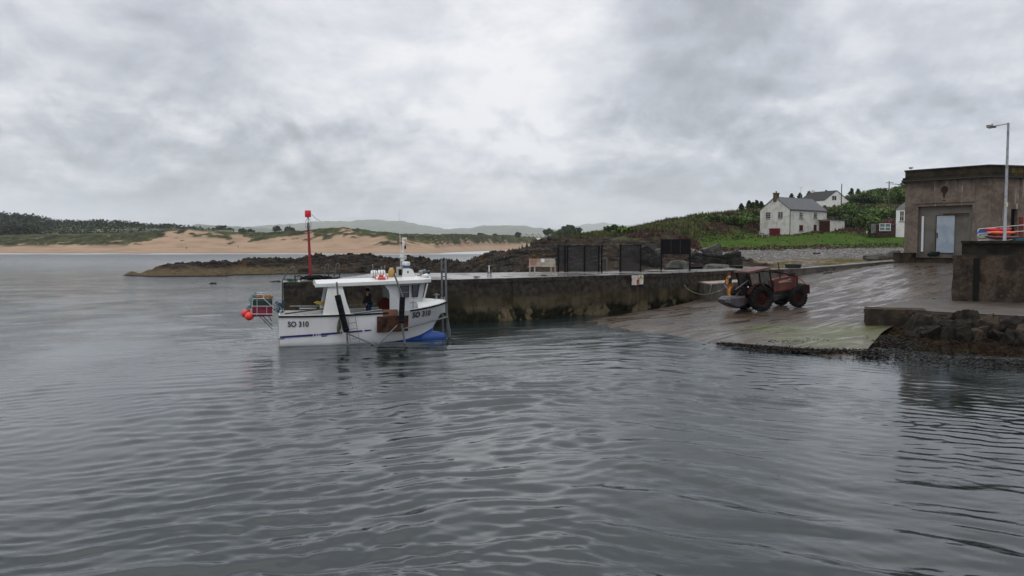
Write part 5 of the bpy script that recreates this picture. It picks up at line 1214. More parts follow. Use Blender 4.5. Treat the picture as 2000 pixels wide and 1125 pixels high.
# ------------------------------------------------------------------ PIER FURNITURE
# beacon
b0 = on_z(607, 546.5, PZ); d0 = b0.y; t = thing('beacon', 'tall red pole beacon with a red can topmark on the pier end', 'beacon', b0)
redp = M('beacon red', (.27, .010, .018), .5, c2=(.18, .012, .015), scale=1.5, sq=(3, 3, .4)); k1 = at(602.3, 446, d0) - b0; k2 = at(601.5, 424, d0) - b0; k3 = at(601.3, 411, d0) - b0
MB().tube([(0, 0, -.1), k1], [.10, .07], 12).build('pole', redp, t, smooth=False, auto=40)
mb = MB(); r = .155
mb.lathe((k1.x, 0, k1.z), [(r + .02, 0), (r + .02, .03), (.02, .03)], 16); hh = k2.z - k1.z
for k in range(4):
    a = k * math.pi / 2 + .4; ca, sa = math.cos(a) * r, math.sin(a) * r; mb.tube([(k1.x + ca, sa, k1.z), (k1.x + ca, sa, k1.z + hh * .6), (k1.x + ca * .15, sa * .15, k1.z + hh * .92), (k2.x, 0, k2.z + .05)], .014, 6)
mb.build('cage', steel, t)
mb = MB(); mb.lathe((k1.x, 0, k1.z + .03), [(0, 0), (.085, 0), (.085, .12), (.07, .14), (.075, .26), (.04, .31), (0, .32)], 14); mb.build('lantern', M('lantern black', (.015, .015, .018), .3), t, smooth=True)
ch = k3.z - k2.z; mb = MB(); mb.lathe((k2.x, 0, k2.z), [(0, 0), (.17, 0), (.18, .02), (.18, ch - .02), (.17, ch), (0, ch)], 20); mb.lathe((k2.x, 0, k2.z - .06), [(.05, 0), (.05, .06)], 8); mb.build('topmark', M('can red', (.62, .012, .03), .4), t, auto=40)
mb = MB(); rp = [at(x, y, d0) - b0 for x, y in ((607, 419), (610, 420), (614, 424), (618, 428), (623, 430), (627, 433), (630, 435))]
for i in range(len(rp) - 1):
    q = [rp[i] + Vector((0, 0, .04)), rp[i + 1] + Vector((0, 0, .03)), rp[i + 1] - Vector((0, .05, .03)), rp[i] - Vector((0, .05, .04))]; mb.add(q + [p_ + Vector((0, .012, 0)) for p_ in q], [(0, 1, 2, 3), (7, 6, 5, 4), (0, 4, 5, 1), (2, 6, 7, 3)])
mb.build('ribbon', M('pale ribbon', (.42, .42, .43), .8), t)
# black tub and heap of gear beside the beacon
def tub(px, py, w_, d_, h_, lab, z=PZ, dd=None, rz=.3, mat=None):
    p = on_z(px, py, z) if dd is None else at(px, py, dd); t = thing('black_tub', lab, 'tub', p, rz); mb = MB(); mat = mat or M('black plastic', (.014, .014, .016), .5)
    mb.box((0, 0, .02), (w_ * .9, d_ * .9, .04))
    for sx in (-1, 1):
        mb.prism([(sx * w_ * .45, -d_ * .45, .04), (sx * w_ * .45, d_ * .45, .04), (sx * w_ * .5, d_ * .5, h_), (sx * w_ * .5, -d_ * .5, h_)], (-sx * .04, 0, 0)); mb.prism([(-w_ * .45, sx * d_ * .45, .042), (w_ * .45, sx * d_ * .45, .042), (w_ * .5, sx * d_ * .5, h_ - .003), (-w_ * .5, sx * d_ * .5, h_ - .003)], (0, -sx * .04, 0))
    mb.build('tub', mat, t); rb = MB()
    for sx in (-1, 1): rb.box((sx * w_ * .5, 0, h_), (.05, d_ + .08, .05)); rb.box((0, sx * d_ * .5, h_ - .004), (w_ - .02, .05, .05))
    rb.build('rim', mat, t); MB().box((0, 0, h_ * .7), (w_ * .88, d_ * .88, .03)).build('contents', M('dark contents', (.05, .05, .05), .9), t); return t
tub(614, 546.4, .85, .6, .26, 'black plastic tub at the foot of the red beacon')
def heap(px, py, z, pts, rad, mat, name, lab, cat, n=26, seed=1, w_=.6, h_=.14, d_=None):
    p = on_z(px, py, z) if d_ is None else at(px, py, d_); t = thing(name, lab, cat, p); rnd = random.Random(seed); mb = MB()
    for k in range(n):
        c = Vector((rnd.uniform(-w_, w_), rnd.uniform(-.18, .18), rnd.uniform(.02, h_))); r = rnd.uniform(.12, .28); a0 = rnd.random() * 6
        q = [c + Vector((math.cos(a0 + i * .9) * r * 1.3, math.sin(a0 + i * .9) * r * .7, rnd.uniform(-.03, .05))) for i in range(5)]
        for v in q: v.z = max(v.z, rad)
        mb.tube(q, rad, 6)
    mb.build('coils', mat, t, smooth=True); return t
heap(625, 547, PZ, None, .035, rubber, 'hose_heap', 'heap of black hose and netting around the black tub', 'hose', 34, 2, .95, .22)
heap(574, 549.5, PZ, None, .02, M('green rope', (.03, .12, .10), .9), 'rope_coil', 'small tangle of green rope at the pier corner', 'rope', 14, 4, .22, .12)
q = on_z(584, 548, PZ); t = thing('hose_loop', 'arched loop of black hose next to the green rope tangle', 'hose', q); MB().tube([(-.25, 0, .03), (-.2, 0, .22), (0, 0, .3), (.25, .05, .18), (.5, .05, .06), (.8, 0, .03)], .03, 8).build('hose', rubber, t, smooth=True)
# ladder handrails on the pier
def rail(pts, d, lab, r=.035, foot=True):
    q = [at(x, y, d) for x, y in pts]; t = thing('ladder_handrail', lab, 'handrail', q[-1 if foot else 0], 0, 'ladder handrails along the pier end'); b = t.location
    MB().tube([p_ - b for p_ in q], r, 8).build('rail', M('grey tube', (.10, .105, .115), .5, .3), t, smooth=True)
    MB().box(q[-1] - b + Vector((0, 0, .02)), (.22, .22, .04)).build('foot_plate', dsteel, t); return t
rail([(551, 640), (551.5, 549), (553, 545), (562, 529), (568, 523.5), (574, 521), (575.5, 524), (576, 546.5)], 45.9, 'bent tube handrail with its tall leg running down the left corner of the pier')
rail([(638, 543), (633.5, 537), (634, 526), (636, 518.5), (640.5, 515), (641.5, 519), (642, 544.5)], 49.5, 'bent handrail just right of the black tub')
rail([(651.5, 540), (654.5, 532), (656.5, 522), (657, 516), (661.5, 514), (662.5, 518), (663, 543.3)], 50.0, 'second bent handrail right of the black tub')
rail([(728, 516), (728, 531.8)], 60.0, 'short upright post seen above the white life raft canisters', .05); rail([(745, 520), (745.5, 532)], 60.0, 'left of two short posts beside the yellow gas bottle', .05); rail([(751.5, 518), (751.5, 532)], 60.0, 'right of two short posts beside the yellow gas bottle', .05)
# bollard
p = on_z(956, 532.5, PZ); t = thing('bollard', 'dark bollard with a white stripe at the rear edge of the pier', 'bollard', p); MB().lathe((0, 0, 0), [(.26, 0), (.22, .06), (.17, .1), (.16, .38), (.24, .44), (.22, .52), (0, .55)], 16).build('post', dsteel, t, smooth=True); MB().box((-.02, -.20, .30), (.07, .09, .5)).build('white_stripe', wclean, t)
for px, py, lab in ((931, 542.2, 'rusty mooring ring on the deck near the boat bow'), (1063, 538.8, 'rusty mooring ring on the deck in front of the bench')):
    p = on_z(px, py, PZ + .01); t = thing('mooring_ring', lab, 'mooring ring', p); MB().tube([(math.cos(a) * .2, math.sin(a) * .2, .05) for a in np.linspace(0, 6.283, 15)[:-1]], .03, 6, closed=True).build('ring', rust, t, smooth=True); MB().lathe((0, 0, 0), [(0, 0), (.1, 0), (.1, .06), (0, .08)], 10).build('stud', rust, t)
# bench
bm_ = M('weathered bench slats', (.42, .38, .33), .8, c2=(.28, .25, .21), scale=2, c3=(.34, .20, .14), thr3=(.5, .6), scale3=.9); p = on_z(1060, 533, PZ); t = thing('bench', 'weathered slatted bench with a small white notice on its back', 'bench', p, R(4))
for k in range(5): MB().box((0, .22 + .02 * k, .56 + .115 * k), (1.98, .035, .098)).build('back_slat', bm_, t, bevel=.008)
for k in range(4): MB().box((-.08, -.22 + .12 * k, .47), (2.12, .09, .035)).build('seat_slat', bm_, t, bevel=.008)
for x in (-.98, -.62, .62, .92):
    MB().beam((x, -.2, 0), (x, -.2, .45), .07).build('leg', bm_, t); MB().beam((x, .2, 0), (x, .3, 1.08), .06).build('back_post', bm_, t)
MB().box((.02, .17, .93), (.26, .012, .28), rot=(R(-10), 0, 0)).build('notice', M('paper white', (.6, .58, .55), .7), t)
# net screens and notice board on the pier
blackp = M('black posts', (.008, .008, .010), .7)
def netm():
    m = bpy.data.materials.new('black netting'); m.use_nodes = True; g = NT(m.node_tree); p = g.n['Principled BSDF']; tc = g.new('ShaderNodeTexCoord')
    x, y, z = g.sep(tc.outputs['Object']); f = g.math('MAXIMUM', g.ramp(g.math('ABSOLUTE', g.math('SUBTRACT', g.math('FRACT', g.math('MULTIPLY', x, 16)), .5)), .30, .40), g.ramp(g.math('ABSOLUTE', g.math('SUBTRACT', g.math('FRACT', g.math('MULTIPLY', z, 16)), .5)), .34, .4))
    p.inputs['Base Color'].default_value = (.012, .013, .016, 1); p.inputs['Roughness'].default_value = .7; g.ln(g.math('MULTIPLY', g.math('MAXIMUM', f, .35), .80), p.inputs['Alpha']); return m
nm_ = netm()
def screen(pxs, y0, y1, panels, lab, board=False, cat='net screen', yb=None):
    b = on_z(pxs[0], y1, PZ); t = thing('net_screen' if not board else 'notice_board', lab, cat, b); d = b.y; ztop = zat(pxs[0], y0, d) - PZ
    dirv = (on_z(pxs[-1], y1 - (.6 if not board else 0), PZ) - b) if len(pxs) > 1 else Vector((1, 0, 0)); pos = lambda px: Vector(((px - 1000) / F * d * 1.0 - b.x, 0, 0))
    for px in pxs: MB().box(pos(px) + Vector((0, 0, ztop / 2)), (.13, .13, ztop)).build('post', blackp, t)
    for (a, c, ya, yb_) in panels:
        z1, z0 = zat(a, ya, d) - PZ, zat(a, yb_, d) - PZ; x0, x1 = pos(a).x, pos(c).x
        MB().box(((x0 + x1) / 2, .0, (z0 + z1) / 2), (x1 - x0, .02 if not board else .06, z1 - z0)).build('net_panel' if not board else 'board', nm_ if not board else blackp, t)
        fb_ = MB(); fb_.beam((x0, 0, z1), (x1, 0, z1), .05); fb_.beam((x0, 0, z0), (x1, 0, z0), .05); fb_.build('frame', blackp, t)
        if board:
            for f in (.33, .66): MB().box((x0 + (x1 - x0) * f, -.045, (z0 + z1) / 2), (.04, .02, z1 - z0 - .08)).build('batten', M('black batten', (.02, .02, .024), .4), t)
    return t
screen([1090, 1103.5], 479, 531.5, [(1090, 1103.5, 480, 528)], 'narrow black net screen right beside the bench')
screen([1108, 1141.5, 1169.5], 479, 531.5, [(1108, 1141.5, 480, 529.5), (1141.5, 1169.5, 480, 529.5)], 'wide black net screen of two panels in the middle of the pier')
screen([1175], 478.5, 532.5, [], 'single thick black post just right of the wide net screen', cat='post')['label']
screen([1211.5, 1251], 477.5, 531, [(1213, 1249, 479, 529.5)], 'sheer black net screen between two posts near the pier signs')
screen([1291.5, 1347], 467, 527.8, [(1291.5, 1347, 468, 496)], 'black board raised on two tall posts at the landward end of the pier', True, 'notice board')
# stair rail behind the screens
t = thing('stair_rail', 'thin metal stair railing rising behind the net screens', 'railing', at(1150, 528, 65.5)); b = t.location; mb = MB()
for y0, y1, x0, x1 in ((513, 495.5, 1108, 1186), (523, 503.5, 1108, 1185)): MB().tube([at(x0, y0, 65.5) - b, at(x1, y1, 65.5) - b], .025, 6).build('rail', M('dull tube', (.12, .12, .125), .5, .4), t)
MB().tube([at(1185, 503.5, 65.5) - b, at(1185.5, 528, 65.5) - b], .05, 6).build('end_post', M('dull tube', (.12, .12, .125), .5, .4), t); mb = MB()
for x in range(1112, 1184, 7): f = (x - 1108) / 78; mb.tube([at(x, 523 - 19.5 * f, 65.5) - b, at(x, 529, 65.5) - b], .02, 5)
mb.build('baluster', dsteel, t)
# warning signs on the pier wall
S0 = Vector((fr[2].x, fr[2].y, 0)); Sd = Vector((fr[3].x - fr[2].x, fr[3].y - fr[2].y, 0)).normalized(); Sn = Vector((Sd.y, -Sd.x, 0))
sw = M('sign white', (.60, .57, .55), .6, c2=(.45, .36, .30), thr=(.5, .7), scale=3, c3=(.40, .08, .05), thr3=(.62, .68), scale3=2.6); sy = M('sign yellow', (.55, .42, .04), .6); sk_ = M('sign black', (.02, .02, .018), .6); sr = M('rust red streak', (.30, .035, .02), .8)
for i, (x0, x1, y0, y1, lab) in enumerate(((1231, 1242, 537.8, 556.3, 'left weathered white sign with a faded pictogram on the pier wall'), (1243.3, 1253.3, 536.8, 555, 'right white sign with a yellow warning triangle on the pier wall'))):
    u0, z1 = plane_uv(x0, y0, S0, Sd); u1, z0 = plane_uv(x1, y1, S0, Sd); c = S0 + Sd * (u0 + u1) / 2 + Sn * .16; W_, H_ = u1 - u0, z1 - z0
    t = thing('warning_sign', lab, 'sign', (c.x, c.y, (z0 + z1) / 2), math.atan2(Sd.y, Sd.x)); MB().box((0, 0, 0), (W_, .02, H_)).build('panel', sw, t)
    if i:
        MB().prism([(-W_ * .36, -.011, H_ * .10), (W_ * .36, -.011, H_ * .10), (0, -.011, H_ * .46)], (0, -.004, 0)).build('triangle', sy, t)
        mb = MB(); tri = [Vector((-W_ * .36, -.017, H_ * .10)), Vector((W_ * .36, -.017, H_ * .10)), Vector((0, -.017, H_ * .46))]
        for a, c_ in ((0, 1), (1, 2), (2, 0)): mb.beam(tri[a], tri[c_], .035, .006)
        mb.box((0, -.018, H_ * .25), (.03, .006, H_ * .12)); mb.box((0, -.018, H_ * .145), (.03, .006, .03)); mb.build('symbol', sk_, t); mb = MB(); mb.box((-W_ * .38, -.013, -H_ * .2), (W_ * .2, .004, H_ * .5)); mb.build('stain', sr, t)
    else:
        mb = MB(); mb.lathe((0, -.012, H_ * .2), [(W_ * .26, 0), (W_ * .26, -.004), (W_ * .20, -.004), (W_ * .2, 0)], 20, 'Y'); mb.box((0, -.013, H_ * .2), (W_ * .42, .004, .03), rot=(0, .8, 0)); mb.build('pictogram', M('faded grey print', (.30, .31, .31), .7), t); mb = MB(); mb.box((W_ * .40, -.013, -H_ * .2), (W_ * .18, .004, H_ * .45)); mb.build('stain', sr, t)
    for sx in (-1, 1):
        for sz in (-1, 1): MB().lathe((sx * W_ * .42, -.011, sz * H_ * .44), [(.018, 0), (.018, -.008), (0, -.01)], 8, 'Y').build('bolt', rust, t)
# black tub on the kerb wall, small stones on the slip
tub(1549, 524.2, 1.15, .8, .34, 'black plastic tub standing on the low kerb wall', dd=70.6, rz=.1)
# angular rock slabs at the landward end of the pier
def slab_rock(px0, px1, py0, py1, d, lab, seed, mat, rot=(0, 0, 0), yd=None, flat=1):
    hh_ = hit((px0 + px1) / 2, py1 - 1.5, LBV) if d < 110 else None
    if hh_ and 60 < hh_.y < 120: d = hh_.y + .3
    w_ = (px1 - px0) / F * d; h_ = (py1 - py0 + 3) / F * d; c = at((px0 + px1) / 2, (py0 + py1 + 3) / 2, d)
    o = cut_rock('rock_slab', (w_, yd or w_ * .6, h_), seed, mat, Euler(rot).to_matrix(), .008); o.location = c; tag(o, lab, 'rock'); return o
rk1 = M('slate rock', (.026, .024, .025), .7, c2=(.05, .047, .045), thr=(.4, .6), scale=.8, var=.2, bump=.6); rk2 = M('pale slab rock', (.11, .107, .10), .8, c2=(.055, .053, .05), thr=(.5, .65), scale=.9, bump=.6)
slab_rock(1335, 1418, 496, 526, 82, 'big dark slab of rock filling the corner behind the pier end', 11, rk1, (0, R(8), .3))
slab_rock(1374, 1408, 480, 500, 88, 'tilted pale topped rock slab on top of the big dark slab', 12, rk2, (0, R(-22), .2))
slab_rock(1405, 1448, 494, 524, 84, 'dark wedge of rock right of the tilted pale slab', 13, rk1, (0, R(-12), .4))
slab_rock(1300, 1346, 509, 532, 76, 'grey pyramid shaped rock between the legs of the black board', 14, rk2, (0, R(6), .1))
slab_rock(1374, 1424, 516, 530, 76.5, 'low flat grey rock lying against the pier end', 15, rk2, (0, R(2), 0))
slab_rock(1400, 1436, 508, 524, 79, 'flat dark ledge of rock above the low grey rock', 16, rk1, (0, R(-4), 0))
slab_rock(1588, 1602, 493.5, 498, 92, 'small dark stone on the pebble bank right of the tractor', 18, rk1)
slab_rock(1690, 1730, 497, 510, 84, 'grey stone at the foot of the pebble bank', 19, rk2, (0, R(-6), 0)); slab_rock(1722, 1764, 490, 507, 83, 'grey rock outcrop left of the boathouse plinth', 20, rk2, (0, R(-8), .2)); slab_rock(1745, 1772, 498, 510, 78, 'dark stone against the boathouse corner', 21, rk1)
slab_rock(1240, 1290, 480, 520, 86, 'tall leaning dark rock face between the net screens and the black board', 22, rk1, (0, R(-18), .3)); slab_rock(1262, 1310, 486, 497, 84, 'pale ledge of rock left of the black board', 23, rk2, (0, R(-14), 0))
# small rocks awash
def awash(px0, px1, y, lab, seed):
    p0, p1 = on_z(px0, y, 0), on_z(px1, y, 0); w_ = (p1 - p0).length; t = None; mb = MB(); rnd = random.Random(seed)
    for k in range(5): mb.ball(((k / 4 - .5) * w_ * .8, rnd.uniform(-.3, .3), -.03), (w_ * .16, .5, rnd.uniform(.1, .26)), 10, 6, .22, seed + k)
    o = mb.build('awash_rock', rk1); o.location = (p0 + p1) / 2; tag(o, lab, 'rock')
awash(529, 548, 550.5, 'low weedy rock awash left of the pier corner', 31); awash(412, 420, 554.5, 'tiny dark rock awash in the open water', 32)
slab_rock(688, 712, 521, 529, 121, 'tan boulder at the water edge in front of the reef', 33, M('tan boulder', (.14, .098, .058))); slab_rock(582, 602, 524, 529.5, 124, 'small tan boulder in front of the reef left of the beacon', 34, M('tan boulder', (.14, .098, .058)))
for k, (px, py) in enumerate(((1612, 534), (1621, 533))):
    h_ = hit(px, py, SBV)
    if h_: 
        mb = MB(); mb.ball((0, 0, .06), (.22, .14, .10), 9, 6, .18, 40 + k); o = mb.build('loose_stone', rk2); o.location = h_; tag(o, ['left of two small loose stones on the slipway by the kerb wall', 'right of two small loose stones on the slipway by the kerb wall'][k], 'stone')
# walkers on the far beach
for px, py, lab, c_ in ((465, 484.2, 'person in dark clothes walking on the far beach', navy), (364, 485.5, 'person crouching in dark clothes on the far beach', navy)):
    J = {} if px > 400 else dict(pel=(-.1, 0, .45), spi=(0, 0, .62), che=(.12, 0, .82), nek=(.2, 0, .92), hea=(.26, 0, 1.0), top=(.27, 0, 1.1), shl=(.12, .18, .86), shr=(.12, -.18, .86), ell=(.3, .22, .62), elr=(.3, -.22, .62), wrl=(.42, .15, .45), wrr=(.42, -.15, .45), hil=(-.1, .09, .44), hir=(-.1, -.09, .44), knl=(.25, .12, .5), knr=(.25, -.12, .5))
    p = at(px, py, 488); h_ = dunes_hit = None; person(lab, (p.x, p.y, p.z - .15), R(20), J, dict(top=c_, legs=navy, hair=('dark', (.02, .015, .01))), s=1.15)
# ------------------------------------------------------------------ FISHING BOAT
BH = R(17)
bc = on_z(545, 678, 0); pl = Vector((-math.sin(BH), math.cos(BH), 0)); HB = 1.5
BO = bc + pl * HB; BO.z = 0
boat = thing('fishing_boat', 'white fishing boat numbered SO 310 with a canopy and blue keel', 'fishing boat', BO, BH)
BM = lm(boat).inverted()
def bp(px, py, y):
    """pixel to boat coordinates on the plane at local y (starboard negative)"""
    o_ = BM @ Vector((0, 0, CH)); d_ = BM.to_3x3() @ pdir(px, py); k = (y - o_.y) / d_.y; return o_ + d_ * k
tipz = bp(873, 588.5, 0); TX = tipz.x
SHX = [0, 1, 2.5, 4, 5.3, 6.4, 7.2, 7.9, TX]; SHZ = [1.46, 1.44, 1.44, 1.47, 1.52, 1.60, 1.69, 1.79, tipz.z]
sheer = lambda x: float(np.interp(x, SHX, SHZ))
afx = [0, 3.9, 5.5, 6.2, 6.9, 7.3, 7.7, 8.4]; afz = [-.30, -.03, .02, .09, .24, .40, .58, .7]
STEM = lambda z: float(np.interp(z, [-.9, .0, .45, .62, 1.2, 1.5, tipz.z], [7.3, 7.55, 7.62, 7.68, 8.02, 8.24, TX]))
def hb(x, z):
    """half beam at boat x, height z"""
    xe = STEM(z); f = min(max(z / 1.6, -.5), 1.2); s = min(max(x / xe, 0), 1); p = 2.1 + 1.2 * max(f, 0); x0 = .30 + .24 * max(f, 0)
    w_ = 1 if s < x0 else 1 - ((s - x0) / (1 - x0)) ** p
    base = HB * (.955 + .045 * max(f, 0)) * (1 - .04 * (1 - s)); 
    if z < 0: base *= max(1 + z * .9, .05)
    return max(base * w_, .0) + .012
def build_hull():
    nx, nr = 64, 17; V = []; 
    for r in range(nr):
        for i in range(nx + 1):
            s = 1 - (1 - i / nx) ** 1.25
            # z depends on x, x depends on z near the stem: iterate
            x = s * TX
            for _ in range(6):
                sh, af = sheer(x), float(np.interp(x, afx, afz))
                z = sh + (af - sh) * r / 11 if r <= 11 else af + (-.85 - af) * (r - 11) / (nr - 12)
                x = s * STEM(z)
            V.append((x, -hb(x, z) if i < nx else 0, z))
    n1 = nx + 1; mb = MB(); Vp = [(x, -y, z) for x, y, z in V]
    def skin(vs, flip):
        b = len(mb.v); mb.v += [Vector(v) for v in vs]
        for r in range(nr - 1):
            for i in range(nx):
                q = (b + r * n1 + i, b + (r + 1) * n1 + i, b + (r + 1) * n1 + i + 1, b + r * n1 + i + 1); mb.f.append(q[::-1] if flip else q); mb.m.append(0 if r < 11 else 1)
    skin(V, True); skin(Vp, False)
    tv = [V[r * n1] for r in range(nr)] + [Vp[r * n1] for r in reversed(range(nr))]; b = len(mb.v); mb.v += [Vector(v) for v in tv]; mb.f.append(tuple(range(b, b + len(tv)))); mb.m.append(0)
    hullw = M('white hull', (.63, .64, .66), .28, c2=(.56, .56, .54), thr=(.45, .8), scale=.9, sq=(1, 1, .3), var=.03, vscale=5, c3=(.46, .36, .22), thr3=(.64, .85), scale3=3.5, sq3=(1.8, 1.8, .2))
    blue = M('blue antifouling', (.012, .075, .33), .45, c2=(.02, .10, .38), scale=2, c3=(.012, .05, .2), thr3=(.6, .75))
    o = mb.build('hull', [hullw, blue], boat, auto=50)
    kb = MB(); kb.ball((7.35, 0, .04), (1.05, .34, .36), 20, 12); kb.tube([(3.5, 0, -.75), (5.5, 0, -.55), (6.8, 0, -.15), (7.55, 0, .3), (7.62, 0, .5)], [.08, .1, .14, .10, .05], 10); kb.build('keel_bulb', blue, boat, smooth=True)
    # bulwark inside, cap rail and deck
    ib = MB(); xs = [TX * (1 - (1 - i / 50) ** 1.25) for i in range(50)]
    for sgn in (-1, 1):
        b = len(ib.v)
        for x in xs:
            sh = sheer(x); w0 = max(hb(x, sh) - .01, .0); w1 = max(w0 - .10, 0); dz = .84 if x < 7.0 else 1.3
            for y, z in ((w0, sh + .0), (w0, sh + .035), (w1, sh + .035), (max(min(w1 - .02, hb(x, dz) - .05), 0), dz)): ib.v.append(Vector((x, sgn * y, z)))
        for i in range(len(xs) - 1):
            for k in range(3): q = (b + i * 4 + k, b + (i + 1) * 4 + k, b + (i + 1) * 4 + k + 1, b + i * 4 + k + 1); ib.f.append(q if sgn < 0 else q[::-1]); ib.m.append(0)
    ib.build('bulwark', gel, boat, auto=40)
    db = MB(); dx = [x for x in xs if x < 7.0]; b = [Vector((x, -max(min(hb(x, sheer(x)) - .1, hb(x, .82) - .03), 0), .86)) for x in dx] + [Vector((x, max(min(hb(x, sheer(x)) - .1, hb(x, .82) - .03), 0), .86)) for x in reversed(dx)]; db.prism(b, (0, 0, -.05)); db.build('deck', M('grey deck', (.13, .135, .14), .7, c2=(.07, .07, .07)), boat)
    tb = MB(); tb.box((.06, 0, 1.04), (.10, 2 * HB - .2, .86)); tb.build('transom_board', gel, boat, bevel=.02)
    # rub rail
    for sg in (-1, 1):
        for x0, x1 in (((0, 5.15), (6.25, TX - .03)) if sg < 0 else ((0, TX - .03),)):
            rb = MB(); pts = []; 
            for x in np.linspace(x0, x1, 30): z = sheer(x) - .03; pts.append((x, sg * (hb(x, z) + .02), z))
            rb.tube(pts, .045, 6); rb.build('rub_rail', rubber, boat, smooth=True)
    # raised foredeck (whaleback)
    wb = MB(); xs2 = np.linspace(bp(823, 585, -1.0).x - .2, TX - .02, 16); n = 9; rows = []
    for x in xs2:
        sh = sheer(x); f = (x - xs2[0]) / (xs2[-1] - xs2[0]); hgt = .36 * (1 - f) ** .8 + .05 * (1 - f) + .04
        w_ = max(hb(x, sh) - .02, .0)
        for k in range(n): a = k / (n - 1) * 2 - 1; wb.v.append(Vector((x, a * w_, sh + .04 + hgt * (1 - abs(a) ** 3.2))))
    for i in range(len(xs2) - 1):
        for k in range(n - 1): q = (i * n + k, i * n + k + 1, (i + 1) * n + k + 1, (i + 1) * n + k); wb.f.append(q[::-1]); wb.m.append(0)
    b0_ = len(wb.v); wb.v += [Vector((xs2[0], wb.v[k].y, 1.3)) for k in range(n)]
    for k in range(n - 1): wb.f.append((k, b0_ + k, b0_ + k + 1, k + 1)); wb.m.append(0)
    wb.build('foredeck', gel, boat, auto=45)
    return hullw
hullw = build_hull()
def text_mesh(body, font_scale=1.0, bold=.0):
    cu = bpy.data.curves.new('lettering', 'FONT'); cu.body = body; cu.size = 1.0; cu.offset = bold; cu.resolution_u = 3; ob = bpy.data.objects.new('lettering', cu); COL.objects.link(ob)
    dg = bpy.context.evaluated_depsgraph_get(); me = bpy.data.meshes.new_from_object(ob.evaluated_get(dg)); bpy.data.objects.remove(ob); bpy.data.curves.remove(cu)
    vs = np.array([tuple(v.co) for v in me.vertices]); fs = [tuple(p.vertices) for p in me.polygons]; bpy.data.meshes.remove(me)
    vs[:, 0] -= vs[:, 0].min(); W_ = vs[:, 0].max(); vs[:, 1] -= vs[:, 1].min(); return vs, fs, W_, vs[:, 1].max()
def hull_text(body, px0, py0, px1, py1, mat, h_px, name, bold=.03, eps=.035):
    """text from (px0,py0) lower left to (px1,py1) lower right on the starboard side"""
    vs, fs, W_, H_ = text_mesh(body, bold=bold)
    def surf(px, py):
        y = -HB
        for _ in range(8): q = bp(px, py, y); y = -hb(q.x, q.z)
        return bp(px, py, y)
    a, b = surf(px0, py0), surf(px1, py1); c = surf(px0, py0 - h_px); hz = c.z - a.z; mb = MB(); out = []
    for v in vs:
        f = v[0] / W_; x = a.x + (b.x - a.x) * f; z = a.z + (b.z - a.z) * f + v[1] / H_ * hz; out.append((x, -hb(x, z) - eps, z))
    mb.add(out, fs); return mb.build(name, mat, boat)
ink = M('black lettering', (.015, .017, .03), .4); bluei = M('stripe blue', (.008, .012, .12), .35)
hull_text('SO 310', 562, 638.8, 603, 638.2, ink, 11, 'number_lettering'); hull_text('SO 310', 805, 621.5, 840, 616, ink, 11.5, 'number_lettering')
def hull_strip(pts, mat, name, eps=.006):
    mb = MB(); 
    for (x0, a0, c0, x1, a1, c1) in pts:
        n = 12; b = len(mb.v)
        for i in range(n + 1):
            f = i / n
            for yy in (a0 + (a1 - a0) * f - .35, c0 + (c1 - c0) * f + .35):
                y = -HB
                for _ in range(6): q = bp(x0 + (x1 - x0) * f, yy, y); y = -hb(q.x, q.z)
                mb.v.append(Vector((q.x, -hb(q.x, q.z) - eps, q.z)))
        for i in range(n): mb.f.append((b + 2 * i, b + 2 * i + 1, b + 2 * i + 3, b + 2 * i + 2)); mb.m.append(0)
    return mb.build(name, mat, boat)
yl = lambda x: 657 - (x - 547) * .0735
hull_strip([(547, 657.2, 660.0, 611, 652.6, 656.0), (613, 652.5, 655.8, 616.5, 652.2, 655.5), (618.5, 652.1, 655.3, 621, 652, 655.1), (622.8, 651.8, 655, 624.3, 651.7, 654.9), (626, 651.6, 654.8, 664, 648.6, 651.4), (666, 648.4, 651.2, 668, 648.2, 651), (680, 647.4, 650, 708, 644.9, 647.2), (712, 644.6, 647, 725, 643.9, 645.3)], bluei, 'blue_stripe', .03)
hull_strip([(544, 661.8, 662.8, 556, 661.2, 662.2), (628, 656.3, 657.6, 639, 655.4, 656.6)], ink, 'draught_mark'); hull_strip([(544.6, 663, 677, 546, 663, 677)], M('rust run', (.42, .30, .10), .7), 'rust_run')
hull_text('BONNAR JULIE', 564, 658.3, 600, 655.8, M('stripe lettering', (.62, .64, .68), .4), 2.6, 'name_lettering', 0, .010)
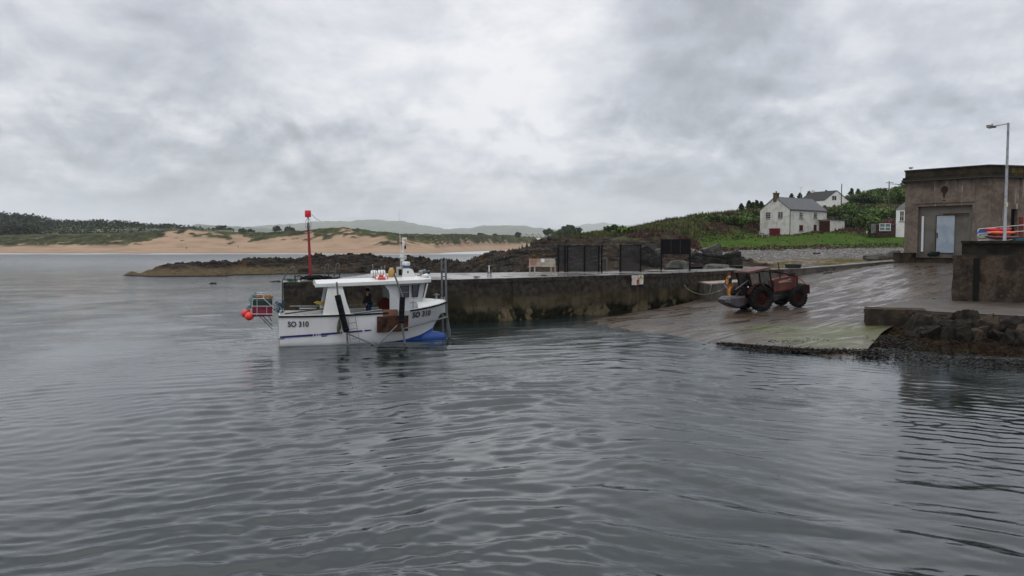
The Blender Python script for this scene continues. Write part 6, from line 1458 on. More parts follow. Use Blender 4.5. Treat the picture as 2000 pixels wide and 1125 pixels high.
# superstructure
RX0, RX1 = bp(617, 556, -1.25).x, bp(843, 549, -.9).x
def roof():
    mb = MB(); xs = np.linspace(RX0, RX1, 24); n = 9; top = []; bot = []
    zr = lambda x: float(np.interp(x, [RX0, RX1], [bp(625, 556, -1.3).z, bp(835, 546.5, -1.1).z]))
    for x in xs:
        f = (x - RX0) / (RX1 - RX0); w_ = 1.36 * (1 if f < .86 else 1 - ((f - .86) / .14) ** 2 * .45); w_ *= (1 if f > .06 else .86 + .14 * f / .06)
        for k in range(n): a = k / (n - 1) * 2 - 1; top.append(Vector((x, a * w_, zr(x) + .05 + .12 * (1 - a * a)))); bot.append(Vector((x, a * w_ * .99, zr(x) - .14 + .10 * (1 - a * a))))
    N = len(top); mb.v = top + bot
    for i in range(len(xs) - 1):
        for k in range(n - 1):
            q = (i * n + k, i * n + k + 1, (i + 1) * n + k + 1, (i + 1) * n + k); mb.f.append(q[::-1]); mb.f.append(tuple(N + j for j in q))
        for k in (0, n - 1): q = (i * n + k, (i + 1) * n + k, N + (i + 1) * n + k, N + i * n + k); mb.f.append(q if k else q[::-1])
    for i in (0, len(xs) - 1):
        for k in range(n - 1): q = (i * n + k, i * n + k + 1, N + i * n + k + 1, N + i * n + k); mb.f.append(q if i else q[::-1])
    mb.m = [0] * len(mb.f); mb.build('canopy_roof', gel, boat, auto=35, bevel=.02); return zr
zr = roof()
for sg in (-1, 1):      # broad arch pillars
    y0 = sg * 1.40; mb = MB(); pts = [bp(x, y, -1.40) for x, y in ((632, 617), (639.5, 575), (641.5, 563), (648, 559.5), (661, 559), (668, 561), (670, 567), (676, 590), (684, 613.5))]
    ol = [Vector((p.x, y0, max(p.z, sheer(p.x) + .01))) for p in pts]; ol = [Vector((p.x, p.y - sg * .14 * min(max((p.z - 1.4) / 1.4, 0), 1), p.z)) for p in ol]; mb.prism(ol if sg > 0 else ol, (0, -sg * .12, 0)); mb.build('arch_pillar', gel, boat, bevel=.03)
WX0, WX1 = bp(762, 600, -1.2).x, bp(822, 600, -1.2).x
def wheelhouse():
    yb, yt = 1.22, 1.14; z0 = 1.30; mb = MB()
    P = lambda x, y, z: Vector((x, y, z)); x0 = WX0; zt = zr(x0 + .5) - .03
    # side wall outline with rounded opening edge at its aft top corner; front leans forward at the roof
    for sg in (-1, 1):
        o = [bp(x, y, -1.2) for x, y in ((762, 612), (762, 575), (760, 567), (754, 560.5), (752, 557), (834, 551), (827, 577), (821, 600), (821, 606))]
        ys = lambda z, x=0: sg * ((yb + (yt - yb) * (z - 1.3) / 1.6) - .30 * max(0, (x - WX0 - .5) / (WX1 - WX0 - .5)))
        pts = [P(p.x, ys(p.z, p.x), p.z) for p in o]; pts[0].z = .86; pts[-1].z = 1.3
        mb.prism(pts, (0, -sg * .06, 0))
    f0, f1 = bp(821, 606, -1.2), bp(834, 551, -1.2)
    yb -= .30; yt -= .38; mb.prism([P(f0.x, -yb, 1.3), P(f0.x, yb, 1.3), P(f1.x, yt, f1.z), P(f1.x, -yt, f1.z)], (-.06, 0, 0)); yb += .30; yt += .38
    mb.build('wheelhouse_wall', M('wheelhouse white', (.50, .52, .54), .35, c2=(.44, .44, .43), thr=(.5, .8), scale=1.2, var=.04), boat, bevel=.015)
    for sg in (-1, 1):
        for q in (((782, 559), (799, 558.5), (799, 580), (782.5, 579.5)), ((807, 557.8), (821, 556.5), (817, 580), (807, 580.5))):
            pts = [bp(x, y, -1.2) for x, y in q]; fr_ = MB(); yy = lambda z, x: sg * (yb + (yt - yb) * (z - 1.3) / 1.6 + .012 - .30 * max(0, (x - WX0 - .5) / (WX1 - WX0 - .5))); pp = [P(p.x, yy(p.z, p.x), p.z) for p in pts]; c_ = sum(pp, Vector()) / 4
            fr_.tube([p for p in pp], .03, 6, closed=True); w_ = fr_.build('window', M('window rubber', (.04, .04, .045), .6), boat); gm = MB(); gm.prism(pp, (0, -sg * .008, 0)); gm.build('pane', glass, w_)
            if q[0][0] == 782: bm2 = MB(); bm2.beam(pp[0].lerp(pp[3], .58) + Vector((0, sg * .012, 0)), pp[1].lerp(pp[2], .58) + Vector((0, sg * .012, 0)), .02); bm2.build('slider', steel, w_)
    gm = MB(); fw = lambda y, f: P(f0.x + (f1.x - f0.x) * f + .004, y, 1.2 + (f1.z - 1.2) * f)
    for a, b in ((-.78, -.29), (-.25, .25), (.29, .78)): gm = MB(); gm.prism([fw(a, .52), fw(b, .52), fw(b, .93), fw(a, .93)], (.012, 0, 0)); gm.build('front_window', glass, boat)
    # aft bulkhead, partly open, and thin struts
    ab = MB(); ab.box((WX0 + .8, .62, (1.3 + zt) / 2), (.05, 1.1, zt - .7)); ab.build('bulkhead', gel, boat)
    st = MB(); a, b = bp(836, 554, -1.15), bp(829, 585, -1.15); st.beam((a.x, -1.0, a.z), (b.x, -.95, b.z), .07, .05); st.beam((a.x, 1.0, a.z), (b.x, .95, b.z), .07, .05); st.build('roof_strut', gel, boat)
wheelhouse()
def B(x, y, yy=0): return bp(x, y, yy)
# inside: hand rail, winch, hauler, deck clutter
mb = MB(); a, b = B(676, 597, 1.2), B(764, 592, 1.2); mb.tube([a, b], .022, 6); mb.tube([B(566, 598, 1.3), B(634, 598, 1.3)], .025, 6)
for f in (.02, .5, .98): p = a.lerp(b, f); mb.tube([p, Vector((p.x, p.y, 1.4))], .018, 5)
mb.build('hand_rail', steel, boat)
mb = MB(); c = B(751, 594, .3); mb.lathe(c, [(.0, -.2), (.34, -.2), (.34, -.14), (.12, -.12), (.12, .12), (.34, .14), (.34, .2), (0, .2)], 18, 'Y'); mb.build('net_drum', M('drum red', (.10, .02, .018), .6), boat, smooth=False)
MB().beam((c.x, .3, .64), (c.x, .3, c.z), .16).build('drum_stand', dsteel, boat)
mb = MB(); a = B(636, 604, .9); mb.tube([B(638, 566, 1.1), B(630, 600, 1.1)], .03, 6); mb.tube([B(642, 566, 1.1), B(638, 600, 1.1)], .03, 6)
for f in np.linspace(.1, .9, 5): mb.tube([B(638, 566, 1.1).lerp(B(630, 600, 1.1), f), B(642, 566, 1.1).lerp(B(638, 600, 1.1), f)], .02, 5)
mb.build('deck_ladder', steel, boat)
tt = heap(0, 0, 0, None, .02, M('yellow rope', (.45, .36, .08), .9), 'rope_coil', 'small coil of yellow rope hanging by the aft canopy pillar', 'rope', 10, 6, .25, .15, d_=40); tt.location = lm(boat) @ B(627, 596, 0)
for k, (px, lab, c_) in enumerate(((590, 'white fish box on the aft deck of the boat', (.5, .5, .5)), (606, 'black fish box amidships on the aft deck', (.03, .03, .035)), (620, 'grey fish box near the canopy pillar on the aft deck', (.25, .26, .27)))):
    q = lm(boat) @ Vector((B(px, 610, .4).x, .45, 1.12)); tt = thing('fish_box', lab, 'crate', q, BH); mm = M('box c%d' % k, c_, .6); b2 = MB(); b2.box((0, 0, -.14), (.6, .45, .03))
    for s_ in (-1, 1): b2.box((s_ * .285, 0, 0), (.03, .45, .25)); b2.box((0, s_ * .21, 0), (.54, .03, .25))
    b2.build('box', mm, tt); MB().box((0, 0, .06), (.5, .36, .06)).build('contents', M('dark contents', (.05, .05, .05), .9), tt)
mb = MB(); mb.tube([B(556, 613, .2), B(600, 607, .2), B(632, 603, .2)], .035, 6); mb.build('boom', dsteel, boat); mb = MB(); mb.tube([B(585, 603, .5), B(618, 603, .5)], .05, 8); mb.build('roller', steel, boat)
# things on the roof
zt_ = lambda x, y=0: zr(x) + .05 + .12 * (1 - (y / 1.36) ** 2)
for k, (x0, x1, lab) in enumerate(((724.5, 736.5, 'left white life raft canister on the boat roof'), (738, 752, 'right white life raft canister on the boat roof'))):
    a, b = B(x0, 538.5, 0), B(x1, 538, 0); r = .19; q = (a + b) / 2; q.z = zt_(q.x) + r; t = thing('liferaft', lab, 'life raft', lm(boat) @ q, BH, 'life raft canisters'); hl = (b - a).length / 2
    MB().lathe((0, 0, 0), [(0, -hl), (r * .8, -hl), (r, -hl + .05), (r, hl - .05), (r * .8, hl), (0, hl)], 18, 'X').build('canister', gel, t, auto=40); mb = MB()
    for x in (-.4, .4): mb.tube([(x * hl, math.cos(a_) * (r + .006), math.sin(a_) * (r + .006)) for a_ in np.linspace(0, 6.283, 17)[:-1]], .012, 4, closed=True)
    mb.build('strap', dsteel, t)
q = B(745, 549, -.75); q.z = zt_(q.x, -.75) + .07; t = thing('lifebuoy', 'red and white lifebuoy lying on the edge of the boat roof', 'lifebuoy', lm(boat) @ q, BH); t.rotation_euler = (R(12), 0, BH)
rb_ = M('lifebuoy red', (.45, .05, .03), .5); MB().tube([(math.cos(a) * .27, math.sin(a) * .27, 0) for a in np.linspace(0, 6.283, 25)[:-1]], .075, 10, closed=True).build('ring', rb_, t, smooth=True); mb = MB()
for k in range(4): mb.tube([(math.cos(a) * .27, math.sin(a) * .27, 0) for a in np.linspace(k * 1.57 + .5, k * 1.57 + .9, 5)], .079, 10)
mb.build('white_band', wclean, t, smooth=True)
q = B(764.5, 541, -.1); q.z = zt_(q.x); t = thing('gas_bottle', 'yellow ochre gas bottle standing on the boat roof', 'gas bottle', lm(boat) @ q, BH); h = B(764, 522.5, -.1).z - q.z
MB().lathe((0, 0, 0), [(0, 0), (.14, 0), (.155, .04), (.155, h * .68), (.10, h * .84), (.06, h * .86), (0, h * .86)], 16).build('bottle', M('bottle ochre', (.42, .24, .04), .5, c2=(.3, .17, .04)), t, smooth=True); MB().lathe((0, 0, h * .82), [(.10, 0), (.10, h * .17), (.09, h * .17), (.09, 0)], 12).build('collar', M('collar cream', (.5, .45, .3), .5), t)
# mast house, radar, mast
a, b = B(785, 548, 0), B(808, 547, 0); z0 = zt_(a.x) - .03; zt2 = B(793, 526, 0).z; mb = MB(); mb.prism([(a.x, -.25, z0), (b.x + .02, -.25, z0), (B(803, 530, 0).x, -.25, zt2 - .05), (B(799, 525, 0).x, -.25, zt2), (B(788, 525, 0).x, -.25, zt2)], (0, .5, 0)); mb.build('mast_house', gel, boat, bevel=.05)
MB().box((B(795, 531, 0).x, -.255, B(795, 531, 0).z), (.07, .02, .09)).build('horn', rubber, boat)
mb = MB(); c = B(779, 538, 0); mb.box((c.x, -.05, z0 + .26), (.24, .34, .52)); mb.build('exhaust_box', M('exhaust box', (.35, .34, .32), .6), boat, bevel=.03); MB().box((c.x + .03, -.235, z0 + .26), (.15, .03, .30)).build('vent_opening', rubber, boat)
c = B(793.5, 517, 0); zt3 = zt2 - .02; MB().tube([(c.x, 0, zt3), (c.x, 0, c.z - .1)], .06, 8).build('radar_post', steel, boat); mb = MB(); rr2 = (B(801, 517, 0).x - B(786, 517, 0).x) / 2
mb.lathe((c.x, 0, c.z - .10), [(0, 0), (rr2 * .8, 0), (rr2 * .85, .06), (rr2, .10), (rr2, .20), (rr2 * .9, .25), (0, .27)], 20); rd = mb.build('radar_dome', gel, boat, auto=40); MB().lathe((c.x, 0, c.z - .115), [(0, -.02), (rr2 * .78, -.02), (rr2 * .86, .07), (rr2 * .86, .075), (0, .075)], 20).build('blue_base', M('radar blue', (.02, .10, .35), .4), rd, smooth=True)
mt = M('mast white', (.55, .55, .53), .5); mb = MB(); m0, m1 = B(789.5, 545, .1), B(787, 465.5, .1); mb.tube([Vector((m0.x, .1, zt_(m0.x))), Vector((m1.x, .1, m1.z))], [.05, .035], 8); m2, m3 = B(785.5, 540, .05), B(785, 495, .05); mb.tube([Vector((m2.x, .05, zt_(m2.x))), Vector((m3.x, .05, m3.z))], .025, 6); mb.build('mast', mt, boat, smooth=True)
mb = MB(); m1.y = .1
for (x, y, w_, h_) in ((790, 466, .22, .10), (788.5, 474, .10, .16), (792, 483, .07, .14), (785, 492, .12, .12), (792, 502, .12, .06), (792, 505.5, .10, .05), (784.5, 500, .14, .16), (785, 508, .10, .1), (787.5, 479, .12, .1)):
    q = B(x, y, .1); mb.box((q.x, .1, q.z), (w_, .1, h_))
mb.build('mast_fittings', M('fitting white', (.62, .63, .63), .4), boat, bevel=.02); q = B(791.5, 483, .02); MB().box((q.x, .02, q.z), (.08, .06, .16)).build('nav_light', rubber, boat)
mb = MB(); q0, q1 = B(782.5, 520, .2), B(781, 452, .2); mb.tube([Vector((q0.x, .2, zt_(q0.x))), q1], [.018, .012], 5); q2, q3 = B(781, 452, .2), B(779, 410, .2); mb.tube([q1, q3], [.010, .006], 4); mb.build('whip_aerial', mt, boat)
# searchlights and clutter at the front of the roof
for k, (x, y, r, c_) in enumerate(((828, 535, .14, (.10, .12, .15)), (822, 538, .11, (.25, .22, .2)), (836.5, 536, .09, (.03, .03, .035)))):
    q = B(x, y, -.2 - .2 * k); z_ = zt_(q.x, .5); mb = MB(); mb.lathe((q.x, q.y, z_ + .22), [(0, -.10), (r * .7, -.10), (r, .02), (r, .08), (r * .8, .09), (0, .06)], 14, 'X'); mb.tube([(q.x, q.y, z_ - .03), (q.x, q.y, z_ + .18)], .03, 6); mb.build('searchlight', M('lamp c%d' % k, c_, .4), boat, smooth=True)
q = B(832, 544, -.7); MB().ball((q.x, q.y, zt_(q.x, .7) + .06), (.18, .12, .10), 12, 8).build('deck_light', gel, boat, smooth=True)
mb = MB(); mb.tube([B(808, 541, -.1), B(815, 539.5, -.1), B(822, 536, -.15)], .02, 5); mb.build('hose', rubber, boat)
# bow fittings
mb = MB(); q = B(854, 576, 0); fz = B(850, 577.5, 0).z; mb.beam((q.x - .05, -.12, fz - .15), (q.x - .05, -.12, fz + .12), .05); mb.beam((q.x - .05, .12, fz - .15), (q.x - .05, .12, fz + .12), .05); mb.beam((q.x - .2, 0, fz + .05), (q.x + .12, 0, fz + .05), .04); mb.beam((q.x - .05, -.15, fz + .08), (q.x - .05, .15, fz + .08), .04); mb.build('bow_fairlead', steel, boat)
for x, y in ((862, 583), (868, 582.5)): q = B(x, y, -.15); MB().lathe((q.x, q.y, q.z - .08), [(.04, 0), (.03, .1), (.05, .14), (0, .15)], 8).build('cleat', steel, boat)
mb = MB(); q = B(807.5, 600, -1.3); mb.beam((q.x, -1.22, sheer(q.x) - .1), (q.x, -1.22, B(807, 587, -1.2).z), .06); mb.beam((q.x - .14, -1.22, B(807, 591, -1.2).z), (q.x + .14, -1.22, B(807, 591, -1.2).z), .05); mb.build('mooring_post', steel, boat)
# brown boards slung on the side
mb = MB(); z1, z0 = B(766, 617.5, -1.55).z, B(766, 649, -1.55).z; x0, x1 = B(736.5, 633, -1.55).x, B(799.5, 633, -1.55).x; n = 14; vs = []
for i in range(n + 1):
    x = x0 + (x1 - x0) * i / n
    for z in (z0, z1): y = -(hb(x, max(z, .9)) + .035); vs += [(x, y, z), (x, y - .03, z)]
fs = []
for i in range(n):
    a = i * 4; c = a + 4; fs += [(a + 1, c + 1, c + 3, a + 3), (a, a + 2, c + 2, c), (a + 2, a + 3, c + 3, c + 2), (a, c, c + 1, a + 1)]
fs += [(0, 1, 3, 2), (n * 4, n * 4 + 2, n * 4 + 3, n * 4 + 1)]; mb.add(vs, fs); mb.build('hauling_plate', rust, boat)
mb = MB(); a, b = B(748, 618, -1.5), B(777, 605, -1.5); mb.box(((a.x + b.x) / 2, -1.46, (a.z + b.z) / 2 + .02), (b.x - a.x, .08, b.z - a.z)); mb.build('pot_table', M('tan board', (.22, .115, .075), .7, c2=(.16, .08, .05), scale=2), boat, bevel=.01)
mb = MB(); mb.tube([B(690, 612.5, -1.52), B(746, 605, -1.5)], .045, 6); mb.build('gunwale_bar', M('grey bar', (.16, .16, .165), .5), boat)
# ladder and fender on the side
mb = MB(); r0, r1 = [B(x, y, -1.58) for x, y in ((679.5, 619), (684, 668))], [B(x, y, -1.58) for x, y in ((693.5, 617), (702, 668))]
for s_ in (r0, r1): mb.tube(s_, .012, 5)
for f in (.26, .5, .88): mb.tube([r0[0].lerp(r0[1], f), r1[0].lerp(r1[1], f - .02)], .012, 5)
mb.build('side_ladder', M('brown rope', (.16, .12, .09), .9), boat)
mb = MB(); mb.tube([B(664, 618, -1.56), B(662.5, 628, -1.58), B(661, 640, -1.6), B(660.5, 652, -1.62)], [.02, .06, .08, .05], 7); mb.ball(tuple(B(662, 636, -1.6)), (.08, .05, .22), 8, 6, .2, 4); mb.build('mossy_fender', M('mossy rope', (.07, .075, .04), .9, c2=(.14, .14, .11), scale=8), boat)
# stern rack
rk = M('rack tube', (.40, .40, .41), .45, .3); mb = MB(); ys = (-1.15, 1.0)
for y in ys:
    P_ = lambda x, yy: B(x, yy, y); mb.tube([P_(540, 606), P_(515, 583.5), P_(494, 583.5), P_(492, 598), P_(492, 614)], .022, 6); mb.tube([P_(492, 598), P_(530, 598)], .018, 6); mb.tube([P_(492, 613.5), P_(534, 613.5)], .022, 6); mb.tube([P_(502, 584), P_(502, 616)], .016, 5); mb.tube([P_(521, 598), P_(521, 616)], .016, 5)
    mb.tube([P_(536, 610), P_(540, 606), P_(541, 618)], .03, 6)
for x, y in ((494, 583.5), (492, 598), (492, 613.5), (515, 583.5)): mb.tube([B(x, y, ys[0]), Vector((B(x, y, ys[0]).x, ys[1], B(x, y, ys[0]).z))], .018, 6)
q = [B(501, 571.5, 1.0), B(517, 571.5, 1.0), B(527, 580, 1.0)]; mb.tube(q, .02, 5); mb.tube([B(501, 575.5, .4), B(515, 575.5, .4), B(519, 579, .4)], .02, 5); mb.tube([B(509.5, 571.5, .6), B(509.5, 578, .6)], .02, 5); mb.build('stern_rack', rk, boat, smooth=False)
mb = MB()
for x0, y0, x1, y1, yy in ((504, 620, 532.5, 643.5, -1.1), (510, 620, 532, 636.5, -.4), (522, 619, 531.5, 628, .5)): mb.tube([B(x0, y0 - 6, yy), B(x1, y1, yy)], .02, 5)
mb.build('rack_brace', dsteel, boat)
def crate(x0, x1, y0, y1, yc, dy, c_, lab, nm, top=None):
    a, b = B(x0, y1, yc - dy / 2), B(x1, y0, yc - dy / 2); w_, h_ = b.x - a.x, b.z - a.z; q = Vector(((a.x + b.x) / 2, yc, a.z)); t = thing('fish_box', lab, 'crate', lm(boat) @ q, BH); m_ = M(nm, c_, .45, c2=tuple(v * .7 for v in c_), scale=2); mb = MB()
    mb.box((0, 0, .02), (w_ * .94, dy * .94, .04))
    for s_ in (-1, 1): mb.box((s_ * (w_ / 2 - .02), 0, h_ / 2 + .02), (.04, dy, h_ - .04)); mb.box((0, s_ * (dy / 2 - .02), h_ / 2 + .02), (w_ - .08, .04, h_ - .04))
    mb.build('box', m_, t, bevel=.01); rb = MB()
    for s_ in (-1, 1): rb.box((0, s_ * (dy / 2 + .008), h_ - .04), (w_, .03, .06)); rb.box((0, s_ * (dy / 2 + .004), h_ * .5), (w_, .02, .03))
    rb.build('rim', m_, t); MB().box((0, 0, h_ * .8), (w_ * .85, dy * .85, .05)).build('contents', top or M('dark contents', (.05, .05, .05), .9), t)
crate(493, 532, 599, 618.5, -.55, 1.0, (.30, .012, .05), 'crimson plastic box on the stern rack, nearest the camera', 'crimson plastic'); crate(494, 532, 586, 598.5, -.5, .9, (.008, .06, .045), 'dark green plastic box stacked on the crimson one', 'green plastic')
crate(493, 531, 599, 618, .55, .9, (.26, .012, .045), 'crimson plastic box at the far side of the stern rack', 'crimson plastic 2')
q = lm(boat) @ B(514, 582, -.4); t = thing('net_heap', 'pile of tan and orange netting on top of the green box', 'net', q, BH); nb = MB(); rnd = random.Random(4)
for k in range(60):
    c = Vector((rnd.uniform(-.42, .42), rnd.uniform(-.35, .35), rnd.uniform(-.06, .06))); c.z += .07 * (1 - (c.x / .45) ** 2); nb.tube([c + Vector((rnd.uniform(-.14, .14), rnd.uniform(-.1, .1), rnd.uniform(-.03, .03))) for _ in range(4)], .014, 4)
nb.build('netting', M('tan netting', (.26, .19, .10), .9, c2=(.36, .16, .07), scale=9, thr=(.45, .6)), t)
q = lm(boat) @ B(492, 590, -.6); t = thing('rope_tangle', 'turquoise rope hanging down the left side of the crates', 'rope', q, BH); nb = MB()
for k in range(26):
    c = Vector((rnd.uniform(-.1, .08), rnd.uniform(-.3, .3), rnd.uniform(-.35, .42))); c.x += c.z * .25; nb.tube([c + Vector((rnd.uniform(-.09, .09), rnd.uniform(-.1, .1), rnd.uniform(-.1, .1))) for _ in range(4)], .013, 4)
nb.build('rope', M('turquoise rope', (.04, .22, .20), .9, c2=(.08, .12, .12)), t)
q = lm(boat) @ B(546, 600, -1.0); t = thing('rope_tangle', 'blue and teal rope bundled on the boat quarter beside the rack', 'rope', q, BH); nb = MB()
for k in range(40):
    c = Vector((rnd.uniform(-.22, .2), rnd.uniform(-.2, .3), rnd.uniform(-.25, .25))); nb.tube([c + Vector((rnd.uniform(-.1, .1), rnd.uniform(-.1, .1), rnd.uniform(-.1, .1))) for _ in range(4)], .016, 4)
nb.build('rope', M('navy rope', (.015, .05, .11), .9, c2=(.04, .14, .15)), t)
for x, y, lab, c_ in ((479.5, 612, 'paler far pinkish red buoy hanging from the stern rack', (.62, .05, .06)), (487.2, 617.5, 'bright orange red buoy hanging nearest on the stern rack', (.78, .045, .02))):
    yy = -.9 if y > 615 else -.1; q = lm(boat) @ B(x, y, yy); t = thing('buoy', lab, 'buoy', q, BH, 'buoys on the stern rack'); mb = MB(); mb.T = Euler((0, R(50), 0)).to_matrix().to_4x4(); mb.lathe((0, 0, 0), [(0, -.21), (.08, -.20), (.16, -.13), (.20, 0), (.18, .10), (.11, .18), (.05, .23), (.04, .28), (0, .28)], 20); mb.build('ball', M('buoy ' + lab[:6], c_, .4), t, smooth=True)
    MB().tube([(.18, 0, .15), (.25, 0, .24), (.3, .1, .34)], .015, 5).build('lanyard', rope_m, t)
tt = heap(0, 0, 0, None, .03, M('black netting heap', (.014, .015, .016), .9, c2=(.05, .045, .04), scale=8), 'net_heap', 'dark heap of netting and rope on the aft deck of the boat', 'net', 60, 16, .8, .4, d_=40); tt.location = lm(boat) @ Vector((B(600, 610, .2).x, .1, .9))
# man standing inside
q = lm(boat) @ Vector((B(720, 590, .2).x, .2, .90)); person('person in a dark jacket and blue trousers standing under the boat canopy', q, BH + R(200), dict(ell=(.08, .27, 1.14), wrl=(.22, .26, .96), elr=(.05, -.28, 1.12), wrr=(.2, -.3, .92), nek=(.04, 0, 1.5), hea=(.08, 0, 1.59), top=(.08, 0, 1.69)), dict(top=M('dark fleece', (.02, .018, .020), .9), legs=blue_t, hair=('dark', (.02, .015, .01))))

# ------------------------------------------------------------------ BOAT TRAILER
tr = thing('boat_trailer', 'grey steel boat trailer with two black padded uprights, mostly under water around the boat', 'boat trailer', BO - Vector((0, 0, 1.0)), BH)
TM = Vector((0, 0, 1.0)); pad = M('black foam padding', (.012, .013, .018), .75, c2=(.025, .026, .034), scale=5); tube_m = M('trailer tube', (.16, .17, .18), .5, .4, c2=(.10, .085, .07), thr=(.5, .7), scale=4)
Y1 = -1.86
def tp(x, y, yy=Y1): return bp(x, y, yy) + TM
mb = MB(); mb.box((0, 0, 0), (0.01, .01, .01)); mb = MB()
for y in (-1.2, 1.2): mb.beam((-.2, y, -.1), (9.0, y, -.1), .14, .18)
for x in (.3, 3, 5.5, 8.9): mb.beam((x, -1.9, -.1), (x, 1.9, -.1), .12, .14)
mb.build('chassis', tube_m, tr)
for (a, b, c, d, w_) in (((654.5, 576.5), (677.5, 648.5), (657.5, 551), (680, 690), .27), ((781.5, 580.5), (784.5, 631), (769.5, 534), (794, 690), .26)):
    p0, p1 = tp(*a), tp(*b); mb = MB(); ax = (p1 - p0).normalized(); mb.beam(p0 + Vector((.12, 0, 0)), p1 + Vector((-.0, 0, 0)), .16, w_) if False else mb.tube([p0 + Vector((.11, 0, 0)), p1 + Vector((-.02, 0, 0))], w_ / 2 * 1.05, 12); pd = mb.build('padded_upright', pad, tr, bevel=.02); pd2 = MB()
    for f in (.1, .3, .5, .7, .9): q = p0.lerp(p1, f) + Vector((.11 - .13 * f, 0, 0)); pd2.tube([q - ax * .012, q + ax * .012], w_ / 2 * 1.05 + .012, 12)
    pd2.build('strap', M('strap dark', (.03, .03, .04), .6), pd)
    mb = MB(); mb.tube([tp(*c), p0 + Vector((.13, 0, .0))], .045, 8); mb.tube([p1, tp(*d)], .05, 8); mb.build('upright', tube_m, tr)
    mb = MB()
for (a, b) in (((680, 652), (733, 674)), ((776, 635), (737, 675))): MB().tube([tp(*a), tp(*b, -1.9)], .035, 7).build('brace', tube_m, tr)
for x0 in (1, -1):      # mirrored uprights on the port side, seen from elsewhere
    pass
for X in (tp(668, 600).x, tp(783, 600).x):
    MB().tube([(X, 1.86, 1.2), (X + .3, 1.86, 2.6)], .14, 10).build('padded_upright', pad, tr); MB().tube([(X - .1, 1.86, -.1), (X + .38, 1.86, 3.1)], .045, 8).build('upright', tube_m, tr)
# bow mast and guard
a = tp(862.5, 505, .2); b = tp(863.5, 600, .2); MB().tube([a, b, tp(866, 660, .2)], .05, 8).build('bow_mast', tube_m, tr)
MB().tube([tp(870.3, 505, -.05), tp(871.5, 585, -.05), tp(874, 640, -.05), tp(880, 672, -.05)], .055, 8).build('bow_mast', tube_m, tr)
for y in (540, 528): MB().tube([tp(862.8, y, .2), tp(870.8, y, -.05)], .035, 6).build('rung', tube_m, tr)
MB().tube([tp(786, 643, Y1), tp(868, 620.5, -.4), tp(874, 619, -.1)], .04, 8).build('guard_rail', tube_m, tr); MB().tube([tp(860, 612, .9), tp(872, 622, -.05)], .035, 6).build('guard_brace', tube_m, tr)
MB().tube([tp(874, 619, -.1), tp(878, 648, -.1), tp(880, 664, -.1)], [.03, .07, .03], 8).build('bow_chock', M('chock grey', (.12, .12, .13), .6), tr)
# ------------------------------------------------------------------ TRACTOR
wr = hit(1487, 608.5, SBV); wf = hit(1556, 598.0, SBV)
dv = wf - wr; head = math.atan2(dv.y, dv.x); L_ = 2.95; head = R(20)
fwd2 = Vector((math.cos(head), math.sin(head), 0)); zf = SBV.ray_cast(wr + fwd2 * L_ + Vector((0, 0, 9)), Vector((0, 0, -1)))[0].z; pit = math.atan2(zf - wr.z, L_)
lefty = Vector((-math.sin(head), math.cos(head), 0)); T0 = wr + lefty * .92; T0.z = wr.z
print('TRACTOR', wr, wf, head, pit)
tr_ = thing('tractor', 'old red tractor with a flat cab roof parked on the slipway', 'tractor', T0, 0, rot=Euler((0, -pit, head), 'XYZ')); 
red = M('tractor red', (.15, .030, .020), .55, c2=(.065, .022, .015), thr=(.4, .65), scale=2.2, var=.2, c3=(.20, .09, .07), thr3=(.66, .78), scale3=2.4, bump=.15); dred = M('dull maroon', (.045, .013, .013), .65, c2=(.025, .012, .011), scale=3, var=.2)
engine = M('oily engine', (.018, .017, .018), .5, c2=(.045, .035, .03), thr=(.5, .7), scale=5); tyre = M('tractor tyre', (.016, .016, .017), .8, c2=(.032, .030, .028), scale=5); rimm = M('rim red', (.050, .012, .011), .6, c2=(.022, .010, .009), scale=4)
TMi = lm(tr_).inverted()
def tpx(px, py, y):
    o_ = TMi @ Vector((0, 0, CH)); d_ = TMi.to_3x3() @ pdir(px, py); k = (y - o_.y) / d_.y; return o_ + d_ * k
def wheel(x, y, r, w_, n, sg):
    wt = MB(); prof = [(r * .56, -w_ * .42), (r * .62, -w_ * .5), (r * .86, -w_ * .52), (r * .93, -w_ * .44), (r * .945, 0), (r * .93, w_ * .44), (r * .86, w_ * .52), (r * .62, w_ * .5), (r * .56, w_ * .42)]
    wt.lathe((x, y, r), prof, 40, 'Y')
    w = wt.build('wheel', tyre, tr_, smooth=True)
    lg = MB()
    for k in range(n):
        for s in (-1, 1):
            a0 = 2 * math.pi * (k + (.5 if s > 0 else 0)) / n; a1 = a0 + .22
            p0 = Vector((x + math.cos(a0) * r * .965, y + s * .02, r + math.sin(a0) * r * .965)); p1 = Vector((x + math.cos(a1) * r * .93, y + s * w_ * .52, r + math.sin(a1) * r * .93)); lg.beam(p0, p1, .055, .085)
            p2 = Vector((x + math.cos(a1) * r * .80, y + s * w_ * .54, r + math.sin(a1) * r * .80)); lg.beam(p1, p2, .05, .03)
    lg.build('tread', tyre, w)
    rb = MB(); rb.lathe((x, y, r), [(r * .58, sg * w_ * .42), (r * .56, sg * w_ * .30), (r * .50, sg * w_ * .22), (r * .48, sg * w_ * .05), (r * .2, sg * w_ * .12), (r * .19, sg * w_ * .3), (r * .10, sg * w_ * .34), (0, sg * w_ * .34)], 28, 'Y'); rim = rb.build('rim', rimm, w, auto=40)
    bb = MB()
    for k in range(8): a = k * math.pi / 4; bb.lathe((x + math.cos(a) * r * .32, y, r + math.sin(a) * r * .32), [(.03, sg * w_ * .1), (.03, sg * w_ * .18), (0, sg * w_ * .19)], 6, 'Y')
    bb.build('wheel_nut', rust, rim)
wheel(0, -.92, .86, .46, 22, -1); wheel(0, .92, .86, .46, 22, 1); wheel(L_, -.86, .66, .38, 20, -1); wheel(L_, .86, .66, .38, 20, 1)
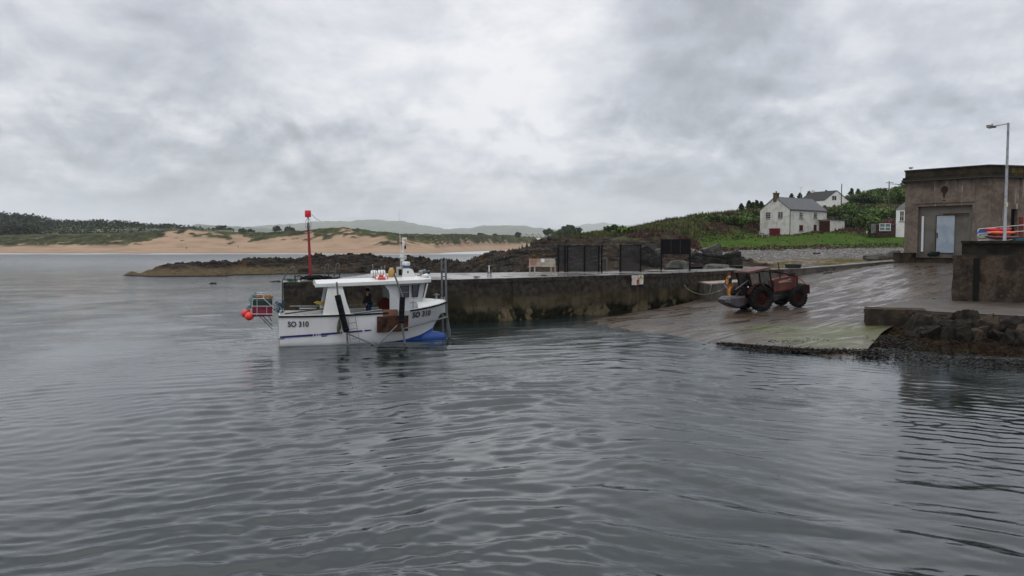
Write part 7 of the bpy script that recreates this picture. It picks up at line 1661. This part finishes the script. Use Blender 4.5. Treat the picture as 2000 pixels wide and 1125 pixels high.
mb = MB(); mb.box((1.5, 0, .98), (2.7, .46, .50)); mb.box((0.0, 0, .95), (.7, 1.3, .42)); mb.box((L_, 0, .66), (.34, 1.5, .22)); mb.box((1.9, 0, .72), (.8, .55, .25))
for x in (1.0, 1.3, 1.6, 1.9): mb.lathe((x, -.27, 1.1), [(.09, -.05), (.09, .02)], 10, 'Y', caps=True)
mb.tube([(.9, -.30, .9), (1.4, -.34, .8), (2.0, -.3, .78)], .07, 8); mb.build('engine', engine, tr_, bevel=.03)
for s in (-1, 1): MB().box((1.35, s * .34, .70), (.9, .26, .36)).build('side_tank', engine, tr_, bevel=.04)
# bonnet
h0, h1 = tpx(1513, 547, -.33), tpx(1556, 539, -.33); h2, h3 = tpx(1516, 559, -.33), tpx(1545, 552, -.33)
zt0, zt1 = h0.z, h1.z; mb = MB(); xa, xb = h0.x, h1.x + .02
side = [(xa, 1.18), (xb - .5, 1.22), (xb - .48, .98), (xb - .02, .98), (xb + .03, zt1 - .06), (xb - .06, zt1), (xa, zt0)]
mb.prism([(x, -.33, z) for x, z in side], (0, .66, 0)); mb.build('bonnet', red, tr_, bevel=.06)
MB().box((xb + .02, 0, (zt1 + 1.0) / 2), (.04, .56, zt1 - 1.12)).build('grille', engine, tr_)
vs, fs, W_, H_ = text_mesh('DOOLLUIC', bold=.02); mb = MB(); c0 = tpx(1521.5, 552.5, -.33); c1 = tpx(1545, 546.5, -.33); th_ = .115
mb.add([(c0.x + (c1.x - c0.x) * v[0] / W_, -.338, c0.z + (c1.z - c0.z) * v[0] / W_ + v[1] / H_ * th_) for v in vs], fs); mb.build('lettering', M('cream lettering', (.55, .42, .34), .6), tr_)
MB().box(((c0.x + c1.x) / 2, -.3315, (c0.z + c1.z) / 2 - .035), (c1.x - c0.x + .05, .004, .02)).build('trim_strip', M('cream lettering', (.55, .42, .34), .6), tr_)
# cab
zr_ = tpx(1476, 527, -.65).z; r0 = tpx(1452, 531, -.7); rx0, rx1 = tpx(1460, 530, -.7).x, tpx(1504.5, 522.5, -.7).x; zra, zrb = tpx(1458, 532, -.72).z, tpx(1504.5, 524.0, -.72).z
print('CAB', rx0, rx1, zra, zrb, xa, xb, zt0, zt1)
mb = MB(); ol = [(rx0 + .0, -.74, zra - .08), (rx1, -.74, zrb - .03), (rx1 + .05, .74, zrb - .03), (rx0 - .0, .74, zra - .08)]; mb.prism(ol, (0, 0, .11)); mb.add([Vector(p) + Vector((.02 if i in (0, 3) else -.02, .03 if i < 2 else -.03, .113)) for i, p in enumerate(ol)] + [Vector(((rx0 + rx1) / 2 - .5, 0, max(zra, zrb) + .09)), Vector(((rx0 + rx1) / 2 + .5, 0, max(zra, zrb) + .09))], [(0, 1, 5, 4), (2, 3, 4, 5), (1, 2, 5), (3, 0, 4)])
mb.build('cab_roof', M('cab roof red', (.14, .055, .042), .5, c2=(.10, .042, .032), thr=(.4, .6), scale=1.6, var=.12), tr_)
zb_ = 1.30; cx0, cx1 = rx0 + .12, rx1 - .04
for s in (-1, 1):
    for x0, x1, w_ in ((cx0 + .28, cx0, .08), ((cx0 + cx1) / 2 + .12, (cx0 + cx1) / 2 - .02, .10), (cx1 + .22, cx1, .08)):
        MB().beam((x0, s * .66, zb_ - .1), (x1, s * .66, zra - .08), w_, .07).build('cab_post', dred, tr_)
    MB().prism([(cx0 + .25, s * .66, .95), (cx1 + .2, s * .66, .95), (cx1 + .22, s * .66, zb_ + .05), (cx0 + .28, s * .66, zb_ + .28)], (0, -s * .04, 0)).build('cab_side', dred, tr_)
    # rear quarter glazing is grimy, front pane clear
    dg_ = M('grimy glass', (.10, .085, .075), .35, c2=(.14, .12, .10), var=.1); gp = M('clear glass', (.10, .12, .12), .05, var=0, alpha=.16)
    xm = (cx0 + cx1) / 2; MB().prism([(cx0 + .26, s * .65, zb_ + .26), (xm + .06, s * .65, zb_ + .2), (xm - .02, s * .65, zra - .12), (cx0 + .06, s * .65, zra - .12)], (0, -s * .01, 0)).build('side_pane', dg_, tr_)
    MB().prism([(xm + .16, s * .65, zb_ + .12), (cx1 + .16, s * .65, zb_ + .08), (cx1 + .02, s * .65, zrb - .12), (xm + .04, s * .65, zra - .12)], (0, -s * .01, 0)).build('side_pane', gp, tr_)
MB().prism([(cx1 + .24, -.6, zb_), (cx1 + .24, .6, zb_), (cx1 + .03, .6, zrb - .12), (cx1 + .03, -.6, zrb - .12)], (.01, 0, 0)).build('windscreen', gp, tr_)
MB().box((cx1 + .28, 0, 1.25), (.12, 1.25, .35)).build('dashboard', dred, tr_, bevel=.02)
for s in (-1, 1):       # mudguards
    mb = MB(); n = 14; vs = []
    for i in range(n + 1): a = R(20 + 140 * i / n); vs += [(math.cos(a) * .94, s * .68, .86 + math.sin(a) * .94), (math.cos(a) * .94, s * 1.10, .86 + math.sin(a) * .94), (math.cos(a) * .97, s * 1.10, .86 + math.sin(a) * .97), (math.cos(a) * .97, s * .68, .86 + math.sin(a) * .97)]
    fs = []
    for i in range(n):
        for k in range(4): fs.append((i * 4 + k, (i + 1) * 4 + k, (i + 1) * 4 + (k + 1) % 4, i * 4 + (k + 1) % 4))
    mb.add(vs, fs); mb.build('mudguard', dred, tr_)
MB().box((cx0 + .55, 0, 1.22), (.45, .5, .12)).build('seat', rubber, tr_, bevel=.04); MB().box((cx0 + .36, 0, 1.5), (.1, .5, .5)).build('seat_back', rubber, tr_, bevel=.04)
MB().tube([(cx1 + .05 + math.sin(a) * .07, math.cos(a) * .2, 1.62 + math.sin(a) * .18) for a in np.linspace(0, 6.283, 17)[:-1]], .018, 6, closed=True).build('steering_wheel', rubber, tr_)
# exhaust, loader bars, front box
e0, e1 = tpx(1523.5, 541, -.1), tpx(1519.5, 512, -.1); MB().tube([e0 - Vector((0, 0, .25)), e0, e1], [.05, .045, .035], 8).build('exhaust', M('sooty pipe', (.03, .02, .02), .7), tr_, smooth=True)
for s in (-.58, .5):
    a_, b_, c_, d_ = tpx(1505, 526.5, s), tpx(1531, 534, s), tpx(1556.5, 540, s), tpx(1557.5, 562, s); a_.x = rx1; MB().tube([a_, b_, c_, d_], .045, 6).build('guard_bar', dred, tr_)
a_ = tpx(1556, 539.5, -.58); MB().tube([(a_.x, -.6, a_.z), (a_.x, .52, a_.z)], .045, 6).build('guard_bar', dred, tr_)
for s in (-.5, .45): MB().tube([tpx(1557, 541, s), tpx(1568, 549, s), tpx(1577, 558, s)], .03, 6).build('front_stay', M('bright red bar', (.34, .03, .025), .5), tr_)
MB().ball(tuple(tpx(1548, 535, -.1)), (.2, .12, .09), 10, 6, .1).build('work_lamp', rubber, tr_)
fx0, fx1 = tpx(1560, 565, -.5).x, tpx(1580, 565, -.5).x; fz0, fz1 = tpx(1572, 574, -.5).z, tpx(1576, 557, -.5).z; mb = MB(); mb.box(((fx0 + fx1) / 2, 0, fz0 + .03), (fx1 - fx0, 1.15, .06))
for s in (-1, 1): mb.box(((fx0 + fx1) / 2, s * .56, (fz0 + fz1) / 2 + .03), (fx1 - fx0, .05, fz1 - fz0))
mb.box((fx1 - .03, 0, (fz0 + fz1) / 2 + .03), (.06, 1.06, fz1 - fz0)); mb.build('front_box', dred, tr_, bevel=.01)
fl = tr_.matrix_world.copy(); q = lm(tr_) @ Vector(((fx0 + fx1) / 2 - .05, 0, fz1 + .02)); t = thing('net_heap', 'green netting heaped in the box on the tractor nose', 'net', q, head); nb = MB(); rnd = random.Random(14)
for k in range(70):
    c = Vector((rnd.uniform(-.32, .28), rnd.uniform(-.5, .5), rnd.uniform(-.12, .1))); nb.tube([c + Vector((rnd.uniform(-.14, .14), rnd.uniform(-.14, .14), rnd.uniform(-.05, .05))) for _ in range(4)], .016, 4)
nb.build('netting', M('green netting', (.02, .12, .085), .9, c2=(.08, .20, .16), scale=9), t)
# rear: ballast bucket, winch frame and linkage
bkm = M('worn blue grey steel', (.050, .062, .075), .45, c2=(.065, .028, .022), thr=(.42, .58), scale=1.6, var=.2, c3=(.03, .028, .028), thr3=(.6, .72), scale3=2); 
A_ = [tpx(x, y, -.55) for x, y in ((1416, 585.5), (1423, 579.5), (1456, 578), (1462, 587), (1457, 598), (1440, 602.5), (1427, 597.5), (1416.5, 591))]
mb = MB(); n = len(A_); W2 = .95; ctr = sum(A_, Vector()) / n; vs = []
for y, sc in ((-.02, .72), (.10, 1.0), (W2 - .1, 1.0), (W2 + .02, .72)): vs += [Vector((ctr.x + (p.x - ctr.x) * sc, -.62 + y, ctr.z + (p.z - ctr.z) * sc)) for p in A_]
fs = [tuple(range(n)), tuple(reversed(range(3 * n, 4 * n)))]
for r in range(3): fs += [(r * n + k, (r + 1) * n + k, (r + 1) * n + (k + 1) % n, r * n + (k + 1) % n) for k in range(n)]
mb.add(vs, fs); bk = mb.build('ballast_box', bkm, tr_, bevel=.02)
c_ = tpx(1412, 586, -.62); mb = MB(); pts = [tpx(x, y, -.63) for x, y in ((1418, 583.5), (1425, 584), (1425, 590.5), (1418.5, 590))]; mb.tube(pts, .025, 6, closed=True); mb.build('socket_ring', M('scuffed edge', (.22, .21, .19), .6), bk)
dk_ = M('winch black', (.012, .011, .012), .6)
mb = MB(); mb.box((-.85, 0, 1.35), (.5, .7, .55)); mb.lathe((-.95, 0, 1.2), [(0, -.4), (.3, -.4), (.3, -.34), (.16, -.33), (.16, .33), (.3, .34), (.3, .4), (0, .4)], 18, 'Y'); mb.box((-.75, 0, .95), (.35, .6, .5)); mb.build('winch', dk_, tr_, bevel=.02)
q_ = tpx(1458, 547, -.2); mb = MB(); mb.ball((q_.x, -.15, q_.z), (.22, .25, .28), 12, 8, .06); mb.tube([(q_.x, -.15, q_.z), (q_.x + .05, -.1, q_.z - .5)], .22, 10); mb.build('tarpaulin', dk_, tr_, smooth=True)
for s in (-.5, .45):
    MB().tube([tpx(1436, 580, s), tpx(1447, 566, s), tpx(1451, 580, s)], .035, 6).build('lift_arm', rust, tr_); MB().tube([tpx(1436, 566, s), tpx(1462, 547, s)], .04, 6).build('lift_rod', M('worn steel', (.07, .07, .075), .5, .4), tr_)
MB().tube([tpx(1428, 572, -.2), tpx(1443, 570, -.2), tpx(1455, 562, -.2)], .03, 6).build('top_link', dk_, tr_)
MB().lathe(tuple(tpx(1461, 560.5, -.69)), [(0, 0), (.05, 0), (.05, -.03), (0, -.04)], 10, 'Y').build('rear_light', M('lamp lens pale', (.5, .5, .48), .3), tr_)
# driver
dp = lm(tr_) @ Vector((cx0 + .55, 0, .80)); 
drv = person('person in a blue top sitting at the wheel of the tractor', dp, head, dict(pel=(0, 0, .52), spi=(.0, 0, .72), che=(.05, 0, .95), nek=(.09, 0, 1.08), hea=(.12, 0, 1.17), top=(.12, 0, 1.27), shl=(.05, .18, 1.0), shr=(.05, -.18, 1.0), ell=(.22, .24, .78), elr=(.22, -.26, .78), wrl=(.45, .17, .86), wrr=(.45, -.19, .86), hil=(.05, .1, .5), hir=(.05, -.1, .5), knl=(.45, .14, .56), knr=(.45, -.14, .56), anl=(.55, .14, .15), anr=(.55, -.14, .15), tol=(.70, .15, .1), tor=(.70, -.15, .1)),
             dict(top=M('blue jumper', (.03, .07, .20), .8), legs=navy, hair=('dark', (.02, .015, .01))))
# man in orange oilskins with a rope behind the tractor
pf = hit(1424, 586, SBV) or Vector((14.8, 55, .6)); print('MAN', pf)
hy = zat(1424, 532, pf.y) - pf.z; sc_ = hy / 1.76
man = person('person in orange oilskins and a dark jacket hauling a rope behind the tractor', pf, R(208), dict(ell=(.12, .26, 1.16), wrl=(.34, .22, 1.02), elr=(.02, -.28, 1.16), wrr=(.16, -.26, .98), hea=(.04, .0, 1.61), knl=(.12, .1, .5), anl=(.08, .12, .09), tol=(.26, .14, .04), anr=(-.12, -.12, .09), tor=(.06, -.14, .04), knr=(-.02, -.12, .5)),
             dict(top=navy, legs=oilskin, bib=oilskin, hair=('auburn', (.10, .03, .02)), boots=M('brown boot', (.10, .05, .03), .7)), s=sc_)
for k in ('wrl', 'wrr'):
    v = dict(wrl=(.40, .215, .99), wrr=(.20, -.25, .93))[k]; MB().ball(tuple(Vector(v) * sc_), (.075 * sc_, .05 * sc_, .06 * sc_), 10, 6, .06).build('glove', blue_g, man, smooth=True)
hnd = lm(man) @ (Vector((.42, .215, .97)) * sc_); hn2 = lm(man) @ (Vector((.20, -.25, .93)) * sc_)
ring = on_z(1333, 555, 1.0); rv = BVHTree  # rope to the pier wall
u_, zz__ = plane_uv(1333, 555, Vector((fr[3].x, fr[3].y, 0)), Vector((fr[4].x - fr[3].x, fr[4].y - fr[3].y, 0)).normalized())
wd_ = Vector((fr[4].x - fr[3].x, fr[4].y - fr[3].y, 0)).normalized(); ring = Vector((fr[3].x, fr[3].y, zz__)) + wd_ * u_ + Vector((wd_.y, -wd_.x, 0)) * .15
def lerp3(a, b, f): return a + (b - a) * f
pts = [ring]
for i, (px, py) in enumerate(((1341, 563), (1352, 570), (1364, 574), (1376, 575.5), (1388, 573.5), (1400, 569.5), (1410, 566))):
    f = (i + 1) / 8; d_ = ring.y + (hnd.y - ring.y) * f; pts.append(at(px, py, d_))
pts.append(hnd); mb = MB(); mb.tube(pts, .013, 6)
tp_ = lm(tr_) @ tpx(1440, 574, -.2); pts2 = [hnd, hn2, hn2.lerp(tp_, .5) - Vector((0, 0, .1)), tp_]; mb.tube(pts2, .013, 6)
kn = at(1404, 568.5, ring.y + (hnd.y - ring.y) * .85); mb.ball(tuple(kn), .06, 8, 6, .2); 
o = mb.build('rope', M('pale rope', (.26, .26, .20), .9)); tag(o, 'pale mooring rope sagging from the pier wall through the hands of the person in orange', 'rope')
mb = MB(); k2_ = at(1385, 574, ring.y + (hnd.y - ring.y) * .62); mb.tube([k2_, k2_ + Vector((.12, 0, .35)), k2_ + Vector((.15, 0, .62))], .014, 5); mb.ball(tuple(k2_ + Vector((.15, 0, .66))), .05, 8, 6); o = mb.build('marker_stick', M('pale stick', (.28, .28, .24), .8)); tag(o, 'short pale stick standing by the sagging rope', 'stick')
MB().tube([(math.cos(a) * .1, 0, math.sin(a) * .1) for a in np.linspace(0, 6.283, 13)[:-1]], .02, 6, closed=True)
t = thing('mooring_ring', 'rusty ring on the pier wall holding the pale rope', 'mooring ring', ring, math.atan2(wd_.y, wd_.x)); MB().tube([(math.cos(a) * .1, -.03, math.sin(a) * .1 - .1) for a in np.linspace(0, 6.283, 13)[:-1]], .02, 6, closed=True).build('ring', rust, t, smooth=True); MB().box((0, 0, 0), (.16, .05, .16)).build('plate', rust, t)

# ------------------------------------------------------------------ HAZE
hz_ = MB(); hz_.box((0, 9300, 428.5), (36000, 19400, 863))
hzo = hz_.build('haze', bpy.data.materials.new('sea haze')); tag(hzo, kind='stuff'); m = hzo.data.materials[0]; m.use_nodes = True; g = NT(m.node_tree); g.n.clear()
pv = g.new('ShaderNodeVolumePrincipled'); pv.inputs['Color'].default_value = (.93, .96, 1.0, 1); pv.inputs['Density'].default_value = 8e-5; pv.inputs['Anisotropy'].default_value = .2
o_ = g.new('ShaderNodeOutputMaterial'); g.ln(pv.outputs[0], o_.inputs['Volume'])
SC.cycles.volume_bounces = 2
